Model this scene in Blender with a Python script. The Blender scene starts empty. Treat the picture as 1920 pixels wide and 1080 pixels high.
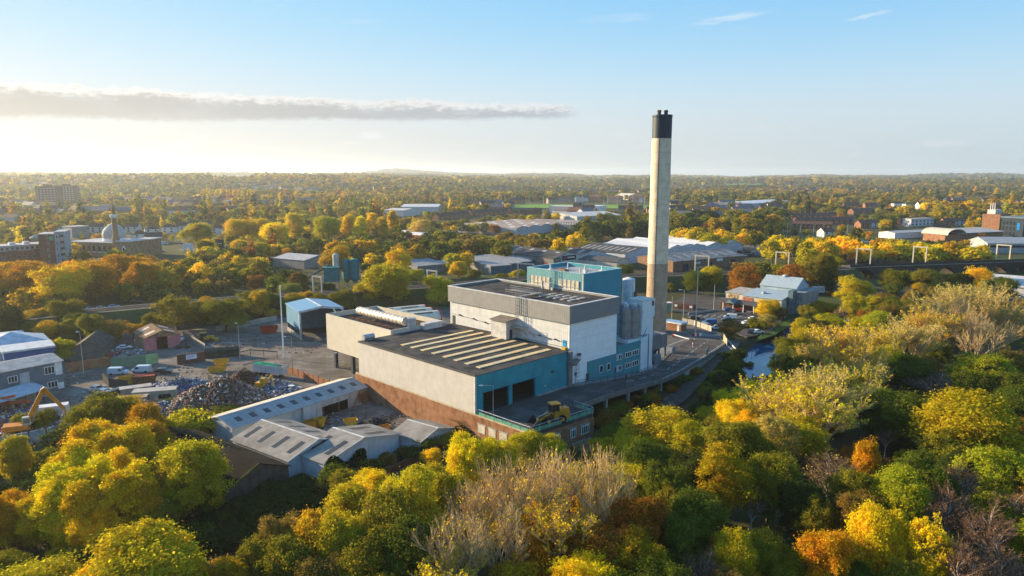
import bpy, math, random
import numpy as np
from mathutils import Vector, Matrix
S = bpy.context.scene
COL = S.collection
rng = np.random.default_rng(7)
random.seed(7)
R_ = math.radians
# ------------------------------------------------------------------ camera
CAM_H, CAM_F, CAM_P = 55.0, 1333.0, R_(9.04)
cam_d = bpy.data.cameras.new('camera')
cam = bpy.data.objects.new('camera', cam_d)
COL.objects.link(cam)
cam.location = (0, 0, CAM_H)
cam.rotation_euler = (math.pi / 2 - CAM_P, 0, 0)
cam_d.sensor_width = 36.0
cam_d.lens = CAM_F / 1920 * 36.0
cam_d.clip_start = 1.0
cam_d.clip_end = 40000.0
S.camera = cam
# ------------------------------------------------------------------ light and exposure
SUN_AZ, SUN_EL = R_(-65.0), R_(15.0)          # measured clockwise from +Y
SKY_STRENGTH, SUN_STRENGTH = 0.15, 2.9
S.view_settings.view_transform = 'Standard'
S.view_settings.look = 'None'
S.view_settings.exposure = 2.15
S.view_settings.gamma = 1.0
S.view_settings.use_curve_mapping = False
S.cycles.max_bounces = 10
S.cycles.diffuse_bounces = 7
S.cycles.glossy_bounces = 2
S.cycles.transmission_bounces = 7
S.cycles.volume_bounces = 1
S.cycles.transparent_max_bounces = 8
S.cycles.use_denoising = True
sun_d = bpy.data.lights.new('sun', 'SUN')
sun_d.energy = SUN_STRENGTH
sun_d.angle = R_(0.5)
sun_d.color = (1.0, 0.79, 0.49)
sun = bpy.data.objects.new('sun', sun_d)
COL.objects.link(sun)
sdir = Vector((math.sin(SUN_AZ) * math.cos(SUN_EL), math.cos(SUN_AZ) * math.cos(SUN_EL), math.sin(SUN_EL)))
sun.rotation_euler = sdir.to_track_quat('Z', 'Y').to_euler()
sun.location = sdir * 400
world = bpy.data.worlds.new('World')
S.world = world
world.use_nodes = True
class NT:
 """small helper to write node trees"""
 def __init__(s, tree):
  s.t = tree
  s.n = tree.nodes
  s.l = tree.links
 def node(s, typ, **k):
  n = s.n.new(typ)
  for a, b in k.items():
   setattr(n, a, b)
  return n
 def put(s, sock, v):
  if hasattr(v, 'is_output'):
   s.l.new(v, sock)
  elif v is not None:
   sock.default_value = v
 def math(s, op, a, b=None, c=None, clamp=False):
  n = s.node('ShaderNodeMath', operation=op, use_clamp=clamp)
  s.put(n.inputs[0], a)
  s.put(n.inputs[1], b)
  s.put(n.inputs[2], c)
  return n.outputs[0]
 def ramp(s, v, lo, hi, a=0.0, b=1.0, smooth=True):
  n = s.node('ShaderNodeMapRange', interpolation_type='SMOOTHSTEP' if smooth else 'LINEAR', clamp=True)
  s.put(n.inputs[0], v)
  for i, x in enumerate((lo, hi, a, b)):
   n.inputs[i + 1].default_value = x
  return n.outputs[0]
 def noise(s, vec, scale, detail=3.0, rough=0.55, dist=0.0):
  n = s.node('ShaderNodeTexNoise')
  if vec is not None:
   s.l.new(vec, n.inputs['Vector'])
  n.inputs['Scale'].default_value = scale
  n.inputs['Detail'].default_value = detail
  n.inputs['Roughness'].default_value = rough
  n.inputs['Distortion'].default_value = dist
  return n.outputs['Fac']
 def mapping(s, vec, scale=(1, 1, 1), loc=(0, 0, 0)):
  n = s.node('ShaderNodeMapping')
  s.l.new(vec, n.inputs['Vector'])
  n.inputs['Scale'].default_value = scale
  n.inputs['Location'].default_value = loc
  return n.outputs[0]
 def mix(s, f, a, b, mode='MIX'):
  n = s.node('ShaderNodeMix', data_type='RGBA', blend_type=mode)
  s.put(n.inputs[0], f)
  for sock, v in ((n.inputs[6], a), (n.inputs[7], b)):
   if isinstance(v, (tuple, list)):
    v = (*v[:3], 1.0)
   s.put(sock, v)
  return n.outputs[2]
 def sep(s, vec):
  n = s.node('ShaderNodeSeparateXYZ')
  s.l.new(vec, n.inputs[0])
  return n.outputs
 def comb(s, x, y, z):
  n = s.node('ShaderNodeCombineXYZ')
  for i, v in enumerate((x, y, z)):
   s.put(n.inputs[i], v)
  return n.outputs[0]
 def bump(s, h, strength=0.3, dist=0.1):
  n = s.node('ShaderNodeBump')
  s.put(n.inputs['Height'], h)
  n.inputs['Strength'].default_value = strength
  n.inputs['Distance'].default_value = dist
  return n.outputs[0]
# ------------------------------------------------------------------ sky: Nishita plus a low bank of evening cloud
def make_sky():
 w = NT(world.node_tree)
 bg = w.n['Background']
 sky = w.node('ShaderNodeTexSky', sky_type='NISHITA')
 sky.sun_disc = False
 sky.sun_elevation = SUN_EL
 sky.sun_rotation = SUN_AZ
 sky.altitude = 100
 sky.air_density = 1.0
 sky.dust_density = 0.3
 sky.ozone_density = 3.0
 tc = w.node('ShaderNodeTexCoord')
 d = tc.outputs['Generated']
 x, y, z = w.sep(d)
 az = w.math('MULTIPLY', w.math('ARCTAN2', x, y), 180 / math.pi)
 el = w.math('MULTIPLY', w.math('ARCSINE', z), 180 / math.pi)
 p = w.comb(w.math('MULTIPLY', az, 1.0), w.math('MULTIPLY', el, 2.6), 0.0)
 big = w.noise(p, 0.16, 5.0, 0.55)
 fine = w.noise(p, 1.35, 6.0, 0.62)
 puff = w.math('ADD', w.math('MULTIPLY', w.math('SUBTRACT', big, 0.5), 1.3), w.math('MULTIPLY', w.math('SUBTRACT', fine, 0.5), 1.25))
 top = w.ramp(az, -48.0, 5.6, 6.25, 5.5, smooth=False)
 bot = w.ramp(az, -48.0, 5.6, 3.3, 4.4, smooth=False)
 e_top = w.math('SUBTRACT', w.math('ADD', top, w.math('MULTIPLY', puff, 0.95)), el)
 e_bot = w.math('SUBTRACT', el, w.math('ADD', bot, w.math('MULTIPLY', puff, 0.5)))
 m = w.math('MULTIPLY', w.ramp(e_top, -0.02, 0.16), w.ramp(e_bot, -0.10, 0.35))
 m = w.math('MULTIPLY', m, w.ramp(az, 3.6, 5.6, 1.0, 0.0))
 m = w.math('MULTIPLY', m, w.ramp(az, -100.0, -80.0))
 shade = w.ramp(w.math('ADD', e_top, w.math('MULTIPLY', w.math('SUBTRACT', fine, 0.5), 0.8)), 0.10, 0.85)
 low_n = w.noise(w.mapping(p, (0.55, 1.1, 1), (3.1, 1.7, 0)), 0.42, 6.0, 0.6)
 low = w.math('MULTIPLY', w.ramp(low_n, 0.55, 0.74), w.ramp(el, 0.9, 1.8))
 low = w.math('MULTIPLY', low, w.ramp(el, 2.6, 4.3, 1.0, 0.0))
 low = w.math('MULTIPLY', low, w.ramp(az, -32.0, 20.0, 0.75, 0.4))
 wis = w.noise(w.mapping(p, (0.20, 1.0, 1), (8.4, 2.2, 0)), 1.0, 5.0, 0.6, 0.8)
 wm = w.noise(p, 0.085, 2.0)
 wisp = w.math('MULTIPLY', w.ramp(wis, 0.52, 0.80), w.ramp(wm, 0.52, 0.66))
 wisp = w.math('MULTIPLY', wisp, w.math('MULTIPLY', w.ramp(el, 9.5, 11.5, 0.0, 0.55), w.ramp(el, 40.0, 60.0, 1.0, 0.0)))
 K = 2.0 ** S.view_settings.exposure * SKY_STRENGTH
 warm = w.ramp(az, -60.0, 20.0)
 def streak(a0, e0, slope, la, le, amp):
  da = w.math('SUBTRACT', az, a0)
  de = w.math('SUBTRACT', w.math('SUBTRACT', el, e0), w.math('MULTIPLY', da, slope))
  q = w.math('ADD', w.math('POWER', w.math('DIVIDE', da, la), 2.0), w.math('POWER', w.math('DIVIDE', w.math('ADD', de, w.math('MULTIPLY', w.math('SUBTRACT', fine, 0.5), 0.5)), le), 2.0))
  return w.math('MULTIPLY', w.ramp(q, 0.0, 1.0, amp, 0.0), w.ramp(wis, 0.25, 0.6))
 for args in ((16.4, 11.3, 0.10, 3.4, 0.30, 0.42), (25.6, 10.8, 0.14, 1.8, 0.2, 0.36), (8.0, 11.6, 0.03, 3.5, 0.4, 0.2), (-11.0, 3.0, 0.0, 1.2, 0.4, 0.5)):
  wisp = w.math('MAXIMUM', wisp, streak(*args))
 def dsp(*c): return tuple(v * 0.3 / K for v in c)
 lit = w.mix(warm, dsp(3.5, 3.35, 3.1), dsp(2.7, 2.75, 2.8))
 dark = w.mix(warm, dsp(2.0, 1.84, 1.62), dsp(1.35, 1.55, 1.8))
 ccol = w.mix(shade, lit, dark)
 sk = w.node('ShaderNodeHueSaturation')
 def vm(op, a, b):
  n = w.node('ShaderNodeVectorMath', operation=op)
  for q, v in zip(n.inputs, (a, b)): w.put(q, v)
  return n.outputs[0]
 gm = w.node('ShaderNodeGamma')
 gm.inputs['Gamma'].default_value = 0.72
 w.l.new(sky.outputs[0], gm.inputs['Color'])
 w.l.new(gm.outputs[0], sk.inputs['Color'])
 sk.inputs['Saturation'].default_value = 1.25
 x_ = vm('MULTIPLY', sk.outputs[0], (K * 0.8, K * 0.93, K * 1.8))
 g2 = w.node('ShaderNodeGamma')
 g2.inputs['Gamma'].default_value = 0.5
 w.l.new(vm('ADD', vm('MULTIPLY', x_, x_), (1.0, 1.0, 1.0)), g2.inputs['Color'])
 x_ = vm('DIVIDE', x_, g2.outputs[0])
 x_ = vm('MULTIPLY', x_, w.mix(w.ramp(el, 2.0, 15.0), (1.0, 1.0, 1.0), (0.66, 0.89, 1.08)))
 off = w.math('ABSOLUTE', w.math('WRAP', w.math('SUBTRACT', az, math.degrees(SUN_AZ)), 180.0, -180.0))
 hz = w.mix(w.ramp(off, 18.0, 105.0, smooth=False), (0.80, 0.73, 0.64), (0.43, 0.62, 0.72))
 x_ = w.mix(w.ramp(el, -2.0, 8.5, 0.85, 0.0), x_, hz)
 skc = vm('DIVIDE', x_, (K * 1.03, K * 1.05, K * 1.08))
 c = w.mix(wisp, skc, dsp(3.0, 3.1, 3.2))
 c = w.mix(low, c, lit)
 c = w.mix(w.math('MULTIPLY', m, w.ramp(big, 0.3, 0.55, 0.72, 0.95)), c, ccol)
 w.l.new(c, bg.inputs['Color'])
 bg.inputs['Strength'].default_value = SKY_STRENGTH
make_sky()
# ------------------------------------------------------------------ pixel to place (only used to read positions off the survey picture)
_F = Vector((0, math.cos(CAM_P), -math.sin(CAM_P)))
_U = Vector((0, math.sin(CAM_P), math.cos(CAM_P)))
def G(u, v, z=0.0):
 d = _F + Vector((1, 0, 0)) * ((u - 960) / CAM_F) + _U * ((540 - v) / CAM_F)
 t = (z - CAM_H) / d.z
 return Vector((d.x * t, d.y * t, z))
def P(x, y, z):
 q = Vector((x, y, z - CAM_H))
 w = q.dot(_F)
 if w < 0.5:
  return (-9999, -9999, w)
 return (960 + CAM_F * q.x / w, 540 - CAM_F * q.dot(_U) / w, w)
class Frame:
 def __init__(s, x, y, deg):
  s.x, s.y, s.a = x, y, R_(deg)
  s.c, s.s = math.cos(s.a), math.sin(s.a)
 def W(s, a, b, z=0.0):
  return Vector((s.x + a * s.c - b * s.s, s.y + a * s.s + b * s.c, z))
 def L(s, p):
  dx, dy = p[0] - s.x, p[1] - s.y
  return (dx * s.c + dy * s.s, -dx * s.s + dy * s.c)
WORLD = Frame(0, 0, 0)
PLANT = Frame(-7.6, 141.3, 45.0)
BASE = {}
# ------------------------------------------------------------------ mesh builder
class MB:
 def __init__(s):
  s.v, s.f, s.m = [], [], []
 def add(s, vs, fs, mi=0):
  o = len(s.v)
  s.v += [tuple(p) for p in vs]
  s.f += [tuple(i + o for i in f) for f in fs]
  s.m += [mi] * len(fs)
  return s
 def box(s, x0, x1, y0, y1, z0, z1, mi=0):
  if x0 > x1: x0, x1 = x1, x0
  if y0 > y1: y0, y1 = y1, y0
  if z0 > z1: z0, z1 = z1, z0
  vs = [(x0, y0, z0), (x1, y0, z0), (x1, y1, z0), (x0, y1, z0), (x0, y0, z1), (x1, y0, z1), (x1, y1, z1), (x0, y1, z1)]
  return s.add(vs, [(0, 3, 2, 1), (4, 5, 6, 7), (0, 1, 5, 4), (1, 2, 6, 5), (2, 3, 7, 6), (3, 0, 4, 7)], mi)
 def hexa(s, vs, mi=0):
  return s.add(vs, [(0, 3, 2, 1), (4, 5, 6, 7), (0, 1, 5, 4), (1, 2, 6, 5), (2, 3, 7, 6), (3, 0, 4, 7)], mi)
 def quad(s, a, b, c, d, mi=0):
  return s.add([a, b, c, d], [(0, 1, 2, 3)], mi)
 def prism(s, pts, z0, z1, mi=0):
  n = len(pts)
  area = sum(pts[i][0] * pts[(i + 1) % n][1] - pts[(i + 1) % n][0] * pts[i][1] for i in range(n))
  if area < 0: pts = pts[::-1]
  vs = [(p[0], p[1], z0) for p in pts] + [(p[0], p[1], z1) for p in pts]
  fs = [tuple(range(n - 1, -1, -1)), tuple(range(n, 2 * n))] + [(i, (i + 1) % n, n + (i + 1) % n, n + i) for i in range(n)]
  return s.add(vs, fs, mi)
 def slab(s, a, b, c, d, th, mi=0):
  """a sloping sheet with its corners a..d on top and a thickness below"""
  t = Vector((0, 0, th))
  A = [Vector(p) for p in (a, b, c, d)]
  return s.hexa([p - t for p in A] + A, mi)
 def tube(s, p, q, r0, r1=None, n=6, mi=0, caps=True):
  p, q = Vector(p), Vector(q)
  r1 = r0 if r1 is None else r1
  d = q - p
  if d.length < 1e-6: return s
  d.normalize()
  u = d.cross(Vector((0, 0, 1)) if abs(d.z) < 0.9 else Vector((1, 0, 0))).normalized()
  w = d.cross(u)
  vs = []
  for c, r in ((p, r0), (q, r1)):
   for i in range(n):
    a = 2 * math.pi * i / n
    vs.append(c + u * (math.cos(a) * r) + w * (math.sin(a) * r))
  fs = [(i, i + n, (i + 1) % n + n, (i + 1) % n) for i in range(n)]
  if caps:
   fs += [tuple(range(n)), tuple(range(2 * n - 1, n - 1, -1))]
  return s.add(vs, fs, mi)
 def lathe(s, prof, n=16, mi=0, c=(0, 0)):
  vs, fs = [], []
  for r, z in prof:
   for i in range(n):
    a = 2 * math.pi * i / n
    vs.append((c[0] + r * math.cos(a), c[1] + r * math.sin(a), z))
  for k in range(len(prof) - 1):
   for i in range(n):
    j = (i + 1) % n
    fs.append((k * n + i, k * n + j, (k + 1) * n + j, (k + 1) * n + i))
  fs.append(tuple(range(n - 1, -1, -1)))
  fs.append(tuple(range((len(prof) - 1) * n, len(prof) * n)))
  return s.add(vs, fs, mi)
 def extrude_x(s, prof, x0, x1, mi=0):
  """profile of (y, z), counter-clockwise seen from +x, drawn out from x0 to x1"""
  n = len(prof)
  vs = [(x0, y, z) for y, z in prof] + [(x1, y, z) for y, z in prof]
  fs = [tuple(range(n - 1, -1, -1)), tuple(range(n, 2 * n))] + [(i, (i + 1) % n, n + (i + 1) % n, n + i) for i in range(n)]
  return s.add(vs, fs, mi)
 def extrude_y(s, prof, y0, y1, mi=0):
  n = len(prof)
  vs = [(x, y0, z) for x, z in prof] + [(x, y1, z) for x, z in prof]
  fs = [tuple(range(n)), tuple(range(2 * n - 1, n - 1, -1))] + [(i, n + i, n + (i + 1) % n, (i + 1) % n) for i in range(n)]
  return s.add(vs, fs, mi)
 def mesh(s, name, mats, off=(0, 0, 0)):
  me = bpy.data.meshes.new(name)
  ox, oy, oz = off
  me.from_pydata([(a - ox, b - oy, c - oz) for a, b, c in s.v], [], s.f)
  for m in (mats if isinstance(mats, (list, tuple)) else [mats]):
   me.materials.append(m)
  if any(s.m):
   me.polygons.foreach_set('material_index', s.m)
  me.update()
  return me
LABELS = {}
def props(o, label=None, cat=None, group=None, kind=None):
 if label:
  o['label'] = label
  LABELS.setdefault(label, []).append(o.name)
 if cat: o['category'] = cat
 if group: o['group'] = group
 if kind: o['kind'] = kind
 return o
def thing(name, label, cat, frame=WORLD, base=(0, 0, 0), rot=0.0, group=None):
 """an Empty at the base of a thing; its parts are given in the frame's own coordinates"""
 o = bpy.data.objects.new(name, None)
 COL.objects.link(o)
 o.empty_display_size = 0.5
 o.location = frame.W(*base)
 o.rotation_euler = (0, 0, frame.a + rot)
 BASE[o.name] = base
 return props(o, label, cat, group)
def part(name, mb, mats, parent=None, label=None, kind=None, root=None):
 r = root or parent
 while r is not None and r.name not in BASE:
  r = r.parent
 me = mb.mesh(name, mats, BASE[r.name] if r else (0, 0, 0))
 o = bpy.data.objects.new(name, me)
 COL.objects.link(o)
 if parent: o.parent = parent
 if label: o['label'] = label
 if kind: o['kind'] = kind
 return o
def share(name, me, parent, loc=(0, 0, 0), rot=(0, 0, 0), scale=(1, 1, 1)):
 o = bpy.data.objects.new(name, me)
 COL.objects.link(o)
 o.parent = parent
 o.location, o.rotation_euler, o.scale = loc, rot, scale
 return o
def solo(name, mb, mats, label, cat, base=(0, 0, 0), frame=WORLD, group=None):
 """a thing that is one mesh"""
 me = mb.mesh(name, mats, base)
 o = bpy.data.objects.new(name, me)
 COL.objects.link(o)
 o.location = frame.W(*base)
 o.rotation_euler = (0, 0, frame.a)
 return props(o, label, cat, group)
def setting(name, mb, mats, label, kind='structure', frame=WORLD):
 me = mb.mesh(name, mats)
 o = bpy.data.objects.new(name, me)
 COL.objects.link(o)
 o.location = frame.W(0, 0, 0)
 o.rotation_euler = (0, 0, frame.a)
 return props(o, label, None, None, kind)
def copy_tree(o, parent=None):
 c = o.copy()
 COL.objects.link(c)
 if parent is not None: c.parent = parent
 if o.name in BASE: BASE[c.name] = BASE[o.name]
 for ch in list(o.children):
  copy_tree(ch, c)
 return c
# ------------------------------------------------------------------ materials
MATS = {}
def mat(name, col, rough=0.75, var=0.18, scale=0.6, dirt=0.0, dirt_col=(0.08, 0.065, 0.05), corr=0.0, corr_axis='XY', metal=0.0,
  seam=0.0, bump=0.0, seam_v=0.0, spots=0.0, spot_col=(0.6, 0.6, 0.58), streak_scale=1.2, fleck=0.0, alpha_col=None):
 """painted or weathered surface: colour drift, vertical run-off stains, ribs, sheet joints, flecks of wear"""
 if name in MATS: return MATS[name]
 m = bpy.data.materials.new(name)
 m.use_nodes = True
 t = NT(m.node_tree)
 b = t.n['Principled BSDF']
 tc = t.node('ShaderNodeTexCoord')
 o = tc.outputs['Object']
 x, y, z = t.sep(o)
 h = t.math('ADD', x, y) if corr_axis == 'XY' else (x if corr_axis == 'X' else y)
 n1 = t.noise(o, scale, 4.0, 0.6)
 c = t.mix(t.ramp(n1, 0.3, 0.7), tuple(v * (1 - var) for v in col), tuple(min(1, v * (1 + var)) for v in col))
 if fleck > 0:
  n3 = t.noise(o, 6.0, 2.0, 0.7)
  c = t.mix(t.math('MULTIPLY', t.ramp(n3, 0.45, 0.75), fleck), c, tuple(v * 0.45 for v in col))
 if alpha_col is not None:
  n5 = t.noise(t.mapping(o, (1, 1, 1), (17, 3, 5)), scale * 0.5, 5.0, 0.65)
  c = t.mix(t.ramp(n5, 0.48, 0.62), c, alpha_col)
 if dirt > 0:
  sv = t.comb(t.math('MULTIPLY', h, streak_scale), t.math('MULTIPLY', z, 0.09), t.math('MULTIPLY', t.math('SUBTRACT', x, y), 0.2))
  n2 = t.noise(sv, 1.0, 5.0, 0.65)
  n4 = t.noise(o, 0.22, 3.0)
  f = t.math('MULTIPLY', t.ramp(n2, 0.44, 0.80), t.ramp(n4, 0.3, 0.65))
  c = t.mix(t.math('MULTIPLY', f, dirt), c, dirt_col)
 if spots > 0:
  n6 = t.noise(t.mapping(o, (1, 1, 1), (7, 13, 2)), 1.1, 4.0, 0.75)
  c = t.mix(t.math('MULTIPLY', t.ramp(n6, 0.60, 0.64), spots), c, spot_col)
 hgt = None
 if corr > 0:
  hgt = t.math('SINE', t.math('MULTIPLY', h, 2 * math.pi / corr))
  c = t.mix(t.math('MULTIPLY', t.ramp(hgt, -1.0, -0.55, 1.0, 0.0), 0.12), c, tuple(v * 0.55 for v in col))
 if seam > 0:
  fr = t.math('FRACT', t.math('DIVIDE', z, seam))
  c = t.mix(t.math('MULTIPLY', t.math('LESS_THAN', fr, 0.06 / seam), 0.45), c, tuple(v * 0.35 for v in col))
 if seam_v > 0:
  fr = t.math('FRACT', t.math('DIVIDE', h, seam_v))
  c = t.mix(t.math('MULTIPLY', t.math('LESS_THAN', fr, 0.07 / seam_v), 0.4), c, tuple(v * 0.4 for v in col))
 t.l.new(c, b.inputs['Base Color'])
 b.inputs['Roughness'].default_value = rough
 b.inputs['Metallic'].default_value = metal
 b.inputs['Specular IOR Level'].default_value = 0.3 if rough < 0.6 else 0.06
 if hgt is not None:
  t.l.new(t.bump(hgt, 0.3, 0.03), b.inputs['Normal'])
 elif bump > 0:
  t.l.new(t.bump(t.noise(o, 3.0, 5.0, 0.7), bump, 0.15), b.inputs['Normal'])
 MATS[name] = m
 return m
def brick_mat(name, c1, c2, mortar, scale=1.0):
 if name in MATS: return MATS[name]
 m = bpy.data.materials.new(name)
 m.use_nodes = True
 t = NT(m.node_tree)
 b = t.n['Principled BSDF']
 o = t.node('ShaderNodeTexCoord').outputs['Object']
 x, y, z = t.sep(o)
 vec = t.comb(t.math('ADD', x, y), z, 0.0)
 br = t.node('ShaderNodeTexBrick')
 t.l.new(vec, br.inputs['Vector'])
 br.inputs['Color1'].default_value = (*c1, 1)
 br.inputs['Color2'].default_value = (*c2, 1)
 br.inputs['Mortar'].default_value = (*mortar, 1)
 br.inputs['Scale'].default_value = scale
 br.inputs['Mortar Size'].default_value = 0.010
 br.inputs['Brick Width'].default_value = 0.23
 br.inputs['Row Height'].default_value = 0.075
 n = t.noise(o, 0.5, 5.0, 0.65)
 c = t.mix(t.ramp(n, 0.35, 0.72), br.outputs['Color'], tuple(v * 0.55 for v in c1), 'MIX')
 n2 = t.noise(t.mapping(o, (1, 1, 0.15)), 0.9, 4.0, 0.6)
 c = t.mix(t.math('MULTIPLY', t.ramp(n2, 0.52, 0.75), 0.5), c, (0.05, 0.04, 0.03))
 t.l.new(c, b.inputs['Base Color'])
 b.inputs['Roughness'].default_value = 0.9
 b.inputs['Specular IOR Level'].default_value = 0.06
 MATS[name] = m
 return m
def glass_mat(name='window_glass', col=(0.02, 0.025, 0.03)):
 if name in MATS: return MATS[name]
 m = bpy.data.materials.new(name)
 m.use_nodes = True
 b = m.node_tree.nodes['Principled BSDF']
 b.inputs['Base Color'].default_value = (*col, 1)
 b.inputs['Roughness'].default_value = 0.08
 MATS[name] = m
 return m
WHITE = mat('white_paint', (0.72, 0.72, 0.70), dirt=0.3)
DARKMETAL = mat('dark_metal', (0.05, 0.052, 0.055), rough=0.5)
GALV = mat('galvanised_steel', (0.36, 0.37, 0.38), rough=0.45, metal=0.4)
GLASS = glass_mat()
CONCRETE = mat('concrete', (0.30, 0.285, 0.26), dirt=0.5, bump=0.2)
BLACK = mat('black_rubber', (0.018, 0.018, 0.018), rough=0.8)
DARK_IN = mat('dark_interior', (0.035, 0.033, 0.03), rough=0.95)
RUST = mat('rusty_steel', (0.17, 0.075, 0.035), rough=0.9, var=0.4, scale=1.6, alpha_col=(0.08, 0.05, 0.035))
BRICK = brick_mat('red_brick', (0.36, 0.155, 0.07), (0.29, 0.12, 0.055), (0.30, 0.24, 0.18))
BRICK_DARK = brick_mat('dark_red_brick', (0.15, 0.062, 0.045), (0.12, 0.05, 0.038), (0.14, 0.12, 0.1))
# ------------------------------------------------------------------ the ground
CANAL_PX = [(1700, 585), (1560, 606), (1475, 625), (1440, 655), (1412, 695), (1385, 745), (1335, 800), (1285, 855), (1190, 915), (1000, 965), (800, 1000), (600, 1035), (440, 1065), (280, 1120), (60, 1210)]
CANAL_Z = -2.6
CANAL = [G(u, v, CANAL_Z).to_2d() for u, v in CANAL_PX]
CANAL_A = np.array([(p.x, p.y) for p in CANAL])
def seg_dist(x, y, poly):
 x, y = np.asarray(x, float), np.asarray(y, float)
 best = np.full(x.shape, 1e9)
 for (x0, y0), (x1, y1) in zip(poly[:-1], poly[1:]):
  dx, dy = x1 - x0, y1 - y0
  t = np.clip(((x - x0) * dx + (y - y0) * dy) / (dx * dx + dy * dy), 0, 1)
  best = np.minimum(best, np.hypot(x - x0 - t * dx, y - y0 - t * dy))
 return best
def sst(a, b, x):
 t = np.clip((x - a) / (b - a), 0, 1)
 return t * t * (3 - 2 * t)
def terrain(x, y):
 x, y = np.asarray(x, float), np.asarray(y, float)
 d = np.hypot(x, y)
 az = np.degrees(np.arctan2(x, y))
 h = np.zeros(x.shape)
 left = 1 - sst(-14, 6, az)
 h += left * 40 * sst(1500, 3000, d) * (0.9 + 0.1 * np.sin(x * 0.004))
 h += (1 - left) * 14 * sst(2200, 4500, d)
 h += sst(5200, 8500, d) * (16 + 10 * np.sin(az * 0.21 + 1.0) + 8 * np.sin(az * 0.63) + 4 * np.sin(az * 1.7)) * (1 - 0.75 * left)
 h += left * sst(5200, 9000, d) * (14 + 10 * np.sin(az * 0.5))
 h += 48 * np.exp(-((az + 9.3) / 2.0) ** 2) * sst(8200, 11000, d) + 32 * np.exp(-((az + 6.0) / 6.0) ** 2) * sst(8200, 11000, d)
 h += sst(520, 900, d) * 1.2 * np.sin(x * 0.011 + 1) * np.sin(y * 0.009)
 h *= 1.0
 cd = seg_dist(x, y, CANAL_A)
 near = sst(17.0, 5.8, cd)
 h = h * (1 - near) + near * (-1.3)
 h = h - sst(6.0, 4.4, cd) * 3.0
 return h
def tz(x, y):
 return float(terrain(np.array([x]), np.array([y]))[0])
def geo(a, b, step0, k):
 out, s, p = [], step0, a
 while p < b:
  p += s
  out.append(p)
  s *= k
 return out
def ground_mat():
 m = bpy.data.materials.new('grass_and_earth')
 m.use_nodes = True
 t = NT(m.node_tree)
 b = t.n['Principled BSDF']
 o = t.node('ShaderNodeTexCoord').outputs['Object']
 n1 = t.noise(o, 0.09, 5.0, 0.6)
 n2 = t.noise(o, 0.012, 4.0, 0.55)
 n3 = t.noise(o, 0.9, 4.0, 0.7)
 c = t.mix(t.ramp(n1, 0.38, 0.62), (0.040, 0.052, 0.016), (0.075, 0.058, 0.028))
 c = t.mix(t.ramp(n2, 0.45, 0.6), c, (0.058, 0.075, 0.022))
 c = t.mix(t.math('MULTIPLY', t.ramp(n3, 0.5, 0.72), 0.6), c, (0.10, 0.068, 0.025))
 t.l.new(c, b.inputs['Base Color'])
 b.inputs['Roughness'].default_value = 1.0
 b.inputs['Specular IOR Level'].default_value = 0.1
 t.l.new(t.bump(n3, 0.5, 0.3), b.inputs['Normal'])
 return m
def make_ground():
 xs = list(np.arange(-135, 160.1, 2.2))
 xs = [-p for p in reversed(geo(135, 16000, 2.5, 1.09))] + xs + geo(160, 16000, 2.5, 1.09)
 ys = list(np.arange(50, 330.1, 2.2))
 ys = [-p for p in reversed(geo(-50, 12000, 6, 1.25))] + ys + geo(330, 16500, 2.6, 1.055)
 X, Y = np.meshgrid(np.array(xs), np.array(ys))
 Z = terrain(X, Y)
 nx, ny = len(xs), len(ys)
 V = np.stack([X, Y, Z], -1).reshape(-1, 3)
 i = np.arange(nx * ny).reshape(ny, nx)
 Fq = np.stack([i[:-1, :-1], i[:-1, 1:], i[1:, 1:], i[1:, :-1]], -1).reshape(-1, 4)
 me = bpy.data.meshes.new('ground')
 np_mesh(me, V, Fq)
 me.materials.append(ground_mat())
 me.polygons.foreach_set('use_smooth', np.ones(len(Fq), bool))
 o = bpy.data.objects.new('ground', me)
 COL.objects.link(o)
 props(o, 'rolling grass and earth ground running to the horizon', None, None, 'structure')
def np_mesh(me, V, Fq):
 """quads or triangles from arrays, quickly"""
 k = Fq.shape[1]
 me.vertices.add(len(V))
 me.vertices.foreach_set('co', np.ascontiguousarray(V, dtype=np.float32).ravel())
 me.loops.add(Fq.size)
 me.loops.foreach_set('vertex_index', np.ascontiguousarray(Fq, dtype=np.int32).ravel())
 me.polygons.add(len(Fq))
 me.polygons.foreach_set('loop_start', np.arange(0, Fq.size, k, dtype=np.int32))
 me.polygons.foreach_set('loop_total', np.full(len(Fq), k, dtype=np.int32))
 me.update(calc_edges=True)
make_ground()
def strip(pts, half, z):
 """a ribbon along pts with half width(s) half"""
 mb = MB()
 n = len(pts)
 L, Rr = [], []
 for i, p in enumerate(pts):
  a, b = pts[max(i - 1, 0)], pts[min(i + 1, n - 1)]
  d = Vector((b[0] - a[0], b[1] - a[1])).normalized()
  nrm = Vector((-d.y, d.x))
  h = half[i] if isinstance(half, (list, tuple)) else half
  zz = z[i] if isinstance(z, (list, tuple)) else z
  L.append((p[0] + nrm.x * h, p[1] + nrm.y * h, zz))
  Rr.append((p[0] - nrm.x * h, p[1] - nrm.y * h, zz))
 for i in range(n - 1):
  mb.quad(Rr[i], Rr[i + 1], L[i + 1], L[i])
 return mb
def smooth_path(pts, k=4):
 out = []
 n = len(pts)
 for i in range(n - 1):
  p0, p1, p2, p3 = [Vector(pts[max(0, min(n - 1, j))]) for j in (i - 1, i, i + 1, i + 2)]
  for q in range(k):
   t = q / k
   out.append(0.5 * ((2 * p1) + (p2 - p0) * t + (2 * p0 - 5 * p1 + 4 * p2 - p3) * t * t + (3 * p1 - p0 - 3 * p2 + p3) * t ** 3))
 out.append(Vector(pts[-1]))
 return out
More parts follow.
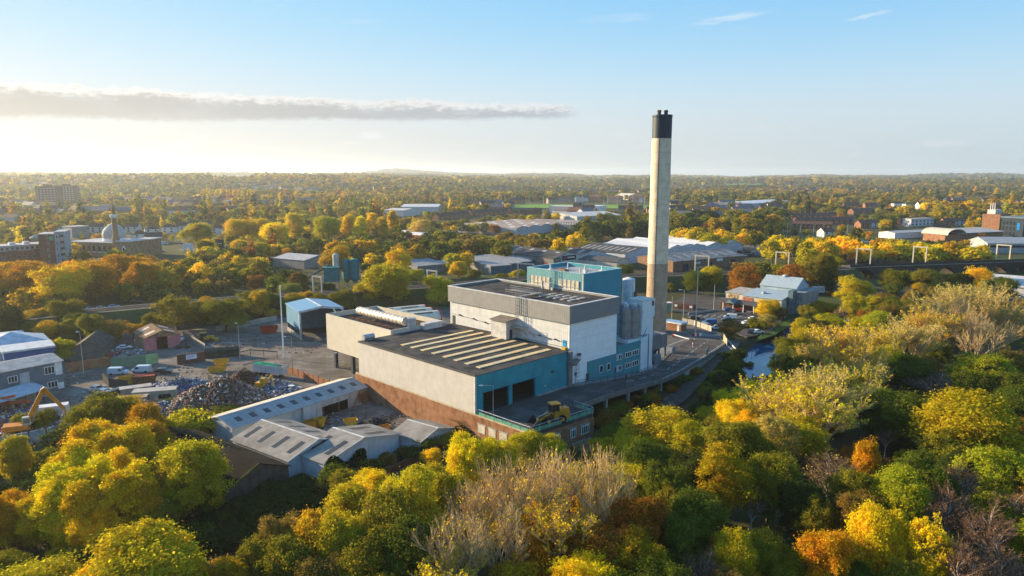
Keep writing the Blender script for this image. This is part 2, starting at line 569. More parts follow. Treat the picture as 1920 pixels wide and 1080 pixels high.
def water_mat():
 m = bpy.data.materials.new('canal_water')
 m.use_nodes = True
 t = NT(m.node_tree)
 b = t.n['Principled BSDF']
 b.inputs['Base Color'].default_value = (0.012, 0.09, 0.17, 1)  # teal-blue water, colour brightened to stand in for the sky's reflection
 b.inputs['Roughness'].default_value = 0.06
 b.inputs['IOR'].default_value = 1.33
 o = t.node('ShaderNodeTexCoord').outputs['Object']
 t.l.new(t.bump(t.noise(o, 1.5, 3.0, 0.6), 0.10, 0.06), b.inputs['Normal'])
 return m
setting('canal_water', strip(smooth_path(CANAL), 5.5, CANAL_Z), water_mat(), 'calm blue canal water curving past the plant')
def tarmac(name, col, wear=(0.12, 0.115, 0.105), scale=0.25):
 m = bpy.data.materials.new(name)
 m.use_nodes = True
 t = NT(m.node_tree)
 b = t.n['Principled BSDF']
 o = t.node('ShaderNodeTexCoord').outputs['Object']
 n1 = t.noise(o, scale, 5.0, 0.65)
 n2 = t.noise(o, 2.5, 4.0, 0.7)
 n3 = t.noise(t.mapping(o, (1, 1, 1), (31, 4, 0)), 0.6, 4.0, 0.7)
 c = t.mix(t.ramp(n1, 0.4, 0.68), col, wear)
 c = t.mix(t.math('MULTIPLY', t.ramp(n3, 0.52, 0.7), 0.5), c, tuple(v * 0.45 for v in col))
 c = t.mix(t.math('MULTIPLY', t.ramp(n2, 0.5, 0.8), 0.35), c, wear)
 t.l.new(c, b.inputs['Base Color'])
 b.inputs['Roughness'].default_value = 0.95
 b.inputs['Specular IOR Level'].default_value = 0.12
 t.l.new(t.bump(n2, 0.3, 0.05), b.inputs['Normal'])
 return m
ASPHALT = tarmac('asphalt', (0.062, 0.057, 0.052), (0.10, 0.092, 0.082))
ASPHALT_WORN = tarmac('worn_asphalt', (0.10, 0.09, 0.078), (0.18, 0.16, 0.14))
YARD = tarmac('dirty_yard', (0.115, 0.097, 0.08), (0.22, 0.19, 0.16), 0.15)
PAINT_W = mat('road_paint', (0.62, 0.62, 0.60), var=0.25, scale=1.5)
PAINT_Y = mat('yellow_road_paint', (0.62, 0.46, 0.08), var=0.25, scale=1.5)
def sheet(name, px, z, m, label, th=0.0):
 """a flat area given by its corner pixels on the ground"""
 pts = [G(u, v, z) for u, v in px]
 mb = MB().prism([(p.x, p.y) for p in pts], z - 0.35, z)
 return setting(name, mb, m, label)
sheet('yard', [(-60, 800), (-60, 690), (110, 660), (300, 655), (420, 640), (640, 640), (700, 700), (720, 770), (620, 760), (380, 760), (250, 800), (150, 845)], 0.06, YARD, 'dirty tarmac scrapyard ground')
sheet('far_yard', [(110, 657), (230, 602), (400, 612), (520, 592), (660, 565), (860, 578), (900, 640), (800, 720), (690, 715), (640, 639), (420, 639), (300, 654)], 0.05, ASPHALT_WORN, 'worn tarmac yards in front of the railway')
sheet('sunken_yard', [(560, 880), (640, 750), (690, 735), (760, 760), (900, 828), (840, 850), (700, 880)], 0.07, YARD, 'brown earth yard beneath the brick wall')
sheet('car_park', [(1245, 575), (1300, 545), (1480, 585), (1470, 598), (1445, 622), (1400, 632), (1330, 606)], 0.05, ASPHALT, 'dark asphalt car park')
sheet('forecourt', [(1180, 700), (1235, 600), (1300, 606), (1345, 622), (1388, 640), (1380, 655), (1345, 662), (1300, 680), (1200, 720)], 0.045, ASPHALT_WORN, 'worn asphalt forecourt road by the gatehouse')
sheet('lower_road', [(1374, 652), (1332, 700), (1288, 748), (1240, 782), (1212, 770), (1280, 722), (1346, 668)], 0.04, tarmac('service_road', (0.05, 0.041, 0.033), (0.10, 0.08, 0.062), 0.5), 'narrow dark service road below the ramp beside the canal bank')
sheet('estate_road', [(840, 505), (1240, 490), (1420, 480), (1600, 490), (1600, 470), (1320, 455), (1150, 470), (980, 475), (800, 490)], 0.08, ASPHALT_WORN, 'worn tarmac of the trading estate')
sheet('retail_yard', [(340, 470), (450, 470), (450, 440), (350, 438), (230, 440)], 0.1, ASPHALT_WORN, 'car park by the houses')
RAIL_PX = [(-120, 618), (60, 594), (260, 575), (480, 556), (700, 543), (850, 533), (1000, 521), (1250, 515), (1500, 507), (1590, 502)]
RAIL_Z = 6.0
RAIL = smooth_path([G(u, v, RAIL_Z).to_2d() for u, v in RAIL_PX], 3)
def make_railway():
 prof = [(-13, -0.6), (-5.6, RAIL_Z - 0.05), (-5.2, RAIL_Z), (5.2, RAIL_Z), (5.6, RAIL_Z - 0.05), (13, -0.6)]
 mb = MB()
 rows = []
 n = len(RAIL)
 for i, p in enumerate(RAIL):
  a, b = RAIL[max(i - 1, 0)], RAIL[min(i + 1, n - 1)]
  d = (b - a).normalized()
  nr = Vector((-d.y, d.x))
  rows.append([(p.x + nr.x * s, p.y + nr.y * s, z) for s, z in prof])
 for i in range(n - 1):
  for k in range(len(prof) - 1):
   mb.quad(rows[i][k + 1], rows[i][k], rows[i + 1][k], rows[i + 1][k + 1], 1 if k == 2 else 0)
 bal = tarmac('ballast', (0.09, 0.075, 0.062), (0.16, 0.135, 0.11), 0.5)
 setting('railway_embankment', mb, [bpy.data.materials['grass_and_earth'], bal], 'railway embankment with ballast crossing behind the yards')
 rm = MB()
 for off in (-2.7, -1.25, 1.25, 2.7):
  for i in range(n - 1):
   a, b = RAIL[i], RAIL[i + 1]
   d = (b - a).normalized()
   nr = Vector((-d.y, d.x)) * off
   rm.tube((a.x + nr.x, a.y + nr.y, RAIL_Z + 0.12), (b.x + nr.x, b.y + nr.y, RAIL_Z + 0.12), 0.09, n=4)
 setting('railway_track', rm, mat('rail_steel', (0.16, 0.11, 0.085), rough=0.6), 'steel rails of the railway on the embankment')
make_railway()
# ------------------------------------------------------------------ the plant
CREAM = mat('cream_cladding', (0.52, 0.49, 0.445), rough=0.6, var=0.06, dirt=0.22, dirt_col=(0.30, 0.25, 0.19), corr=0.55, seam_v=5.0)
CREAM_Y = mat('yellow_cream_cladding', (0.53, 0.49, 0.41), rough=0.6, var=0.05, dirt=0.14, dirt_col=(0.32, 0.27, 0.17), corr=0.55)
TEAL = mat('teal_cladding', (0.014, 0.25, 0.31), rough=0.55, var=0.16, scale=0.3, dirt=0.8, dirt_col=(0.010, 0.15, 0.17), seam=2.1, seam_v=3.8)
TEAL_T = mat('teal_tower_cladding', (0.030, 0.25, 0.325), rough=0.55, var=0.08, scale=0.2, dirt=0.3, dirt_col=(0.02, 0.13, 0.17), corr=0.5)
TEAL_O = mat('teal_office_cladding', (0.045, 0.24, 0.28), rough=0.55, var=0.06, scale=0.3, dirt=0.18, dirt_col=(0.02, 0.10, 0.12))
WHITE_C = mat('white_cladding', (0.58, 0.58, 0.57), rough=0.6, var=0.06, dirt=0.38, dirt_col=(0.27, 0.25, 0.22), corr=0.6, seam=3.1, streak_scale=0.8)
BLUEWHITE = mat('pale_blue_cladding', (0.66, 0.70, 0.72), rough=0.6, var=0.05, dirt=0.25, dirt_col=(0.25, 0.28, 0.3), seam=4.2)
GREY_B = mat('grey_band_cladding', (0.235, 0.232, 0.225), rough=0.55, var=0.08, dirt=0.25, dirt_col=(0.09, 0.085, 0.08), corr=0.7)
ROOF_D = mat('dark_felt_roof', (0.055, 0.052, 0.050), rough=0.95, var=0.35, scale=0.35, alpha_col=(0.088, 0.080, 0.072), bump=0.2)
ROOFLIGHT = mat('fibreglass_rooflight', (0.70, 0.51, 0.24), rough=0.5, var=0.12, scale=0.8, alpha_col=(0.52, 0.45, 0.29))  # warm sunlight on the strips is put into this golden colour
TRIM_L = mat('pale_trim', (0.58, 0.57, 0.55), dirt=0.2)
TRIM_T = mat('teal_trim', (0.02, 0.13, 0.17))
FR = PLANT
def window(parent, a0, a1, b, z0, z1, muntins=0, frame=TRIM_L, glass=GLASS, axis='b', out=-1, name='window', sill=True):
 """a framed window on a wall that faces out*(axis): frame of bars, pane inside"""
 mb, gl = MB(), MB()
 t, pr = 0.14, 0.10
 def bx(m, p0, p1, q0, q1, z0_, z1_):
  if axis == 'b': m.box(p0, p1, q0, q1, z0_, z1_)
  else: m.box(q0, q1, p0, p1, z0_, z1_)
 y0, y1 = (b + out * pr, b + out * 0.004)
 bx(mb, a0, a0 + t, y0, y1, z0, z1)
 bx(mb, a1 - t, a1, y0, y1, z0, z1)
 bx(mb, a0 + t, a1 - t, y0, y1, z1 - t, z1)
 bx(mb, a0 + t, a1 - t, y0, y1, z0, z0 + t)
 for i in range(muntins):
  c = a0 + (a1 - a0) * (i + 1) / (muntins + 1)
  bx(mb, c - 0.06, c + 0.06, y0, y1, z0 + t, z1 - t)
 f = part(name, mb, frame, parent)
 bx(gl, a0 + t * 0.5, a1 - t * 0.5, b + out * 0.05, b + out * 0.006, z0 + t * 0.5, z1 - t * 0.5)
 part('pane', gl, glass, f)
 return f
def ladder(mb, a, b, z0, z1, axis='b', out=-1, cage=True):
 o = out * 0.25
 def pt(p, q, z): return (a + p, b + q, z) if axis == 'b' else (a + q, b + p, z)
 for sx in (-0.3, 0.3):
  mb.tube(pt(sx, o, z0), pt(sx, o, z1), 0.05, n=4)
 z = z0 + 0.3
 while z < z1:
  mb.tube(pt(-0.3, o, z), pt(0.3, o, z), 0.035, n=4)
  z += 0.45
 if cage:
  z = z0 + 2.2
  while z <= z1 + 0.2:
   q = [pt(-0.38, o, z), pt(-0.42, o + out * 0.55, z), pt(0, o + out * 0.85, z), pt(0.42, o + out * 0.55, z), pt(0.38, o, z)]
   for u, v in zip(q[:-1], q[1:]): mb.tube(u, v, 0.035, n=4)
   z += 0.9
  for sx, sy in ((-0.42, 0.55), (0, 0.85), (0.42, 0.55)):
   mb.tube(pt(sx, o + out * sy, z0 + 2.2), pt(sx, o + out * sy, z1 + 0.2), 0.03, n=4)
def railing(mb, pts, h=1.1, step=2.0, r=0.045, rails=(1.0, 0.55)):
 for p, q in zip(pts[:-1], pts[1:]):
  p, q = Vector(p), Vector(q)
  n = max(1, int((q - p).length / step))
  for i in range(n + 1):
   c = p.lerp(q, i / n)
   mb.tube(c, c + Vector((0, 0, h)), r, n=4)
  for k in rails:
   mb.tube(p + Vector((0, 0, h * k)), q + Vector((0, 0, h * k)), r, n=4)
# ---- deck and ramp (raised tarmac carried on columns)
RAMP_OUT = [(17.6, -16.7, 6.0), (18.0, -11.6, 6.0), (31, -10.6, 5.6), (45, -9.6, 4.6), (57, -8.6, 3.6), (68, -6.6, 2.9), (79, -3.6, 2.15), (91, -0.6, 1.5), (103, 2.6, 0.85), (114, 5.6, 0.3), (121, 7.4, 0.07)]
RAMP_IN = [(0.0, -0.3, 6.0), (14, -0.3, 6.0), (30.0, -0.3, 5.95), (45, -0.9, 4.5), (57, -0.7, 3.45), (66.5, 0.9, 2.9), (76, 4.2, 2.2), (86, 8.4, 1.55), (97, 13.0, 0.85), (107, 16.4, 0.3), (114, 18.0, 0.07)]
def make_ramp():
 top = tarmac('deck_tarmac', (0.062, 0.056, 0.050), (0.115, 0.104, 0.092), 0.2)
 mb = MB()
 n = len(RAMP_OUT)
 for i in range(1, n - 1):
  a, b, c, d = RAMP_OUT[i], RAMP_OUT[i + 1], RAMP_IN[i + 1], RAMP_IN[i]
  mb.slab(a, b, c, d, 0.75)
 mb.hexa([(0, -15.6, 5.25), (17.6, -16.7, 5.25), (18, -11.6, 5.25), (14, -0.3, 5.25), (0, -15.6, 6), (17.6, -16.7, 6), (18, -11.6, 6), (14, -0.3, 6)])
 mb.hexa([(0, -15.6, 5.25), (14, -0.3, 5.25), (14, -0.299, 5.25), (0, -0.3, 5.25), (0, -15.6, 6), (14, -0.3, 6), (14, -0.299, 6), (0, -0.3, 6)])
 setting('raised_deck_road', mb, top, 'dark raised deck and curved ramp road in front of the plant', frame=FR)
 for k, (t0, w) in enumerate(((0.06, 0.14), (0.5, 0.12))):
  lm = MB()
  for i in range(3, n - 1):
   def pt(j, t): return Vector(RAMP_OUT[j]).lerp(Vector(RAMP_IN[j]), t) + Vector((0, 0, 0.006))
   for q in range(6):
    if k == 1 and q % 3 == 2: continue
    f0, f1 = q / 6, (q + 1) / 6
    A, B = pt(i, t0).lerp(pt(i + 1, t0), f0), pt(i, t0).lerp(pt(i + 1, t0), f1)
    w2 = (pt(i, 1) - pt(i, 0)).normalized() * w
    lm.quad(A, B, B + w2, A + w2)
  setting('lane_line', lm, PAINT_W, 'faded white edge line on the ramp' if k == 0 else 'broken white centre line on the ramp', frame=FR)
 ed = MB()
 for i in range(0, n - 1):
  a, b = Vector(RAMP_OUT[i]), Vector(RAMP_OUT[i + 1])
  d = (b - a).normalized()
  nr = Vector((d.y, -d.x, 0))
  o = nr * 0.3
  up, dn = Vector((0, 0, 0.28)), Vector((0, 0, -0.85))
  ed.hexa([a + dn + nr * 0.002, a + o + dn, b + o + dn, b + dn + nr * 0.002, a + up + nr * 0.002, a + o + up, b + o + up, b + up + nr * 0.002])
 setting('ramp_kerb', ed, mat('stained_concrete', (0.17, 0.16, 0.15), dirt=0.6), 'stained concrete edge beam along the ramp', frame=FR)
 pv = MB()
 inner = [(30.05, -0.02, 6.07), (46, -0.02, 4.55), (58.4, -0.02, 3.5), (67.2, 1.2, 2.95), (76, 7.5, 2.3), (84, 12.5, 1.7), (95, 18.5, 1.0)]
 outer = [(30.05, -1.5, 6.07), (45, -1.9, 4.62), (57, -1.7, 3.57), (66.5, -0.1, 3.02), (76, 4.2, 2.33), (86, 8.4, 1.68), (97, 13.0, 0.98)]
 for i in range(len(inner) - 1):
  pv.slab(outer[i], outer[i + 1], inner[i + 1], inner[i], 0.9)
 setting('pavement', pv, mat('pale_paving', (0.22, 0.215, 0.205), dirt=0.3, fleck=0.4), 'pale paved strip between the ramp railing and the teal offices', frame=FR)
 bk = MB()
 bk.box(30, 67, 0, 45, -1, 3.0)
 bk.box(18.5, 30, -0.29, 45, -1, 5.2)
 bk.box(0.5, 18.5, 0.05, 45, -1, 5.2)
 setting('plant_plinth', bk, CONCRETE, 'concrete plinth under the plant', frame=FR)
make_ramp()
cols = [(23.5, -10.2), (31.5, -9.6), (41, -8.9), (49, -8.2), (57.5, -7.3), (66, -5.6)]
for i, (a, b) in enumerate(cols):
 zt = 5.05 if a < 30 else 5.05 - (a - 31) * 0.072
 mb = MB().box(a - 0.35, a + 0.35, b - 0.35, b + 0.35, -1.2, zt)
 mb.box(a - 0.55, a + 0.55, b - 0.35, b + 4.5, zt - 0.5, zt)
 solo('deck_column', mb, mat('pale_column_concrete', (0.34, 0.34, 0.33), dirt=0.4), 'square concrete column holding up the ramp, %s from the brick end' % ['first', 'second', 'third', 'fourth', 'fifth', 'sixth'][i],
   'column', (a, b, -1.0), FR, 'columns under the ramp')
t = thing('retaining_wall', 'tapering concrete retaining wall where the ramp meets the forecourt', 'wall', FR, (70, -6, 0))
mb = MB()
mb.hexa([(70, -6.4, -1), (70, -6.1, -1), (112, 5.0, -1), (112, 4.7, -1), (70, -6.4, 2.0), (70, -6.1, 2.0), (112, 5.0, -0.4), (112, 4.7, -0.4)])
part('wall', mb, CONCRETE, t)
t = thing('brick_store', 'brick store under the deck with white barred windows', 'building', FR, (0, -15.6, 0))
mb = MB()
mb.box(-0.35, 0.0, -15.6, 44.5, -1.4, 5.98)
mb.hexa([(-0.35, -15.95, -1.4), (17.6, -17.05, -1.4), (17.6, -16.72, -1.4), (0, -15.62, -1.4), (-0.35, -15.95, 5.24), (17.6, -17.05, 5.24), (17.6, -16.72, 5.24), (0, -15.62, 5.24)])
mb.box(17.62, 17.95, -17.0, -3, -1.4, 5.2)
part('wall', mb, BRICK, t)
mb = MB()
mb.box(-0.45, -0.352, -15.6, 44.0, 5.98, 6.3)
part('coping', mb, mat('cream_flashing', (0.45, 0.38, 0.27), dirt=0.4), t)
for i, b in enumerate((-1.2, -4.4, -7.6)):
 mb = MB().box(-0.42, -0.352, b - 2.1, b, 2.6, 4.3)
 o = part('window', mb, mat('boarded_window', (0.50, 0.46, 0.38), dirt=0.4), t)
 part('lintel', MB().box(-0.40, -0.352, b - 2.4, b + 0.3, 4.303, 4.6), CONCRETE, o)
for a0, n, z in ((6.0, 2, 3.3), (10.6, 2, 3.3), (13.7, 3, 3.3)):
 y = -16.02 - a0 * 0.0625 - 0.12
 window(t, a0, a0 + n * 0.85, y, z - 0.9, z + 0.9, n, WHITE)
 part('lintel', MB().box(a0 - 0.3, a0 + n * 0.85 + 0.3, y - 0.1, y + 0.2, z + 0.95, z + 1.25), CONCRETE, t)
mb = MB()
mb.box(11.0, 17.0, -17.2, -16.85, 0.9, 1.2)
part('sill_beam', mb, CONCRETE, t)
GREENRAIL = mat('green_mesh_panel', (0.10, 0.30, 0.22), dirt=0.5, dirt_col=(0.16, 0.13, 0.08), var=0.3, scale=1.5, spots=0.5, spot_col=(0.3, 0.34, 0.28))
for nm, lab, pts in (('deck_railing', 'green panelled railing along the sunlit brick side of the deck', [(-0.15, -0.8), (-0.15, -15.8)]),
      ('deck_railing', 'green panelled railing beside the wheel loader over the barred windows', [(-0.15, -15.8), (17.7, -16.9), ]),
      ('deck_railing', 'short green railing where the deck narrows to the ramp', [(17.8, -16.8), (18.2, -11.4)])):
 t = thing(nm, lab, 'railing', FR, (pts[0][0], pts[0][1], 6.0), group='railings round the deck')
 rm, k = MB(), 0
 railing(rm, [(p[0], p[1], 6.0) for p in pts], 1.35, 2.5, 0.06, (1.0,))
 part('posts_and_rail', rm, GALV, t)
 p, q = Vector((*pts[0], 6.0)), Vector((*pts[1], 6.0))
 nn = max(1, int((q - p).length / 2.5))
 for i in range(nn):
  a, b = p.lerp(q, (i + 0.03) / nn), p.lerp(q, (i + 0.97) / nn)
  d = (b - a).normalized()
  nr = Vector((d.y, -d.x, 0)) * 0.03
  z0, z1 = Vector((0, 0, 0.12)), Vector((0, 0, 0.85))
  part('panel', MB().hexa([a + z0 - nr, b + z0 - nr, b + z0 + nr, a + z0 + nr, a + z1 - nr, b + z1 - nr, b + z1 + nr, a + z1 + nr]), GREENRAIL, t)
t = thing('ramp_railing', 'thin dark railing along the outer edge of the curved ramp', 'railing', FR, (18, -11.5, 6))
rm = MB()
railing(rm, [Vector(p) + Vector((0, -0.1, 0.25)) for p in RAMP_OUT[1:-2]], 1.0, 3.0, 0.045)
part('rails', rm, DARKMETAL, t)
t = thing('pavement_railing', 'dark post and rail fence between the ramp and the pale pavement', 'railing', FR, (31, -1.5, 6))
rm = MB()
railing(rm, [(31, -1.6, 6.05), (45, -2.0, 4.6), (57, -1.8, 3.55), (66.5, -0.2, 3.0), (76, 4.1, 2.3), (86, 8.3, 1.65)], 1.1, 2.4, 0.06)
part('rails', rm, DARKMETAL, t)
for q, lab in (((90, 9.6, 1.3), 'grey corrugated barrier panel on the pavement side of the ramp'), ((96, 1.6, 1.2), 'grey corrugated barrier panel on the canal side of the ramp')):
 t = thing('barrier_panel', lab, 'barrier', FR, q)
 mb = MB()
 for i in range(8):
  mb.box(q[0] - 2 + i * 0.55, q[0] - 1.53 + i * 0.55, q[1] + (i - 4) * 0.22 - 0.04, q[1] + (i - 4) * 0.22 + 0.04, q[2], q[2] + 2.0)
 part('sheet', mb, mat('barrier_grey', (0.22, 0.25, 0.28)), t)
# ---- tipping hall
t = thing('tipping_hall', 'low cream and teal hall with striped dark roof above the brick wall', 'building', FR, (0, 0, 6))
ZT = 14.3
mb = MB()
mb.box(-0.4, 0.0, -0.4, 42.5, 6.32, ZT)
part('wall', mb, CREAM, t, 'long cream corrugated end wall')
mb = MB()
mb.box(0.002, 29.6, 42.1, 42.5, 6, ZT)
part('wall', mb, CREAM, t)
mb = MB()
mb.box(0.002, 1.8, -0.4, 0, 6, ZT)
mb.box(17.7, 29.4, -0.4, 0, 5.2, ZT)
mb.box(1.8, 17.7, -0.4, 0, 10.4, ZT)
part('wall', mb, TEAL, t, 'teal front wall stained with run-off')
part('column', MB().box(9.35, 10.3, -0.55, -0.1, 6, 10.4), TEAL, t)
for a0, a1 in ((1.8, 9.35), (10.3, 17.7)):
 mb = MB()
 mb.box(a0, a0 + 0.15, -0.43, 0.0, 6, 10.25)
 mb.box(a1 - 0.15, a1, -0.43, 0.0, 6, 10.25)
 mb.box(a0, a1, -0.43, 0.0, 10.25, 10.4)
 part('door_frame', mb, TRIM_T, t)
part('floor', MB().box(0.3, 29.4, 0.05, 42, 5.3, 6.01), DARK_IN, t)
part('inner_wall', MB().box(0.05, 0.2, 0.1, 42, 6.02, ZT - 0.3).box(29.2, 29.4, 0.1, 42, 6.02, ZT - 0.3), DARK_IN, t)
mb = MB()
mb.slab((-0.2, -0.2, ZT + 0.02), (29.65, -0.2, ZT + 0.02), (29.65, 21, ZT + 0.45), (-0.2, 21, ZT + 0.45), 0.3)
mb.slab((-0.2, 21, ZT + 0.45), (29.65, 21, ZT + 0.45), (29.65, 42.3, ZT + 0.3), (-0.2, 42.3, ZT + 0.3), 0.3)
roof = part('roof', mb, ROOF_D, t)
mb = MB()
mb.box(-0.45, -0.2, -0.45, 42.55, ZT - 0.12, ZT + 0.32)
part('roof_edge', mb, mat('dark_roof_edge', (0.09, 0.085, 0.08)), t)
mb = MB()
mb.box(-0.2, 29.6, -0.45, -0.2, ZT - 0.10, ZT + 0.12)
part('roof_edge', mb, mat('dark_roof_edge', (0.09, 0.085, 0.08)), t)
part('corner_trim', MB().box(-0.47, -0.402, -0.47, -0.15, 6.3, ZT - 0.12), TRIM_L, t)
strips = [(3.1, 4.4), (6.9, 8.1), (10.6, 11.8), (14.4, 15.6), (18.4, 19.6), (22.4, 23.6), (26.3, 27.5), (30.1, 31.3)]
for b0, b1 in strips:
 def zr(b): return ZT + 0.02 + (0.43 * b / 21 if b < 21 else 0.43 - 0.15 * (b - 21) / 21.3)
 mb = MB()
 for k in range(5):
  a0 = 4.2 + k * 4.55
  mb.hexa([(a0, b0, zr(b0) + 0.01), (a0 + 4.5, b0, zr(b0) + 0.01), (a0 + 4.5, b1, zr(b1) + 0.01), (a0, b1, zr(b1) + 0.01),
     (a0, b0, zr(b0) + 0.15), (a0 + 4.5, b0, zr(b0) + 0.15), (a0 + 4.5, b1, zr(b1) + 0.15), (a0, b1, zr(b1) + 0.15)])
 part('roof_light', mb, ROOFLIGHT, roof)
mb = MB()
mb.tube((0.6, 41.8, 15.3), (3.6, 41.8, 15.3), 0.75, n=10)
mb.box(1.0, 3.0, 41.3, 42.2, 14.6, 15.2)
part('roof_vent', mb, GALV, t)
part('wall_light', MB().box(23.0, 23.6, -0.9, -0.4, 10.4, 10.8), DARKMETAL, t)
part('wall_light', MB().box(20.9, 21.1, -0.5, -0.4, 7.6, 7.9), WHITE, t)
part('kerb', MB().box(18.2, 29.3, -1.0, -0.42, 6.0, 6.25), CONCRETE, t)
# ---- boiler hall: tall white box with grey band
t = thing('boiler_hall', 'tall white clad hall with a grey band below its dark flat roof', 'building', FR, (29.7, 0, 6))
A0, A1, B0, B1, ZB, ZR = 29.7, 48.0, 0.0, 43.0, 20.7, 24.9
mb = MB()
mb.box(A0, A0 + 0.4, B0, B1, 5, ZB)
part('wall', mb, WHITE_C, t, 'streaked white wall above the striped roof')
mb = MB()
mb.box(A0 + 0.402, A1, B0, B0 + 0.4, 3, ZB)
part('wall', mb, mat('shade_side_white_cladding', (0.80, 0.80, 0.80), rough=0.6, var=0.05, dirt=0.22, dirt_col=(0.3, 0.31, 0.32), seam=2.1), t)  # white raised in the colour to lighten this shaded side
part('wall', MB().box(A1 - 0.4, A1, B0 + 0.402, B1, 3, ZB).box(A0 + 0.402, A1 - 0.402, B1 - 0.4, B1, 3, ZB), WHITE_C, t)
part('grey_band', MB().box(A0 - 0.45, A0 + 0.1, B0 - 0.45, B1 + 0.4, ZB, ZR), GREY_B, t)
part('grey_band', MB().box(A0 + 0.102, A1 + 0.2, B0 - 0.45, B0 + 0.1, ZB, ZR), mat('shade_side_grey_band', (0.20, 0.205, 0.215), rough=0.5, var=0.05, dirt=0.1), t)  # shade of the unlit side put into a darker, bluer grey
part('grey_band', MB().box(A1 - 0.3, A1 + 0.2, B0 + 0.102, B1 + 0.4, ZB, ZR).box(A0 + 0.102, A1 - 0.302, B1 - 0.1, B1 + 0.4, ZB, ZR), GREY_B, t)
mb = MB()
mb.box(A0 - 0.5, A0 + 0.15, B0 - 0.5, B1 + 0.45, ZR, ZR + 0.14)
mb.box(A0 + 0.152, A1 + 0.25, B0 - 0.5, B0 + 0.15, ZR, ZR + 0.14)
mb.box(A0 + 0.152, A1 + 0.25, B1 - 0.15, B1 + 0.45, ZR, ZR + 0.14)
mb.box(A1 - 0.35, A1 + 0.25, B0 + 0.152, B1 - 0.152, ZR, ZR + 0.14)
part('parapet_coping', mb, TRIM_L, t)
roof = part('roof', MB().box(A0 + 0.1, A1 - 0.3, B0 + 0.1, B1 - 0.1, ZR - 0.9, ZR - 0.45), ROOF_D, t)
part('corner_trim', MB().box(A0 - 0.06, A0 - 0.002, B0 - 0.06, B0 + 0.25, 5.9, ZB), WHITE, t)
for i in range(5):
 for j in range(2):
  a0, b0 = 36.4 + j * 3.4, 5.6 + i * 2.35
  part('roof_panel', MB().box(a0, a0 + 2.6, b0, b0 + 1.0, ZR - 0.447, ZR - 0.2), mat('pale_roof_panel', (0.36, 0.34, 0.31), dirt=0.4), roof)
mb = MB()
mb.box(30.4, 38, 16.2, 17.4, ZR + 0.2, ZR + 0.3)
mb.box(36, 37.2, 17.4, 26, ZR + 0.2, ZR + 0.3)
railing(mb, [(30.4, 16.2, ZR + 0.3), (38, 16.2, ZR + 0.3)], 1.1, 1.2, 0.05)
railing(mb, [(30.4, 17.4, ZR + 0.3), (36, 17.4, ZR + 0.3), (36, 26, ZR + 0.3)], 1.1, 1.2, 0.05)
railing(mb, [(30.4, 14.6, ZR + 0.3), (30.4, 22, ZR + 0.3)], 1.1, 1.2, 0.05)
for q in (31, 34, 37.5): mb.tube((q, 16.8, ZR - 0.45), (q, 16.8, ZR + 0.25), 0.07, n=4)
for q in (20, 25): mb.tube((36.6, q, ZR - 0.45), (36.6, q, ZR + 0.25), 0.07, n=4)
part('roof_walkway', mb, mat('walkway_steel', (0.33, 0.31, 0.28), rough=0.6), t)
mb = MB()
ladder(mb, A0 - 0.45, 16.2, 14.6, ZR + 1.0, 'a', -1)
part('ladder', mb, GALV, t)
mb = MB()
mb.box(A0 - 2.3, A0, 13.3, 17.2, 17.8, 17.95)
railing(mb, [(A0 - 2.3, 13.3, 17.95), (A0 - 2.3, 17.2, 17.95)], 1.1, 1.0, 0.04)
mb.tube((A0 - 2.0, 13.6, 17.8), (A0 - 0.1, 13.6, 15.8), 0.12, n=5)
mb.tube((A0 - 2.0, 11.0, 17.8), (A0 - 0.1, 11.0, 15.8), 0.12, n=5)
part('landing', mb, mat('walkway_steel', (0.33, 0.31, 0.28)), t)
mb = MB().box(25.9, A0 - 0.002, 17.2, 22.6, 14.55, 19.2)
o = part('stair_annex', mb, mat('dirty_white_cladding', (0.50, 0.49, 0.47), dirt=0.6, dirt_col=(0.2, 0.17, 0.14), corr=0.5), t)
part('roof', MB().slab((25.5, 16.9, 19.25), (A0 - 0.05, 16.9, 19.75), (A0 - 0.05, 22.9, 19.75), (25.5, 22.9, 19.25), 0.18), mat('dull_hut_roof', (0.20, 0.165, 0.13), dirt=0.5), o)
part('door', MB().box(27.0, 28.0, 17.1, 17.198, 14.7, 17.0), DARKMETAL, o)
for b0, z in ((33, 17.0), (28.5, 16.7), (9, 16.4), (4, 16.2), (38.6, 17.3)):
 part('wall_light', MB().box(A0 - 0.4, A0 - 0.002, b0, b0 + 0.5, z, z + 0.3), DARKMETAL, t)
for q in ((1.0, 16.1, 13.0, 16.5), (23, 16.6, 42, 17.4), (1.0, 14.9, 15.0, 14.9)):
 part('pipe_rail', MB().tube((A0 - 0.12, q[0], q[1]), (A0 - 0.12, q[2], q[3]), 0.05, n=4), DARKMETAL, t)
part('door', MB().box(A0 - 0.08, A0 - 0.002, 41.0, 42.1, 14.6, 16.9), DARKMETAL, t)
part('sign', MB().box(A0 - 0.09, A0 - 0.002, 0.9, 2.0, 14.9, 16.6), mat('blue_sign', (0.03, 0.25, 0.5)), t)
part('cabinet', MB().box(A0 - 0.8, A0 - 0.002, 0.6, 1.8, 14.4, 15.0), mat('yellow_box', (0.55, 0.38, 0.08)), t)
mb = MB().hexa([(36.4, -0.10, 3.2), (A1, -0.10, 3.2), (A1, -0.002, 3.2), (36.4, -0.002, 3.2), (36.4, -0.10, 10.35), (A1, -0.10, 10.35), (A1, -0.002, 10.35), (36.4, -0.002, 10.35)])
o = part('teal_panel', mb, TEAL_O, t)
for a0 in (41.2, 44.1):
 window(t, a0, a0 + 1.4, -0.10, 6.6, 8.45, 0, WHITE)
part('door', MB().box(36.0, 37.0, -0.16, -0.102, 4.9, 7.5), DARKMETAL, t)
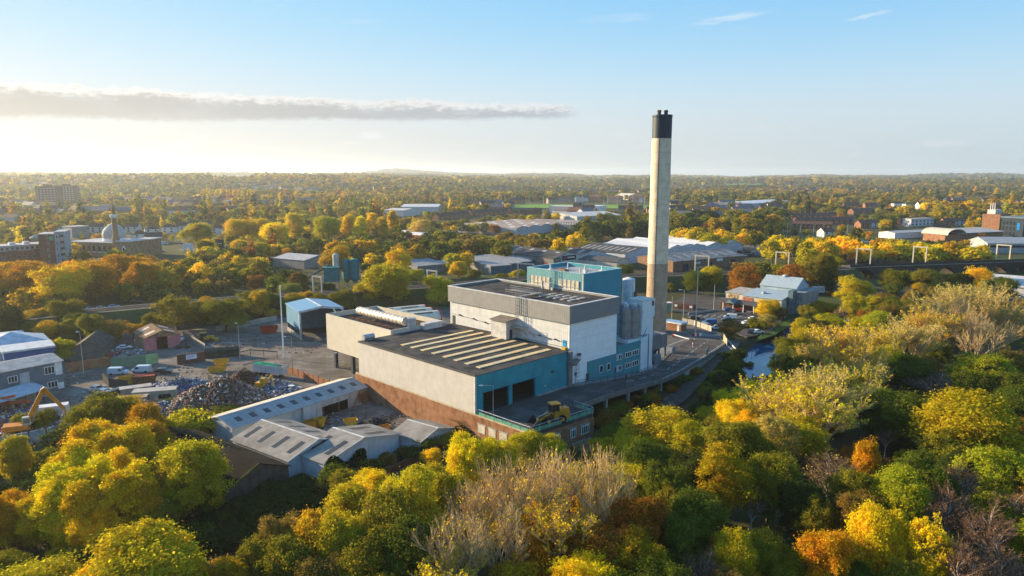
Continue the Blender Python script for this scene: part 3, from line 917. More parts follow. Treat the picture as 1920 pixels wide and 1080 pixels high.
part('wall_light', MB().box(32.6, 33.5, -0.6, -0.002, 12.6, 13.1), DARKMETAL, t)
mb = MB()
mb.tube((30.9, -1.0, 5.9), (30.9, -1.0, 8.6), 0.07, n=5)
mb.box(30.65, 31.15, -1.15, -0.9, 8.2, 9.0)
part('control_post', mb, DARKMETAL, t)
mb = MB()
mb.tube((29.0, -1.0, 5.8), (29.0, -1.0, 14.4), 0.55, n=10)
mb.box(28.2, 31.6, -2.0, -0.45, 12.0, 12.25)
mb.hexa([(28.6, -1.8, 11.0), (30.4, -1.8, 11.0), (30.4, -0.6, 11.0), (28.6, -0.6, 11.0), (28.2, -2.0, 11.998), (31.4, -2.0, 11.998), (31.4, -0.5, 11.998), (28.2, -0.5, 11.998)])
railing(mb, [(28.2, -2.0, 12.25), (31.6, -2.0, 12.25), (31.6, -0.5, 12.25)], 1.1, 1.0, 0.05)
ladder(mb, 30.6, -1.2, 6.0, 12.2, 'b', -1)
part('stair_cage', mb, mat('dull_steel', (0.18, 0.175, 0.17), rough=0.6), t)
# ---- teal tower behind
t = thing('teal_tower', 'teal clad tower block standing behind the dark flat roof', 'building', FR, (48.1, 11.2, 4))
A0, A1, B0, B1, Z1 = 48.22, 65.0, 11.2, 31.5, 29.4
part('wall', MB().box(A0, A0 + 0.4, B0, B1, 4, Z1), mat('lit_side_teal_cladding', (0.11, 0.29, 0.32), rough=0.55, var=0.06, dirt=0.25, dirt_col=(0.05, 0.17, 0.2), corr=0.6), t, 'teal side coloured pale as if lit')  # sunlight on this side is painted in as a paler teal
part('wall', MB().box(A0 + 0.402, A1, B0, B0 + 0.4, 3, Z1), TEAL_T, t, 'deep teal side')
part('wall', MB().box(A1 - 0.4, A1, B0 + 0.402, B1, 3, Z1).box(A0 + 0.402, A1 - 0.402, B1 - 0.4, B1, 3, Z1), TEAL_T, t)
mb = MB()
mb.box(A0 - 0.06, A0 + 0.46, B0 - 0.06, B1 + 0.06, Z1, Z1 + 0.15)
mb.box(A0 + 0.462, A1 + 0.06, B0 - 0.06, B0 + 0.46, Z1, Z1 + 0.15)
mb.box(A0 + 0.462, A1 + 0.06, B1 - 0.46, B1 + 0.06, Z1, Z1 + 0.15)
mb.box(A1 - 0.46, A1 + 0.06, B0 + 0.462, B1 - 0.462, Z1, Z1 + 0.15)
part('parapet_coping', mb, mat('pale_teal_trim', (0.3, 0.45, 0.48)), t)
part('corner_trim', MB().box(A0 - 0.05, A0 - 0.002, B0 - 0.05, B0 + 0.2, 24.4, Z1), TRIM_L, t)
roof = part('roof', MB().box(A0 + 0.41, A1 - 0.41, B0 + 0.41, B1 - 0.41, Z1 - 1.3, Z1 - 0.9), mat('pale_roof_felt', (0.36, 0.355, 0.34), var=0.2, dirt=0.3, fleck=0.4), t)
LOUV = mat('cream_louvre', (0.55, 0.50, 0.39), dirt=0.4, seam_v=1.4)
for b0, b1 in ((12.6, 19.7), (22.9, 30.3)):
 o = part('louvre_panel', MB().box(A0 - 0.12, A0 - 0.002, b0, b1, 25.0, 27.4), LOUV, t)
 k = b0
 while k <= b1:
  part('post', MB().box(A0 - 0.22, A0 - 0.122, k - 0.05, k + 0.05, 24.8, 27.5), GALV, o)
  k += (b1 - b0) / 5
 part('rail', MB().box(A0 - 0.30, A0 - 0.222, b0, b1, 25.6, 25.7), GALV, o)
mb = MB()
ladder(mb, A0, 21.3, 24.6, Z1 + 0.8, 'a', -1)
part('ladder', mb, GALV, t)
for a, b, r, h in ((52, 15.5, 0.5, 0.7), (57, 24, 0.6, 0.9), (60, 20, 0.5, 0.7), (56, 17, 0.5, 1.0), (61, 15, 0.7, 0.8), (53, 27, 0.6, 0.9)):
 mb = MB().box(a - r, a + r, b - r, b + r, Z1 - 0.898, Z1 - 0.9 + h * 0.5)
 mb.tube((a, b, Z1 - 0.9 + h * 0.5), (a, b, Z1 + h * 1.1), r * 0.35, n=7)
 part('roof_vent', mb, TRIM_L, roof)
for a, b in ((51.5, 20.5), (52.5, 22.5)):
 mb = MB().box(a - 0.9, a + 0.9, b - 0.8, b + 0.8, Z1 - 0.898, Z1 + 0.1)
 mb.box(a - 0.6, a + 0.6, b - 0.5, b + 0.5, Z1 + 0.1, Z1 + 0.3)
 part('roof_unit', mb, mat('brown_unit', (0.24, 0.15, 0.10), dirt=0.4), roof)
mb = MB()
mb.box(46.4, 47.6, 21.5, 23.2, 24.46, 26.2)
mb.tube((46.5, 24.0, 24.5), (46.5, 24.0, 26.6), 0.3, n=8)
mb.box(45.8, 46.3, 19.8, 20.4, 24.46, 25.2)
part('plant_unit', mb, mat('pale_cabinet', (0.5, 0.47, 0.43), dirt=0.5), t)
# ---- office block with two rows of windows
t = thing('office_block', 'two storey teal office block with rows of small white framed windows', 'building', FR, (48.1, 0, 3.4))
part('wall', MB().box(48.1, 58.5, 0.0, 11.0, 2.6, 11.6), TEAL_O, t)
part('roof', MB().box(48.4, 58.2, 0.3, 10.9, 11.602, 11.75), mat('grey_roof_felt', (0.17, 0.165, 0.16), var=0.25), t)
part('parapet', MB().box(48.05, 58.55, -0.08, 0.28, 11.6, 11.95).box(58.2, 58.55, 0.282, 11, 11.6, 11.95), TEAL_T, t)
for z0, z1 in ((8.4, 9.85), (5.5, 6.95)):
 for a0, a1, m in ((48.25, 48.75, 0), (49.0, 50.5, 1), (52.0, 54.6, 2), (55.1, 57.8, 2)):
  window(t, a0, a1, 0.0, z0, z1, m, WHITE)
# ---- silo plinth, silos and filter building
t = thing('filter_building', 'narrow pale blue clad tower beside the chimney', 'building', FR, (62, 0, 2.5))
part('wall', MB().box(62.0, 64.6, 0.25, 4.6, 2.0, 13.2), BLUEWHITE, t)
part('wall', MB().box(59.3, 64.6, 0.2, 4.6, 13.202, 17.6), BLUEWHITE, t)
part('wall', MB().box(59.2, 64.8, 0.0, 4.8, 17.602, 22.3), BLUEWHITE, t, 'upper overhanging box')
part('roof', MB().box(59.1, 64.9, -0.1, 4.9, 22.3, 22.5), mat('cream_roof', (0.58, 0.53, 0.44)), t)
part('vent', MB().box(63.4, 64.3, -0.1, -0.002, 20.6, 21.9), DARKMETAL, t)
t = thing('silo_block', 'pale blue block with a flat top carrying the ribbed silos', 'building', FR, (58.6, 0, 3))
part('wall', MB().box(58.6, 61.98, -0.2, 6.0, 2.4, 12.6), BLUEWHITE, t)
part('upper_deck', MB().box(53.5, 58.58, 0.4, 6.0, 11.76, 12.6), BLUEWHITE, t)
part('door', MB().box(58.9, 59.7, -0.26, -0.202, 3.3, 6.6), WHITE, t)
mb = MB()
railing(mb, [(53.6, 0.5, 12.6), (56, 0.5, 12.6)], 1.1, 1.2, 0.05)
mb.tube((59.5, -0.1, 12.6), (61.0, -0.3, 15), 0.07, n=5)
mb.tube((61.95, -0.3, 3), (61.95, -0.3, 13.2), 0.1, n=5)
part('pipework', mb, mat('blue_pipe', (0.06, 0.12, 0.25)), t)
RIB = mat('ribbed_silo_steel', (0.30, 0.30, 0.29), rough=0.5, metal=0.3, dirt=0.35, seam=1.1)
for i, (a, b, lab) in enumerate(((57.6, 1.5, 'front grey ribbed silo on the pale blue base'), (55.2, 2.4, 'grey ribbed silo left of the front one'), (56.9, 4.1, 'grey silo tucked behind the front ribbed silo'))):
 t = thing('silo', lab, 'silo', FR, (a, b, 12.6), group='grey ribbed silos')
 part('shell', MB().lathe([(1.25, 12.6), (1.25, 20.4), (0.5, 21.0)], 20, c=(a, b)), RIB, t)
 mb = MB()
 for k in range(10):
  q = 2 * math.pi * k / 10
  mb.tube((a + 1.3 * math.cos(q), b + 1.3 * math.sin(q), 12.6), (a + 1.3 * math.cos(q), b + 1.3 * math.sin(q), 20.8), 0.06, n=4)
 part('stiffeners', mb, GALV, t)
 mb = MB()
 ring = [(a + 1.3 * math.cos(q * math.pi / 4), b + 1.3 * math.sin(q * math.pi / 4), 20.4) for q in range(9)]
 railing(mb, ring, 1.0, 1.5, 0.05)
 part('top_rail', mb, GALV, t)
 part('filter_cap', MB().box(a - 0.5, a + 0.5, b - 0.5, b + 0.5, 21.0, 21.9), TRIM_L, t)
t = thing('white_silo', 'white cylindrical silo rising beside the teal tower', 'silo', FR, (72, 13.8, 3))
part('shell', MB().lathe([(1.8, 2.5), (1.8, 25.2), (1.7, 25.6), (0.3, 26.0)], 24, c=(72, 13.8)), mat('white_silo_paint', (0.62, 0.64, 0.65), dirt=0.25), t)
part('doorway', MB().box(71.6, 72.5, 11.3, 11.56, 19.0, 22.0), DARKMETAL, t)
t = thing('duct_house', 'grey boxy ducting on legs at the foot of the chimney', 'plant machinery', FR, (73, 5, 2))
DUCT = mat('grey_duct', (0.20, 0.19, 0.185), rough=0.6, dirt=0.3)
part('duct', MB().box(69.0, 76.0, 5.0, 9.0, 6.0, 10.2).box(76.002, 84.0, 8.0, 12.0, 4.6, 8.6), DUCT, t)
part('hopper', MB().hexa([(71.5, 6, 3.5), (73.5, 6, 3.5), (73.5, 8, 3.5), (71.5, 8, 3.5), (69.5, 5.1, 5.998), (75.5, 5.1, 5.998), (75.5, 8.9, 5.998), (69.5, 8.9, 5.998)]), DARKMETAL, t)
for a, b in ((69.4, 5.3), (75.6, 5.3), (83.6, 8.3), (83.6, 11.6), (77, 11.6)):
 part('leg', MB().box(a - 0.2, a + 0.2, b - 0.2, b + 0.2, 1.0, 6.0 if a < 76 else 4.6), DARKMETAL, t)
part('cabinet', MB().box(70.0, 73.0, 2.8, 4.4, 2.4, 5.0), mat('green_grey_cabinet', (0.14, 0.2, 0.2)), t)
# ---- chimney
t = thing('chimney', 'tall pale concrete chimney with a black top and two flues', 'chimney', FR, (116, 33.2, 0))
c = (116.0, 33.2)
def rad(z): return 3.62 - 0.36 * z / 66
def ring_mat(name, col, spots=0.0):
 return mat(name, col, rough=0.85, var=0.13, scale=0.5, dirt=0.35, dirt_col=(0.22, 0.19, 0.15), seam=1.95, bump=0.15, spots=spots, spot_col=(0.5, 0.48, 0.44), fleck=0.35)
part('shaft', MB().lathe([(rad(0), -0.5), (rad(12), 12), (rad(24.6), 24.6)], 48, c=c), ring_mat('bare_concrete', (0.40, 0.29, 0.20), 0.85), t, 'bare brown lower shaft with flaked paint')
zz = [24.6 + i * (67.2 - 24.6) / 10 for i in range(11)]
for i in range(10):
 part('shaft_section', MB().lathe([(rad(zz[i]) + 0.02, zz[i] + 0.001), (rad(zz[i + 1]) + 0.02, zz[i + 1] - 0.16), (rad(zz[i + 1]) - 0.05, zz[i + 1] - 0.14), (rad(zz[i + 1]) - 0.05, zz[i + 1])], 48, c=c), ring_mat('painted_concrete', (0.72, 0.58, 0.42)), t)
part('cap', MB().lathe([(3.26, 67.2), (3.30, 74.2), (3.38, 74.5), (3.36, 75.0), (2.6, 75.05), (2.6, 74.3)], 48, c=c), mat('black_chimney_paint', (0.010, 0.026, 0.040), rough=0.55, var=0.2), t)
for q in (-1.15, 1.15):
 a, b = c[0] + q * 0.707, c[1] - q * 0.707
 part('flue', MB().lathe([(0.62, 74.0), (0.62, 75.9), (0.72, 76.0), (0.72, 76.6), (0.5, 76.6)], 18, c=(a, b)), mat('black_flue', (0.025, 0.028, 0.032), rough=0.5), t)
mb = MB()
qa = R_(-160.0)
for z0, z1, _ in ((1.5, 67, 0),):
 for s in (-0.3, 0.3):
  mb.tube((c[0] + 3.85 * math.cos(qa + s * 0.08), c[1] + 3.85 * math.sin(qa + s * 0.08), z0), (c[0] + 3.45 * math.cos(qa + s * 0.08), c[1] + 3.45 * math.sin(qa + s * 0.08), z1), 0.06, n=4)
 z = z0
 while z < z1:
  r = rad(z) + 0.2
  mb.tube((c[0] + r * math.cos(qa - 0.05), c[1] + r * math.sin(qa - 0.05), z), (c[0] + r * math.cos(qa + 0.05), c[1] + r * math.sin(qa + 0.05), z), 0.05, n=4)
  z += 1.2
part('ladder', mb, DARKMETAL, t)
# ---- cream box on stilts with the duct on its roof
t = thing('stilt_hall', 'windowless cream hall raised on dark stilts with a duct on its roof', 'building', FR, (10.5, 41, 0))
SA0, SA1, SB0, SB1, SZ0, SZ1 = 9.6, 27.0, 42.8, 74.6, 5.4, 15.6
for q in ((SA0, SA0 + 0.3, SB0, SB1), (SA0 + 0.302, SA1, SB0, SB0 + 0.3), (SA1 - 0.3, SA1, SB0 + 0.302, SB1), (SA0 + 0.302, SA1 - 0.302, SB1 - 0.3, SB1)):
 part('wall', MB().box(*q, SZ0, SZ1), CREAM_Y, t)
part('floor', MB().box(SA0 + 0.31, SA1 - 0.31, SB0 + 0.31, SB1 - 0.31, SZ0, SZ0 + 0.4), DARKMETAL, t)
part('roof', MB().box(SA0 + 0.31, SA1 - 0.31, SB0 + 0.31, SB1 - 0.31, SZ1 - 1.6, SZ1 - 1.3), mat('rusty_dark_roof', (0.075, 0.05, 0.04), var=0.4, scale=0.8), t)
mb = MB()
for i in range(9):
 b = 45 + i * 2.6
 mb.tube((SA0 + 0.6, b, SZ1 - 0.2), (SA0 + 5.0, b, SZ1 + 0.3), 0.08, n=4)
 mb.tube((SA0 + 3.4, b, SZ1 - 1.3), (SA0 + 4.6, b, SZ1 + 0.5), 0.08, n=4)
mb.tube((SA0 + 0.7, 44, SZ1 - 0.25), (SA0 + 0.7, 67, SZ1 - 0.25), 0.08, n=4)
mb.tube((SA0 + 2.4, 44, SZ1 - 0.05), (SA0 + 2.4, 67, SZ1 - 0.05), 0.08, n=4)
part('duct_frame', mb, RUST, t)
mb = MB()
mb.tube((SA0 + 6.0, 44.6, SZ1 + 1.2), (SA0 + 6.0, 66.5, SZ1 + 1.2), 1.15, n=18)
dm = mat('pale_duct_metal', (0.62, 0.53, 0.44), rough=0.45, metal=0.2, dirt=0.2)
du = part('duct', mb, dm, t)
for i in range(13):
 b = 45.5 + i * 1.7
 part('duct_band', MB().tube((SA0 + 6.0, b, SZ1 + 1.2), (SA0 + 6.0, b + 0.12, SZ1 + 1.2), 1.21, n=18), GALV, du)
part('duct_drop', MB().tube((SA0 + 7.2, 43.7, SZ1 + 2.2), (SA0 + 7.2, 43.7, SZ1 - 7), 1.25, n=16), mat('grey_duct_pale', (0.40, 0.40, 0.40), rough=0.5, metal=0.2, seam=1.2), t)
part('plant_box', MB().box(SA0 + 9.5, SA0 + 15, 40.6, 42.7, 10, SZ1 + 0.6), mat('pale_plant_box', (0.52, 0.51, 0.50), dirt=0.3), t)
part('vent_cowl', MB().box(SA0 + 15.2, SA0 + 17, 40.9, 42.4, 12.5, 14.9).tube((SA0 + 15.0, 41.6, 15.2), (SA0 + 17.2, 41.6, 15.2), 0.6, n=10), GALV, t)
for a in (SA0 + 0.9, SA1 - 0.9):
 for b in (46.5, 54.5, 62.5, 71.5):
  part('stilt', MB().box(a - 0.45, a + 0.45, b - 0.45, b + 0.45, -0.5, SZ0), mat('dark_blue_steel', (0.035, 0.045, 0.07), rough=0.5), t)
mb = MB()
mb.tube((SA0 - 0.3, 45.2, 0), (SA0 - 0.3, 45.2, 6.6), 0.12, n=5)
for i in range(8):
 mb.box(SA0 - 1.0, SA0 + 0.6, 43.4 - i * 0.0 + i * 0.55, 43.9 + i * 0.55, 5.0 - i * 0.6, 5.1 - i * 0.6)
mb.tube((SA0 - 1, 43.4, 6), (SA0 - 1, 47.8, 1.2), 0.05, n=4)
mb.tube((SA0 + 0.6, 43.4, 6), (SA0 + 0.6, 47.8, 1.2), 0.05, n=4)
part('stair', mb, GALV, t)
# ---- barrel-roofed depot behind
p = PLANT.W(54.8, 78.1)
DF = Frame(p.x, p.y, 29.5)
t = thing('barrel_depot', 'cream depot with three barrel vault roofs edged in red', 'building', DF, (-15, 0, 0))
VC = mat('cream_vault_sheet', (0.58, 0.53, 0.42), rough=0.55, var=0.08, dirt=0.2, dirt_col=(0.3, 0.27, 0.2))
RED = mat('red_trim', (0.42, 0.05, 0.03))
for i in range(3):
 y0 = i * 6.1
 n = 10
 prof = [(y0 + 3.0 - 3.0 * math.cos(math.pi * k / n), 7.0 + 2.5 * math.sin(math.pi * k / n)) for k in range(n + 1)]
 def vault(x0, x1, up, th):
  mb = MB()
  for (ya, za), (yb, zb) in zip(prof[:-1], prof[1:]):
   mb.hexa([(x0, ya, za + up - th), (x1, ya, za + up - th), (x1, yb, zb + up - th), (x0, yb, zb + up - th), (x0, ya, za + up), (x1, ya, za + up), (x1, yb, zb + up), (x0, yb, zb + up)])
  return mb
 r = part('vault_roof', vault(-31, 0.2, 0, 0.25), VC, t)
 part('red_edge', vault(0.202, 0.55, 0.08, 0.5), RED, r)
 part('gable', MB().extrude_x(prof, -0.3, -0.05), mat('cream_gable', (0.5, 0.42, 0.3)), t)
 for j in range(3):
  (ya, za), (yb, zb) = prof[3], prof[4]
  x0 = -28 + j * 9.6
  mb = MB().hexa([(x0, ya, za + 0.01), (x0 + 6.6, ya, za + 0.01), (x0 + 6.6, yb, zb + 0.01), (x0, yb, zb + 0.01), (x0, ya - 0.04, za + 0.09), (x0 + 6.6, ya - 0.04, za + 0.09), (x0 + 6.6, yb - 0.04, zb + 0.09), (x0, yb - 0.04, zb + 0.09)])
  part('roof_light', mb, mat('dull_glazing', (0.23, 0.20, 0.15)), r)
part('red_edge', MB().box(-31, 0.5, -0.25, -0.02, 6.5, 7.0), RED, t)
part('fascia', MB().box(-31, 0.4, 0.0, 0.25, 5.6, 6.95), CREAM, t)
for x0, x1 in ((-31, -18.2), (-12.4, -10.6), (-5.2, 0.3)):
 part('wall', MB().box(x0, x1, 0.0, 0.25, 0, 5.598), CREAM, t)
 part('red_edge', MB().box(x1 - 0.25, x1 + 0.02, -0.06, -0.002, 0, 5.6), RED, t)
part('wall', MB().box(-31, -30.7, 0.26, 18.3, 0, 6.98), CREAM, t)
part('wall', MB().box(-0.05, 0.2, 0.26, 18.3, 0, 6.98), CREAM, t)
part('wall', MB().box(-30.7, -0.06, 18.05, 18.3, 0, 6.98), CREAM, t)
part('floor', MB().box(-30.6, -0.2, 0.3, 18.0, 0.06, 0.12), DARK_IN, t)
window(t, -3.8, -2.2, 0.0, 3.2, 5.0, 1, WHITE)
part('sign', MB().box(-4.6, -1.0, -0.12, -0.002, 5.2, 5.8), mat('dark_green_sign', (0.02, 0.05, 0.03)), t)
# ---- blue portal shed
p = PLANT.W(20.4, 110.4)
BF = Frame(p.x, p.y, 31.0)
t = thing('blue_shed', 'open ended blue steel shed with a shallow pitched roof', 'building', BF, (7.4, 0, 0))
BL = mat('blue_sheet', (0.10, 0.215, 0.33), rough=0.6, var=0.1, dirt=0.25, dirt_col=(0.08, 0.12, 0.16), corr=0.6)
BLR = mat('blue_roof_sheet', (0.15, 0.30, 0.44), rough=0.5, var=0.06)
WD, DP, EV, RG = 14.9, 18.0, 9.8, 11.0
part('wall', MB().box(0, 0.3, 0.5, DP, 3.2, EV), BL, t)
part('wall', MB().box(0.302, WD, DP - 0.3, DP, 0, EV), BL, t)
part('wall', MB().box(WD - 0.3, WD, 0.5, DP - 0.302, 0, EV), BL, t)
part('dwarf_wall', MB().box(0, 0.3, 0.5, DP, 0, 1.4), CONCRETE, t)
for k in range(4):
 part('post', MB().box(0.0, 0.3, 3 + k * 4.6, 3.3 + k * 4.6, 1.402, 3.198), DARKMETAL, t)
r = part('roof', MB().slab((-0.3, -0.1, EV + 0.05), (WD / 2, -0.1, RG), (WD / 2, DP + 0.3, RG), (-0.3, DP + 0.3, EV + 0.05), 0.2), BLR, t)
part('roof', MB().slab((WD / 2, -0.1, RG), (WD + 0.3, -0.1, EV + 0.05), (WD + 0.3, DP + 0.3, EV + 0.05), (WD / 2, DP + 0.3, RG), 0.2), BLR, t)
part('ridge_cap', MB().box(WD / 2 - 0.25, WD / 2 + 0.25, -0.15, DP + 0.35, RG - 0.04, RG + 0.08), TRIM_L, r)
PBT = mat('pale_blue_trim', (0.32, 0.37, 0.42))
for x in (0.15, WD - 0.15):
 part('portal_post', MB().box(x - 0.3, x + 0.3, -0.2, 0.3, 0, EV - 0.4), PBT, t)
part('portal_beam', MB().slab((-0.2, -0.2, EV), (WD / 2, -0.2, RG - 0.1), (WD / 2, 0.3, RG - 0.1), (-0.2, 0.3, EV), 0.6), PBT, t)
part('portal_beam', MB().slab((WD / 2, -0.2, RG - 0.1), (WD + 0.2, -0.2, EV), (WD + 0.2, 0.3, EV), (WD / 2, 0.3, RG - 0.1), 0.6), PBT, t)
# ------------------------------------------------------------------ shared builders for sheds, houses and vehicles
def frame_px(pl, pr, z=0.0):
 a, b = G(*pl, z), G(*pr, z)
 return Frame(a.x, a.y, math.degrees(math.atan2(b.y - a.y, b.x - a.x))), math.hypot(b.x - a.x, b.y - a.y)
FIBRE = mat('fibre_cement_sheet', (0.27, 0.25, 0.22), rough=0.9, var=0.22, scale=0.35, dirt=0.3, corr=0.5, corr_axis='X', alpha_col=(0.20, 0.185, 0.16))
FIBRE_Y = mat('fibre_cement_sheet_side', (0.27, 0.25, 0.22), rough=0.9, var=0.22, scale=0.35, dirt=0.3, corr=0.5, corr_axis='Y', alpha_col=(0.20, 0.185, 0.16))
PALEWALL = mat('pale_blue_sheet', (0.46, 0.50, 0.53), rough=0.7, var=0.1, dirt=0.5, dirt_col=(0.16, 0.14, 0.12), corr=0.45)
SKYL = mat('dark_skylight', (0.035, 0.035, 0.034), rough=0.4)
def gable_body(w, d, eave, ridge, axis, z0=0.0):
 """solid body with gables; axis 'x' puts the ridge along the front"""
 if axis == 'x':
  return MB().extrude_x([(0, z0), (d, z0), (d, eave), (d / 2, ridge), (0, eave)], 0, w)
 return MB().extrude_y([(0, z0), (w, z0), (w, eave), (w / 2, ridge), (0, eave)], 0, d)
def gable_roof(t, w, d, eave, ridge, axis, mt, over=0.3, th=0.16, lights=0, light_mat=None, name='roof'):
 out = []
 up = th + 0.012
 if axis == 'x':
  k = (ridge - eave) / (d / 2)
  e0, r0 = eave - over * k + up, ridge + up
  A = [((-over, -over, e0), (w + over, -over, e0), (w + over, d / 2, r0), (-over, d / 2, r0)), ((-over, d / 2, r0), (w + over, d / 2, r0), (w + over, d + over, e0), (-over, d + over, e0))]
 else:
  k = (ridge - eave) / (w / 2)
  e0, r0 = eave - over * k + up, ridge + up
  A = [((-over, -over, e0), (w / 2, -over, r0), (w / 2, d + over, r0), (-over, d + over, e0)), ((w / 2, -over, r0), (w + over, -over, e0), (w + over, d + over, e0), (w / 2, d + over, r0))]
 for q in A:
  r = part(name, MB().slab(*q, th), mt, t)
  out.append(r)
  P4 = [Vector(p) for p in q]
  for i in range(lights):
   s0, s1 = (i + 0.35) / lights, (i + 0.62) / lights
   if axis == 'x':
    lo0, lo1, hi0, hi1 = P4[0].lerp(P4[1], s0), P4[0].lerp(P4[1], s1), P4[3].lerp(P4[2], s0), P4[3].lerp(P4[2], s1)
   else:
    lo0, lo1, hi0, hi1 = P4[0].lerp(P4[3], s0), P4[0].lerp(P4[3], s1), P4[1].lerp(P4[2], s0), P4[1].lerp(P4[2], s1)
   c = [lo0.lerp(hi0, 0.25), lo1.lerp(hi1, 0.25), lo1.lerp(hi1, 0.75), lo0.lerp(hi0, 0.75)]
   if axis != 'x': c = [c[0], c[3], c[2], c[1]]
   U = Vector((0, 0, 0.03))
   part('skylight', MB().hexa([p + Vector((0, 0, 0.003)) for p in c] + [p + U for p in c]), light_mat or SKYL, r)
 return out
def hip_roof(w, d, eave, ridge, over=0.4):
 k = min(w, d) / 2
 mb = MB()
 a = [(-over, -over, eave), (w + over, -over, eave), (w + over, d + over, eave), (-over, d + over, eave)]
 if w >= d: r = [(k, d / 2, ridge), (w - k, d / 2, ridge)]
 else: r = [(w / 2, k, ridge), (w / 2, d - k, ridge)]
 b = [(p[0], p[1], eave - 0.15) for p in a]
 vs = b + a + r
 if w >= d: fs = [(4, 5, 9, 8), (6, 7, 8, 9), (5, 6, 9), (7, 4, 8)]
 else: fs = [(5, 6, 9, 8), (7, 4, 8, 9), (4, 5, 8), (6, 7, 9)]
 fs += [(3, 2, 1, 0), (0, 1, 5, 4), (1, 2, 6, 5), (2, 3, 7, 6), (3, 0, 4, 7)]
 return mb.add(vs, fs)
def pane_box(t, x0, x1, z0, z1, y=0.0, out=-1, axis='x', frame=None, name='window'):
 """small window for a middle distance wall: a frame standing proud with a dark pane in it"""
 if axis == 'x':
  f = part(name, MB().box(x0, x1, y, y + out * 0.08, z0, z1), frame or WHITE, t)
  part('pane', MB().box(x0 + 0.1, x1 - 0.1, y + out * 0.081, y + out * 0.10, z0 + 0.1, z1 - 0.1), GLASS, f)
 else:
  f = part(name, MB().box(y, y + out * 0.08, x0, x1, z0, z1), frame or WHITE, t)
  part('pane', MB().box(y + out * 0.081, y + out * 0.10, x0 + 0.1, x1 - 0.1, z0 + 0.1, z1 - 0.1), GLASS, f)
 return f
# ------------------------------------------------------------------ vehicles
def paint_mat():
 m = bpy.data.materials.new('vehicle_paint')
 m.use_nodes = True
 t = NT(m.node_tree)
 b = t.n['Principled BSDF']
 oi = t.node('ShaderNodeObjectInfo')
 t.l.new(oi.outputs['Color'], b.inputs['Base Color'])
 b.inputs['Roughness'].default_value = 0.35
 b.inputs['Coat Weight'].default_value = 0.3
 return m
VPAINT = paint_mat()
LAMP = mat('lamp_lens', (0.6, 0.6, 0.55), rough=0.2)
TAIL = mat('tail_lamp', (0.35, 0.02, 0.02), rough=0.3)
def vehicle_meshes(prof, glass, L, W, wr, wx, name):
 """side profile (x, z) pulled across the width and drawn in at the roof; a darker glasshouse let into it"""
 body = MB()
 n = len(prof)
 zmx = max(z for _, z in prof)
 def half(z): return W / 2 * (1 - 0.16 * max(0, (z - 0.85) / max(0.3, zmx - 0.85)) ** 1.3) if zmx < 1.8 else W / 2 * (1 - 0.06 * max(0, (z - 1.0) / (zmx - 1.0)))
 vs = [(x, -half(z), z) for x, z in prof] + [(x, half(z), z) for x, z in prof]
 fs = [tuple(range(n)), tuple(range(2 * n - 1, n - 1, -1))] + [(i, n + i, n + (i + 1) % n, (i + 1) % n) for i in range(n)]
 body.add(vs, fs)
 gl = MB()
 for g in glass:
  if len(g) == 4 and isinstance(g[0], tuple):     # side window outline
   for s in (-1, 1):
    o = [(x, s * (half(z) + 0.012), z) for x, z in g]
    i_ = [(x, s * (half(z) - 0.03), z) for x, z in g]
    q = o + i_ if s < 0 else i_ + o
    gl.add(q, [(0, 1, 2, 3), (7, 6, 5, 4), (0, 4, 5, 1), (1, 5, 6, 2), (2, 6, 7, 3), (3, 7, 4, 0)])
  else:
   (x0, z0), (x1, z1) = g
   s = 1 if x0 > x1 else -1
   h0, h1 = half(z0) * 0.88, half(z1) * 0.86
   f = 0.02
   gl.add([(x0 + s * f, -h0, z0 + f), (x0 + s * f, h0, z0 + f), (x1 + s * f, h1, z1 + f), (x1 + s * f, -h1, z1 + f), (x0 - s * .03, -h0, z0 - .03), (x0 - s * .03, h0, z0 - .03), (x1 - s * .03, h1, z1 - .03), (x1 - s * .03, -h1, z1 - .03)],
     [(0, 1, 2, 3), (7, 6, 5, 4), (0, 4, 5, 1), (1, 5, 6, 2), (2, 6, 7, 3), (3, 7, 4, 0)])
 wh = MB().tube((0, -0.11, 0), (0, 0.11, 0), wr, n=12)
 hl = MB().box(-0.04, 0.04, -0.18, 0.18, -0.07, 0.07)
 return dict(body=body.mesh(name + '_body', VPAINT), glass=gl.mesh(name + '_glass', GLASS), wheel=wh.mesh('wheel', BLACK), head=hl.mesh('headlight', LAMP), tail=hl.mesh('tail_light', TAIL), L=L, W=W, wr=wr, wx=wx)
CARM = vehicle_meshes([(-2.1, 0.35), (2.1, 0.32), (2.15, 0.62), (2.0, 0.78), (1.05, 0.92), (0.35, 1.42), (-0.2, 1.48), (-1.2, 1.44), (-1.85, 1.0), (-2.1, 0.92), (-2.15, 0.6)],
      [((1.0, 0.97), (0.42, 1.38)), ((-1.78, 1.05), (-1.28, 1.38)), ((-1.1, 1.0), (0.75, 0.97), (0.28, 1.36), (-1.0, 1.38))], 4.3, 1.78, 0.32, 1.3, 'car')
VANM = vehicle_meshes([(-2.5, 0.4), (2.4, 0.38), (2.5, 0.8), (2.3, 1.05), (1.75, 1.2), (1.1, 1.95), (0.8, 2.02), (-2.4, 2.02), (-2.5, 1.9)],
      [((1.72, 1.25), (1.16, 1.9)), ((0.35, 1.2), (1.45, 1.2), (1.05, 1.75), (0.35, 1.8))], 5.0, 1.95, 0.34, 1.55, 'van')
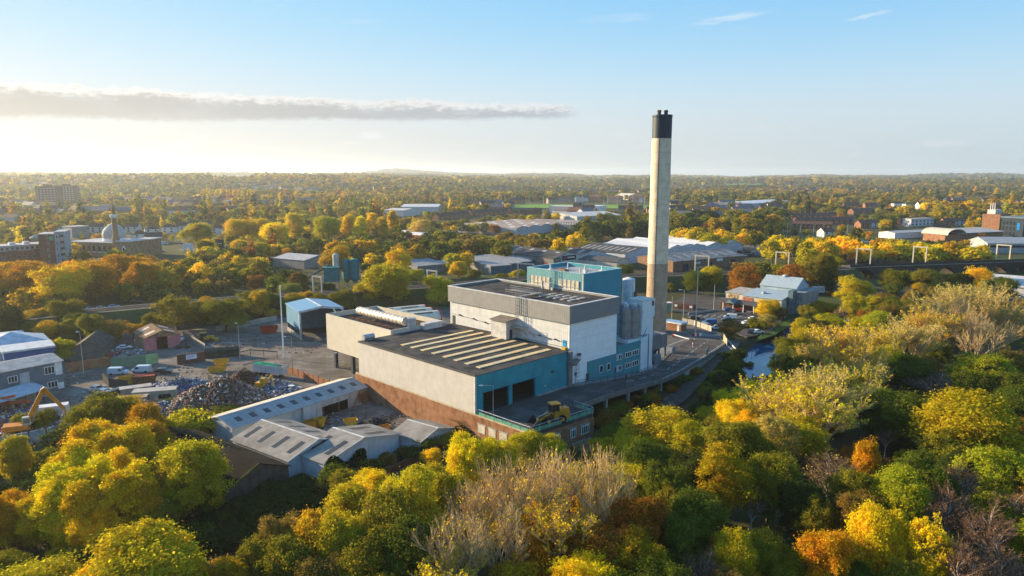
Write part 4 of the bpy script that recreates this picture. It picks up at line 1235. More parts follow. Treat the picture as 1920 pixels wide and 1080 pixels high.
def vehicle(p, rot, col, label, kind='car', group=None, z=0.0, sc=1.0):
 m = CARM if kind == 'car' else VANM
 t = thing('parked_car' if kind == 'car' else 'parked_van', label, kind, WORLD, (p[0], p[1], z), R_(rot), group)
 b = share('body', m['body'], t)
 b.color = (*col, 1)
 share('glass', m['glass'], t)
 for x in (-m['wx'], m['wx']):
  for y in (-m['W'] / 2 + 0.08, m['W'] / 2 - 0.08):
   share('wheel', m['wheel'], t, (x, y, m['wr']))
 for y in (-m['W'] * 0.34, m['W'] * 0.34):
  share('headlight', m['head'], t, (m['L'] / 2 - 0.02, y, 0.68))
  share('tail_light', m['tail'], t, (-m['L'] / 2 + 0.02, y, 0.85))
 t.scale = (sc, sc, sc)
 return t
VC_ = {'white': (0.75, 0.75, 0.74), 'black': (0.012, 0.012, 0.014), 'blue': (0.015, 0.10, 0.30), 'red': (0.33, 0.015, 0.015), 'silver': (0.38, 0.39, 0.40), 'grey': (0.11, 0.115, 0.12), 'dark blue': (0.012, 0.022, 0.06), 'pale blue': (0.42, 0.52, 0.60), 'beige': (0.45, 0.42, 0.36)}
# ------------------------------------------------------------------ sheds in the foreground (timber and metal yard)
p = PLANT.W(-37.4, 38.2)
LS = Frame(p.x, p.y, 53.5)          # x along the long shed, y to the far left
GREYROOF = mat('grey_sheet_roof', (0.33, 0.325, 0.31), rough=0.85, var=0.12, scale=0.3, dirt=0.4, corr=0.7, corr_axis='X')
SUNLITROOF = mat('sunlit_sheet_roof', (0.52, 0.46, 0.36), rough=0.85, var=0.12, scale=0.4, dirt=0.3, corr=0.7, corr_axis='X')  # low sun on the far slope put into a paler, warmer colour
t = thing('long_shed', 'long grey roofed shed with a row of ten dark skylights', 'building', LS, (18, 0, 0))
LW, HW = 35.8, 4.7
part('wall', MB().extrude_x([(-HW, 0), (HW, 0), (HW, 4.0), (0, 5.2), (-HW, 4.0)], 0, 0.2), mat('block_wall', (0.42, 0.44, 0.46), dirt=0.3, seam=0.45), t, 'pale block gable end')
part('wall', MB().box(0.202, LW, HW - 0.2, HW, 0, 4.0), PALEWALL, t)
part('wall', MB().box(0.202, 17.0, -HW, -HW + 0.2, 0, 4.0), PALEWALL, t)
part('wall', MB().box(17.0, 17.2, -HW - 0.8, -HW, 0, 3.9), PALEWALL, t)
part('wall', MB().box(17.202, 20.4, -HW - 0.8, -HW - 0.6, 0, 3.9), PALEWALL, t)
part('fascia', MB().box(20.402, LW - 6.0, -HW - 0.8, -HW - 0.6, 2.5, 3.9), mat('torn_white_sheet', (0.45, 0.45, 0.44), dirt=0.7, dirt_col=(0.14, 0.1, 0.07), corr=0.6), t)
STAIN = mat('stained_render', (0.36, 0.34, 0.31), rough=0.95, var=0.2, dirt=0.6, alpha_col=(0.20, 0.085, 0.035), scale=0.5)
part('wall', MB().box(LW - 6.0, LW, -HW - 0.8, -HW - 0.6, 0, 3.9), STAIN, t, 'rust stained end bay wall')
part('wall', MB().extrude_x([(-HW - 0.598, 0), (HW - 0.202, 0), (HW - 0.202, 4.0), (0, 5.2), (-HW - 0.598, 3.85)], LW - 0.2, LW), PALEWALL, t)
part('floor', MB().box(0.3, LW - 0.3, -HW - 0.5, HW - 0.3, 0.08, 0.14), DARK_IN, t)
for x in (22.5, 27.0):
 part('door_post', MB().box(x, x + 0.25, -HW - 0.75, -HW - 0.45, 0.1, 2.5), RUST, t)
part('sheet_door', MB().box(20.6, 22.3, -HW - 0.66, -HW - 0.62, 0.4, 2.498), mat('torn_white_sheet', (0.45, 0.45, 0.44)), t)
r1 = part('roof', MB().slab((-0.3, -HW - 0.95, 3.92), (LW + 0.3, -HW - 0.95, 3.92), (LW + 0.3, 0.0, 5.36), (-0.3, 0.0, 5.36), 0.14), GREYROOF, t)
part('roof', MB().slab((-0.3, 0.0, 5.36), (LW + 0.3, 0.0, 5.36), (LW + 0.3, HW + 0.3, 4.1), (-0.3, HW + 0.3, 4.1), 0.14), SUNLITROOF, t, 'far slope coloured cream as if sunlit')
part('ridge_cap', MB().box(-0.3, LW + 0.3, -0.2, 0.2, 5.37, 5.44), TRIM_L, t)
for i in range(10):
 x = 2.1 + i * 3.45
 def zz_(y): return 3.92 + (y + HW + 0.95) * (5.36 - 3.92) / (HW + 0.95)
 y0, y1 = -3.7, -2.0
 part('skylight', MB().hexa([(x, y0, zz_(y0) + 0.004), (x + 1.25, y0, zz_(y0) + 0.004), (x + 1.25, y1, zz_(y1) + 0.004), (x, y1, zz_(y1) + 0.004), (x, y0, zz_(y0) + 0.05), (x + 1.25, y0, zz_(y0) + 0.05), (x + 1.25, y1, zz_(y1) + 0.05), (x, y1, zz_(y1) + 0.05)]), SKYL, r1)
def low_shed(name, label, x0, x1, y0, y1, eave, ridge, lights, front=PALEWALL, roofm=FIBRE_Y):
 w, d = x1 - x0, y1 - y0
 q = LS.W(x0, y0)
 f = Frame(q.x, q.y, 53.5)
 t = thing(name, label, 'building', f, (w / 2, 0, 0))
 part('wall', gable_body(w, d, eave, ridge, 'y'), front, t)
 rs = gable_roof(t, w, d, eave, ridge, 'y', roofm, 0.35, 0.14, lights)
 part('ridge_cap', MB().box(w / 2 - 0.2, w / 2 + 0.2, -0.36, d + 0.36, ridge + 0.13, ridge + 0.2), TRIM_L, t)
 part('verge', MB().slab((-0.36, -0.46, eave + 0.04), (w / 2, -0.46, ridge + 0.22), (w / 2, -0.36, ridge + 0.22), (-0.36, -0.36, eave + 0.04), 0.2), TRIM_L, t)
 part('verge', MB().slab((w / 2, -0.46, ridge + 0.22), (w + 0.36, -0.46, eave + 0.04), (w + 0.36, -0.36, eave + 0.04), (w / 2, -0.36, ridge + 0.22), 0.2), TRIM_L, t)
 return t, f
def lsx(a, b):
 g = PLANT.W(a, b)
 return LS.L(g)
xa, ya = lsx(-38.9, 27.6)
low_shed('low_shed', 'low fibre sheet roofed shed between the long shed and the dark roof', -2.8, 10.9, -26.9, -9.3, 3.3, 5.3, 4)
xb, yb = lsx(-34.2, 13.4)
low_shed('low_shed', 'front fibre sheet roofed shed with its ivy covered gable', 0.2, 19.0, -33.4, -25.0, 3.4, 5.4, 2)
low_shed('low_shed', 'small fibre sheet shed against the brick wall', 19.9, 29.6, -38.5, -30.5, 2.6, 3.9, 0)
DK = mat('mossy_shaded_roof', (0.013, 0.011, 0.009), rough=0.95, var=0.35, scale=0.25, corr=0.5, corr_axis='Y', alpha_col=(0.018, 0.018, 0.008))  # near-black base colour includes the shade of the trees beside it
q = LS.W(-17.2, -30.2)
f = Frame(q.x, q.y, 53.5)
t = thing('dark_shed', 'derelict timber walled shed under a mossy roof coloured dark as in tree shade', 'building', f, (6.5, 0, 0))
DKW = mat('dark_timber', (0.075, 0.066, 0.058), rough=0.95, var=0.3, dirt=0.5, seam_v=1.2)
w, d = 12.2, 29.0
for i in range(8):
 xx0, xx1 = i * w / 8 + 0.02, (i + 1) * w / 8 - 0.02
 def top(x): return 3.9 + (6.4 - 3.9) * (1 - abs(x - w / 2) / (w / 2))
 part('plank_bay', MB().hexa([(xx0, 0.0, 0), (xx1, 0.0, 0), (xx1, 0.1, 0), (xx0, 0.1, 0), (xx0, 0.0, top(xx0)), (xx1, 0.0, top(xx1)), (xx1, 0.1, top(xx1)), (xx0, 0.1, top(xx0))]), DKW, t)
part('wall', MB().extrude_y([(0.05, 0), (w - 0.05, 0), (w - 0.05, 3.85), (w / 2, 6.35), (0.05, 3.85)], 0.12, d), DKW, t)
gable_roof(t, w, d, 3.9, 6.4, 'y', DK, 0.4, 0.15)
part('verge', MB().slab((-0.42, -0.5, 3.95), (w / 2, -0.5, 6.66), (w / 2, -0.4, 6.66), (-0.42, -0.4, 3.95), 0.22), mat('mossy_edge', (0.12, 0.13, 0.03), var=0.4), t)
def ivy(label, frame, pts, n, size, seedv, depth=0.7):
 r = np.random.default_rng(seedv)
 a, b = Vector(pts[0]), Vector(pts[1])
 h0, h1 = pts[2], pts[3]
 C = []
 for _ in range(n):
  s = r.random()
  p = a.lerp(b, s)
  hh = h0 + (h1 - h0) * s
  z = r.random() ** 0.8 * hh * (0.85 + 0.25 * math.sin(s * 9))
  C.append((p.x, p.y - r.random() * depth * (0.4 + 0.6 * (1 - z / max(hh, .1))) - 0.05, z))
 C = np.array(C)
 global IVY_PENDING
 IVY_PENDING.append((label, frame, C, size, seedv))
IVY_PENDING = []
q = LS.W(0.2, -33.4)
IVF = Frame(q.x, q.y, 53.5)
ivy('dark green ivy smothering the left corner of the front gable', IVF, ((0.0, -0.3), (9.5, -0.3), 4.2, 3.2), 2600, 0.2, 5)
t = thing('towpath_wall', 'low brick wall running below the pale gables', 'wall', LS, (10, -39, 0))
part('wall', MB().box(9.0, 33.0, -40.6, -40.25, -1.4, 1.3), BRICK_DARK, t)
YEL = mat('yellow_skip_paint', (0.50, 0.29, 0.02), rough=0.5, var=0.15, dirt=0.4, dirt_col=(0.12, 0.07, 0.03))
ORA = mat('orange_skip_paint', (0.46, 0.20, 0.02), rough=0.5, var=0.15, dirt=0.4)
def skip(p, rot, label, m, L=3.6, W=1.8, H=1.3, z=0.06, load=None, group=None):
 t = thing('skip', label, 'skip', WORLD, (p[0], p[1], z), R_(rot), group)
 t2 = t
 mb = MB()
 pr = [(-L / 2 + 0.7, 0.05), (L / 2 - 0.7, 0.05), (L / 2, H), (-L / 2, H)]
 th = 0.08
 mb.hexa([(pr[0][0], -W / 2, 0.05), (pr[1][0], -W / 2, 0.05), (pr[1][0], W / 2, 0.05), (pr[0][0], W / 2, 0.05), (pr[0][0], -W / 2, 0.13), (pr[1][0], -W / 2, 0.13), (pr[1][0], W / 2, 0.13), (pr[0][0], W / 2, 0.13)])
 for s in (-1, 1):
  y0, y1 = (s * W / 2, s * (W / 2 - th))
  if y0 > y1: y0, y1 = y1, y0
  mb.extrude_y([(x, zz) for x, zz in pr], y0, y1)
  x0, x1 = s * (L / 2 - 0.7), s * L / 2
  mb.hexa([(x0 - th, -W / 2 + th, 0.131), (x0, -W / 2 + th, 0.131), (x0, W / 2 - th, 0.131), (x0 - th, W / 2 - th, 0.131), (x1 - th, -W / 2 + th, H), (x1, -W / 2 + th, H), (x1, W / 2 - th, H), (x1 - th, W / 2 - th, H)])
 BASE[t.name] = (0, 0, 0)
 part('body', mb, m, t)
 part('rim', MB().box(-L / 2 - 0.04, L / 2 + 0.04, -W / 2 - 0.06, -W / 2 + 0.0, H, H + 0.1).box(-L / 2 - 0.04, L / 2 + 0.04, W / 2, W / 2 + 0.06, H, H + 0.1), m, t)
 for x in (-L * 0.25, L * 0.25):
  part('lug', MB().box(x - 0.08, x + 0.08, -W / 2 - 0.16, -W / 2 - 0.002, 0.5, 0.8), DARKMETAL, t)
 if load is not None:
  part('load', MB().hexa([(-L / 2 + 0.5, -W / 2 + 0.1, 0.5), (L / 2 - 0.5, -W / 2 + 0.1, 0.5), (L / 2 - 0.5, W / 2 - 0.1, 0.5), (-L / 2 + 0.5, W / 2 - 0.1, 0.5), (-L / 2 + 0.4, -W / 2 + 0.2, H - 0.1), (L / 2 - 0.4, -W / 2 + 0.2, H + 0.15), (L / 2 - 0.6, W / 2 - 0.2, H - 0.1), (-L / 2 + 0.6, W / 2 - 0.2, H + 0.25)]), load, t)
 return t
skip(G(658, 800), 20, 'yellow skip standing in the open bay of the long shed', YEL, 3.0, 1.8, 1.6)
skip(G(583, 803), 50, 'orange skip half hidden behind the fibre sheet roofs', ORA, 3.2, 1.8, 1.7)
skip(G(600, 800), 60, 'tall yellow skip beside the rusty door post', YEL, 2.4, 1.6, 1.9)
skip(G(722, 806), 40, 'small orange skip below the earth bank', ORA, 2.6, 1.5, 0.9)
def junk_mat(name, cols):
 m = bpy.data.materials.new(name)
 m.use_nodes = True
 t = NT(m.node_tree)
 b = t.n['Principled BSDF']
 isl = t.node('ShaderNodeNewGeometry').outputs['Random Per Island']
 cr = t.node('ShaderNodeValToRGB')
 cr.color_ramp.interpolation = 'CONSTANT'
 el = cr.color_ramp.elements
 while len(el) < len(cols): el.new(0.5)
 for i, c in enumerate(cols):
  el[i].position = i / len(cols)
  el[i].color = (*c, 1)
 t.l.new(isl, cr.inputs[0])
 t.l.new(cr.outputs[0], b.inputs['Base Color'])
 b.inputs['Roughness'].default_value = 0.7
 b.inputs['Specular IOR Level'].default_value = 0.15
 return m
JUNK_BROWN = junk_mat('mixed_brown_scrap', [(0.16, 0.085, 0.055), (0.085, 0.05, 0.04), (0.23, 0.15, 0.105), (0.27, 0.22, 0.19), (0.17, 0.11, 0.075), (0.10, 0.075, 0.06), (0.42, 0.40, 0.38), (0.12, 0.07, 0.045), (0.2, 0.15, 0.12), (0.30, 0.10, 0.05), (0.16, 0.14, 0.13), (0.07, 0.05, 0.04)])
JUNK_GREY = junk_mat('mixed_grey_scrap', [(0.16, 0.17, 0.20), (0.09, 0.10, 0.12), (0.34, 0.36, 0.39), (0.06, 0.06, 0.07), (0.22, 0.23, 0.26), (0.12, 0.15, 0.22), (0.48, 0.49, 0.5), (0.07, 0.08, 0.11), (0.14, 0.11, 0.1), (0.18, 0.2, 0.25), (0.04, 0.07, 0.2), (0.11, 0.11, 0.12)])
JUNK_RUST = junk_mat('rusty_swarf', [(0.11, 0.055, 0.035), (0.08, 0.045, 0.03), (0.14, 0.07, 0.04), (0.06, 0.035, 0.028)])
JUNK_MIX = junk_mat('jumbled_scrap', [(0.30, 0.10, 0.04), (0.4, 0.4, 0.4), (0.08, 0.08, 0.09), (0.15, 0.11, 0.08), (0.55, 0.55, 0.54), (0.05, 0.12, 0.3), (0.35, 0.05, 0.03), (0.1, 0.09, 0.08), (0.42, 0.25, 0.04), (0.06, 0.06, 0.06), (0.2, 0.2, 0.2), (0.12, 0.09, 0.07)])
def scrap_heap(name, label, peaks, n, m, size=0.55, spread=1.0, seedv=3, flat=0.6, z0=0.05):
 """loose pieces lying over a mound; peaks are (x, y, radius, height)"""
 r = np.random.default_rng(seedv)
 Vs, Fs = [], []
 wts = np.array([p[2] ** 2 for p in peaks])
 wts = wts / wts.sum()
 def hgt(x, y):
  return max(pz * max(0, 1 - math.hypot(x - px, y - py) / pr) ** 0.85 if math.hypot(x - px, y - py) < pr else 0 for px, py, pr, pz in peaks)
 o = 0
 for i in range(n):
  px, py, pr, pz = peaks[r.choice(len(peaks), p=wts)]
  a, d = r.uniform(0, 6.283), pr * math.sqrt(r.random()) * 1.03
  x, y = px + d * math.cos(a), py + d * math.sin(a)
  z = hgt(x, y) * r.uniform(0.86, 1.04) + 0.05
  L = size * r.uniform(0.5, 1.7)
  dims = np.array([L, L * r.uniform(0.25, 0.8), L * r.uniform(0.06, 0.6)]) * 0.5
  rot = np.array(Matrix.Rotation(r.uniform(0, 6.28), 3, 'Z') @ Matrix.Rotation(r.normal(0, flat), 3, 'X') @ Matrix.Rotation(r.normal(0, flat), 3, 'Y'))
  c = np.array([[-1, -1, -1], [1, -1, -1], [1, 1, -1], [-1, 1, -1], [-1, -1, 1], [1, -1, 1], [1, 1, 1], [-1, 1, 1]]) * dims
  c[4:, :2] *= r.uniform(0.5, 1.0)
  Vs.append(c @ rot.T + np.array([x, y, z + z0]))
  Fs.append(np.array([(0, 3, 2, 1), (4, 5, 6, 7), (0, 1, 5, 4), (1, 2, 6, 5), (2, 3, 7, 6), (3, 0, 4, 7)]) + o)
  o += 8
 base = MB()
 me = bpy.data.meshes.new(name)
 V, Fq = np.concatenate(Vs), np.concatenate(Fs)
 for px, py, pr, pz in peaks if peaks[0][3] > 0.4 else ():
  ang = np.linspace(0, 2 * np.pi, 25)[:-1]
  rows = []
  for f in (1.0, 0.75, 0.5, 0.25, 0.02):
   rows.append(np.stack([px + pr * f * np.cos(ang), py + pr * f * np.sin(ang), np.full(24, z0 + pz * (1 - f) ** 0.85 * 0.93)], 1))
  b0 = len(V)
  V = np.concatenate([V] + rows)
  q = []
  for k in range(4):
   for i in range(24):
    q.append((b0 + k * 24 + i, b0 + k * 24 + (i + 1) % 24, b0 + (k + 1) * 24 + (i + 1) % 24, b0 + (k + 1) * 24 + i))
  Fq = np.concatenate([Fq, np.array(q)])
 np_mesh(me, V, Fq)
 me.materials.append(m)
 ob = bpy.data.objects.new(name, me)
 COL.objects.link(ob)
 return props(ob, label, None, None, 'stuff')
def pk(u, v, r, h):
 g = G(u, v)
 return (g.x, g.y, r, h)
scrap_heap('scrap_heap', 'large brown heap of shredded scrap metal behind the long shed', [pk(420, 755, 10.5, 6.6), pk(380, 760, 9, 5.0), pk(458, 760, 8, 4.0), pk(345, 770, 6, 2.6), pk(490, 760, 5, 2.0)], 5200, JUNK_BROWN, 0.55, seedv=4)
scrap_heap('scrap_heap', 'blue grey heap of scrap beside the yellow skips', [pk(335, 732, 8.0, 3.2), pk(310, 730, 5, 2.0), pk(360, 727, 5, 2.4)], 1900, JUNK_GREY, 0.6, seedv=5)
scrap_heap('scrap_heap', 'lower grey spill of scrap in front of the beige cabin', [pk(305, 770, 6, 2.0), pk(330, 762, 5, 2.0), pk(285, 765, 3, 1.2)], 1400, JUNK_GREY, 0.55, seedv=6)
scrap_heap('swarf_heap', 'dark red brown heap of fine swarf', [pk(455, 722, 6.5, 4.2), pk(475, 725, 4, 2.2)], 2600, JUNK_RUST, 0.3, seedv=7)
scrap_heap('bale_heap', 'grey and white heap of crushed bales near the tipper trailer', [pk(510, 730, 6, 2.4), pk(535, 738, 5, 1.6), pk(487, 722, 4, 2.2)], 1500, JUNK_GREY, 0.7, seedv=8)
scrap_heap('scrap_heap', 'jumbled coloured scrap round the orange excavator', [pk(40, 790, 9, 1.6), pk(90, 795, 7, 1.5), pk(10, 770, 6, 2.2), pk(75, 812, 7, 1.0), pk(120, 800, 4, 1.0)], 2400, JUNK_MIX, 0.6, seedv=9)
scrap_heap('tyre_heap', 'black netted heap at the foot of the earth bank', [pk(700, 800, 3.6, 2.0)], 700, junk_mat('black_scrap', [(0.03, 0.03, 0.032), (0.05, 0.05, 0.052), (0.02, 0.02, 0.02)]), 0.4, seedv=10)
scrap_heap('scrap_heap', 'litter and parts strewn in front of the pink shed', [pk(245, 660, 6, 1.0), pk(205, 662, 6, 0.9), pk(272, 672, 4, 0.8)], 600, JUNK_MIX, 0.6, seedv=11)
scrap_heap('wreck_heap', 'pale heap of wrecked cars beside the railway line', [pk(163, 585, 5, 1.6)], 260, JUNK_GREY, 1.1, seedv=12, z0=0.2)
for lab, pks, sd in (('scattered pallets and parts along the foot of the brown heap', [pk(300, 700, 9, 0.3), pk(400, 712, 9, 0.3), pk(440, 705, 8, 0.3)], 21), ('loose litter across the tarmac by the mesh fence', [pk(470, 640, 12, 0.2), pk(560, 650, 10, 0.2), pk(420, 650, 9, 0.2)], 22), ('rubble and offcuts on the brown earth below the brick wall', [pk(740, 790, 5, 0.3), pk(640, 790, 6, 0.3), pk(790, 812, 4, 0.3)], 23), ('dropped scrap round the parked cars of the left yard', [pk(160, 750, 7, 0.3), pk(230, 745, 5, 0.3), pk(130, 715, 6, 0.2)], 24)):
 scrap_heap('yard_litter', lab, pks, 200, JUNK_BROWN, 0.45, seedv=sd, flat=0.25)
# ------------------------------------------------------------------ left yards
f, w_ = frame_px((-120, 720), (117, 675), 7.6)
BGW = mat('blue_grey_render', (0.135, 0.165, 0.20), rough=0.8, var=0.12, dirt=0.4, seam_v=0.0)
t = thing('blue_grey_building', 'two storey blue grey building with a pale corrugated roof', 'building', f, (w_, 0, 0))
part('wall', MB().box(0, w_, 0, 11, 0, 7.4), BGW, t)
part('roof', MB().slab((-0.2, -0.4, 7.5), (w_ + 0.2, -0.4, 7.5), (w_ + 0.2, 6, 8.6), (-0.2, 6, 8.6), 0.15), mat('pale_corrugated_roof', (0.40, 0.38, 0.35), dirt=0.4, corr=0.9, corr_axis='X', var=0.2), t)
part('roof', MB().slab((-0.2, 6, 8.6), (w_ + 0.2, 6, 8.6), (w_ + 0.2, 11.3, 7.5), (-0.2, 11.3, 7.5), 0.15), mat('pale_corrugated_roof', (0.40, 0.38, 0.35)), t)
for x0, x1, z0, z1, mu in ((w_ - 4.4, w_ - 2.0, 4.6, 6.6, 2), (w_ - 12.5, w_ - 10.4, 4.3, 6.0, 2), (w_ - 4.0, w_ - 1.6, 0.9, 2.6, 2)):
 window(t, x0, x1, 0.0, z0, z1, mu, WHITE)
part('white_patch', MB().box(w_ - 1.9, w_ - 0.3, -0.02, -0.003, 4.0, 7.2), WHITE, t)
part('white_patch', MB().box(w_ - 9.9, w_ - 7.8, -0.02, -0.003, 3.2, 6.2), mat('faded_white', (0.42, 0.43, 0.44)), t)
part('white_patch', MB().box(w_ - 1.6, w_ - 0.2, -0.02, -0.003, 0.2, 1.9), WHITE, t)
f2, w2 = frame_px((-60, 772), (92, 728), 3.4)
t = thing('awning_shed', 'lean-to with a curling pale sheet roof in front of the blue grey building', 'building', f2, (w2, 0, 0))
part('roof', MB().slab((0, 0, 3.2), (w2, 0, 3.5), (w2 + 0.4, 6.5, 4.3), (0, 6.5, 4.3), 0.1), mat('pale_awning_sheet', (0.40, 0.42, 0.44), dirt=0.5, alpha_col=(0.36, 0.24, 0.13), scale=0.4, corr=0.5, corr_axis='X'), t)
part('wall', MB().box(0, w2 - 1, 3.4, 3.6, 0, 3.2), mat('grubby_wall', (0.24, 0.22, 0.19), dirt=0.5), t)
part('door', MB().box(w2 - 7.6, w2 - 6.0, 3.34, 3.398, 0.1, 2.2), WHITE, t)
for x in (2, 8, 13, w2 - 1.2):
 part('post', MB().box(x - 0.08, x + 0.08, 0.2, 0.36, 0, 3.25), DARKMETAL, t)
f3, w3 = frame_px((8, 676), (103, 663), 4.2)
t = thing('blue_fascia_unit', 'low unit with a deep blue fascia and white roof edge', 'building', f3, (w3, 0, 0))
part('wall', MB().box(0, w3, 0, 9, 0, 6.2), mat('deep_blue_sheet', (0.012, 0.075, 0.24), rough=0.5, dirt=0.2), t)
part('roof', MB().box(-0.4, w3 + 0.3, -0.4, 9.3, 6.2, 6.7), mat('pale_roof', (0.46, 0.49, 0.52), dirt=0.2), t)
f4, w4 = frame_px((-30, 660), (92, 644), 5.0)
t = thing('white_marquee', 'white pyramid roofed marquee behind the blue fascia', 'marquee', f4, (w4, 0, 0))
part('wall', MB().box(w4 - 17, w4, 0, 12, 0, 6.0), mat('pale_canvas', (0.5, 0.52, 0.55)), t)
part('roof', MB().add([(w4 - 17.4, -0.4, 6.02), (w4 + 0.4, -0.4, 6.02), (w4 + 0.4, 12.4, 6.02), (w4 - 17.4, 12.4, 6.02), (w4 - 8.5, 6, 8.9)], [(0, 1, 4), (1, 2, 4), (2, 3, 4), (3, 0, 4), (3, 2, 1, 0)]), mat('pale_roof', (0.46, 0.49, 0.52)), t)
t = thing('white_roof_unit', 'flat pale roofed unit at the very left edge', 'building', f4, (0, 13, 0))
part('wall', MB().box(-8, w4 - 4, 14, 24, 0, 5.4), mat('pale_canvas', (0.5, 0.52, 0.55)), t)
part('roof', MB().box(-8.3, w4 - 3.7, 13.7, 24.3, 5.4, 5.7), mat('pale_roof', (0.46, 0.49, 0.52)), t)
f5, w5 = frame_px((133, 672), (193, 668), 1.2)
t = thing('derelict_shed', 'derelict dark gabled shed behind the red brick wall', 'building', f5, (w5 / 2, 0, 0))
part('wall', gable_body(w5, 15, 3.6, 6.4, 'y'), mat('grey_block', (0.13, 0.12, 0.105), dirt=0.5), t)
gable_roof(t, w5, 15, 3.6, 6.4, 'y', mat('brown_dark_roof', (0.085, 0.066, 0.052), var=0.3, corr=0.5, corr_axis='Y'), 0.4, 0.15)
f6, w6 = frame_px((269, 636), (338, 627), 4.0)
PINK = mat('faded_pink_wall', (0.50, 0.17, 0.18), var=0.15, dirt=0.4, dirt_col=(0.25, 0.12, 0.1))
t = thing('pink_shed', 'shed with a faded pink gable front and rusty brown roof', 'building', f6, (w6 / 2, 0, 0))
w = w6
part('wall', MB().box(0, w * 0.34, 0, 0.25, 0, 4.0), PINK, t)
part('wall', MB().box(w * 0.64, w, 0, 0.25, 0, 4.0), PINK, t)
part('gable', MB().extrude_y([(0, 4.002), (w, 4.002), (w / 2, 6.0)], 0.0, 0.25), mat('rusty_gable_sheet', (0.22, 0.13, 0.08), var=0.3, alpha_col=(0.35, 0.3, 0.22)), t)
part('wall', MB().box(0, 0.25, 0.252, 14, 0, 4.0), mat('tan_wall', (0.26, 0.2, 0.13), dirt=0.4), t)
part('wall', MB().box(w - 0.25, w, 0.252, 14, 0, 4.0), PINK, t)
part('wall', MB().box(0.252, w - 0.252, 13.75, 14, 0, 4.0), PINK, t)
part('floor', MB().box(0.3, w - 0.3, 0.3, 13.7, 0.06, 0.12), DARK_IN, t)
gable_roof(t, w, 14, 4.0, 6.0, 'y', mat('brown_rusted_roof', (0.16, 0.095, 0.055), var=0.3, corr=0.5, corr_axis='Y', dirt=0.3), 0.4, 0.15, 2, mat('pale_rooflight', (0.5, 0.48, 0.42)))
def wall_run(name, label, px, h, m, th=0.25, z=0.0, panel=None, posts=None, cat='wall', group=None, gapz=0.0):
 """a wall or fence along ground pixels; panel splits it into separate panels of that length"""
 P3 = [G(u, v, z) for u, v in px]
 t = thing(name, label, cat, WORLD, tuple(P3[0]), 0, group)
 for a, b in zip(P3[:-1], P3[1:]):
  L = (b - a).length
  n = max(1, int(round(L / panel))) if panel else 1
  d = (b - a).normalized()
  nr = Vector((-d.y, d.x, 0)) * th / 2
  for i in range(n):
   p, q = a.lerp(b, (i + 0.01) / n), a.lerp(b, (i + 0.99) / n)
   z0, z1 = Vector((0, 0, gapz)), Vector((0, 0, h))
   part('panel' if panel else 'wall', MB().hexa([p - nr + z0, q - nr + z0, q + nr + z0, p + nr + z0, p - nr + z1, q - nr + z1, q + nr + z1, p + nr + z1]), m, t)
  if posts:
   for i in range(n + 1):
    p = a.lerp(b, i / n)
    part('post', MB().box(p.x - posts, p.x + posts, p.y - posts, p.y + posts, z, z + h + 0.15), DARKMETAL, t)
 return t
wall_run('brick_wall', 'red brick yard wall with a yellow notice beside the lamp post', [(124, 699), (209, 686)], 2.8, BRICK)
g = G(175, 691)
t = thing('yard_notice', 'faded yellow notice board fixed to the red brick wall', 'sign', Frame(g.x - 0.6, g.y - 0.45, 38), (0, 0, 1.0))
part('board', MB().box(-0.95, 0.95, -0.06, 0.0, 1.0, 2.3), mat('yellow_notice', (0.50, 0.46, 0.13), dirt=0.4), t)
part('frame', MB().box(-1.0, 1.0, 0.002, 0.06, 0.95, 2.35), WHITE, t)
GRN = mat('green_hoarding', (0.13, 0.23, 0.16), var=0.12, dirt=0.35)
wall_run('green_hoarding', 'faded green boarded hoarding beside the yard gate', [(209, 690), (274, 684)], 2.9, GRN, 0.12, panel=3.0, cat='fence')
wall_run('light_green_gate', 'lighter green double gate at the end of the hoarding', [(275, 684), (297, 681)], 3.0, mat('light_green_gate', (0.26, 0.42, 0.2), dirt=0.3), 0.12, panel=2.0, cat='gate')
wall_run('concrete_panel_fence', 'pale concrete panel fence beside the pink shed', [(343, 631), (385, 657)], 2.2, mat('concrete_panel', (0.27, 0.25, 0.22), dirt=0.4), 0.15, panel=2.5, cat='fence')
wall_run('brick_kiosk_wall', 'brick wall carrying a large white sign', [(332, 684), (386, 677)], 3.0, BRICK_DARK, 0.4)
a, b = G(349, 682), G(369, 679)
t = thing('yard_sign', 'white sign with faint blue lines of writing on the brick wall', 'sign', Frame(a.x, a.y, math.degrees(math.atan2(b.y - a.y, b.x - a.x))), (0, 0, 1.4))
wq = (b - a).length
part('board', MB().box(0, wq, -0.5, -0.42, 1.3, 2.7), mat('white_sign_board', (0.66, 0.66, 0.68)), t)
for k in range(3):
 part('line_of_writing', MB().box(0.3, wq - 0.3 - 0.4 * k, -0.515, -0.502, 2.3 - k * 0.35, 2.42 - k * 0.35), mat('sign_blue', (0.12, 0.16, 0.36)), t)
wall_run('boundary_wall', 'long pale topped wall along the back of the far yard', [(405, 622), (480, 608), (520, 600)], 1.8, CONCRETE, 0.25, panel=5)
wall_run('mesh_fence', 'dark mesh fence across the tarmac between the yards', [(420, 680), (470, 668), (520, 672)], 2.2, mat('mesh_fence', (0.055, 0.058, 0.06)), 0.04, panel=4.0, posts=0.06, cat='fence', gapz=1.9)
wall_run('roadside_fence', 'rusty orange panel fence along the lane to the long shed', [(517, 693), (560, 707), (618, 727)], 2.0, mat('rusty_orange_panel', (0.27, 0.125, 0.07), var=0.2, dirt=0.3), 0.15, panel=2.6, posts=0.09, cat='fence')
wall_run('dark_fence', 'dark curved sheet fence around the vans and skips', [(193, 715), (205, 726), (240, 730)], 2.4, mat('dark_hoarding', (0.04, 0.045, 0.045)), 0.1, panel=2.5, posts=0.06, cat='fence')
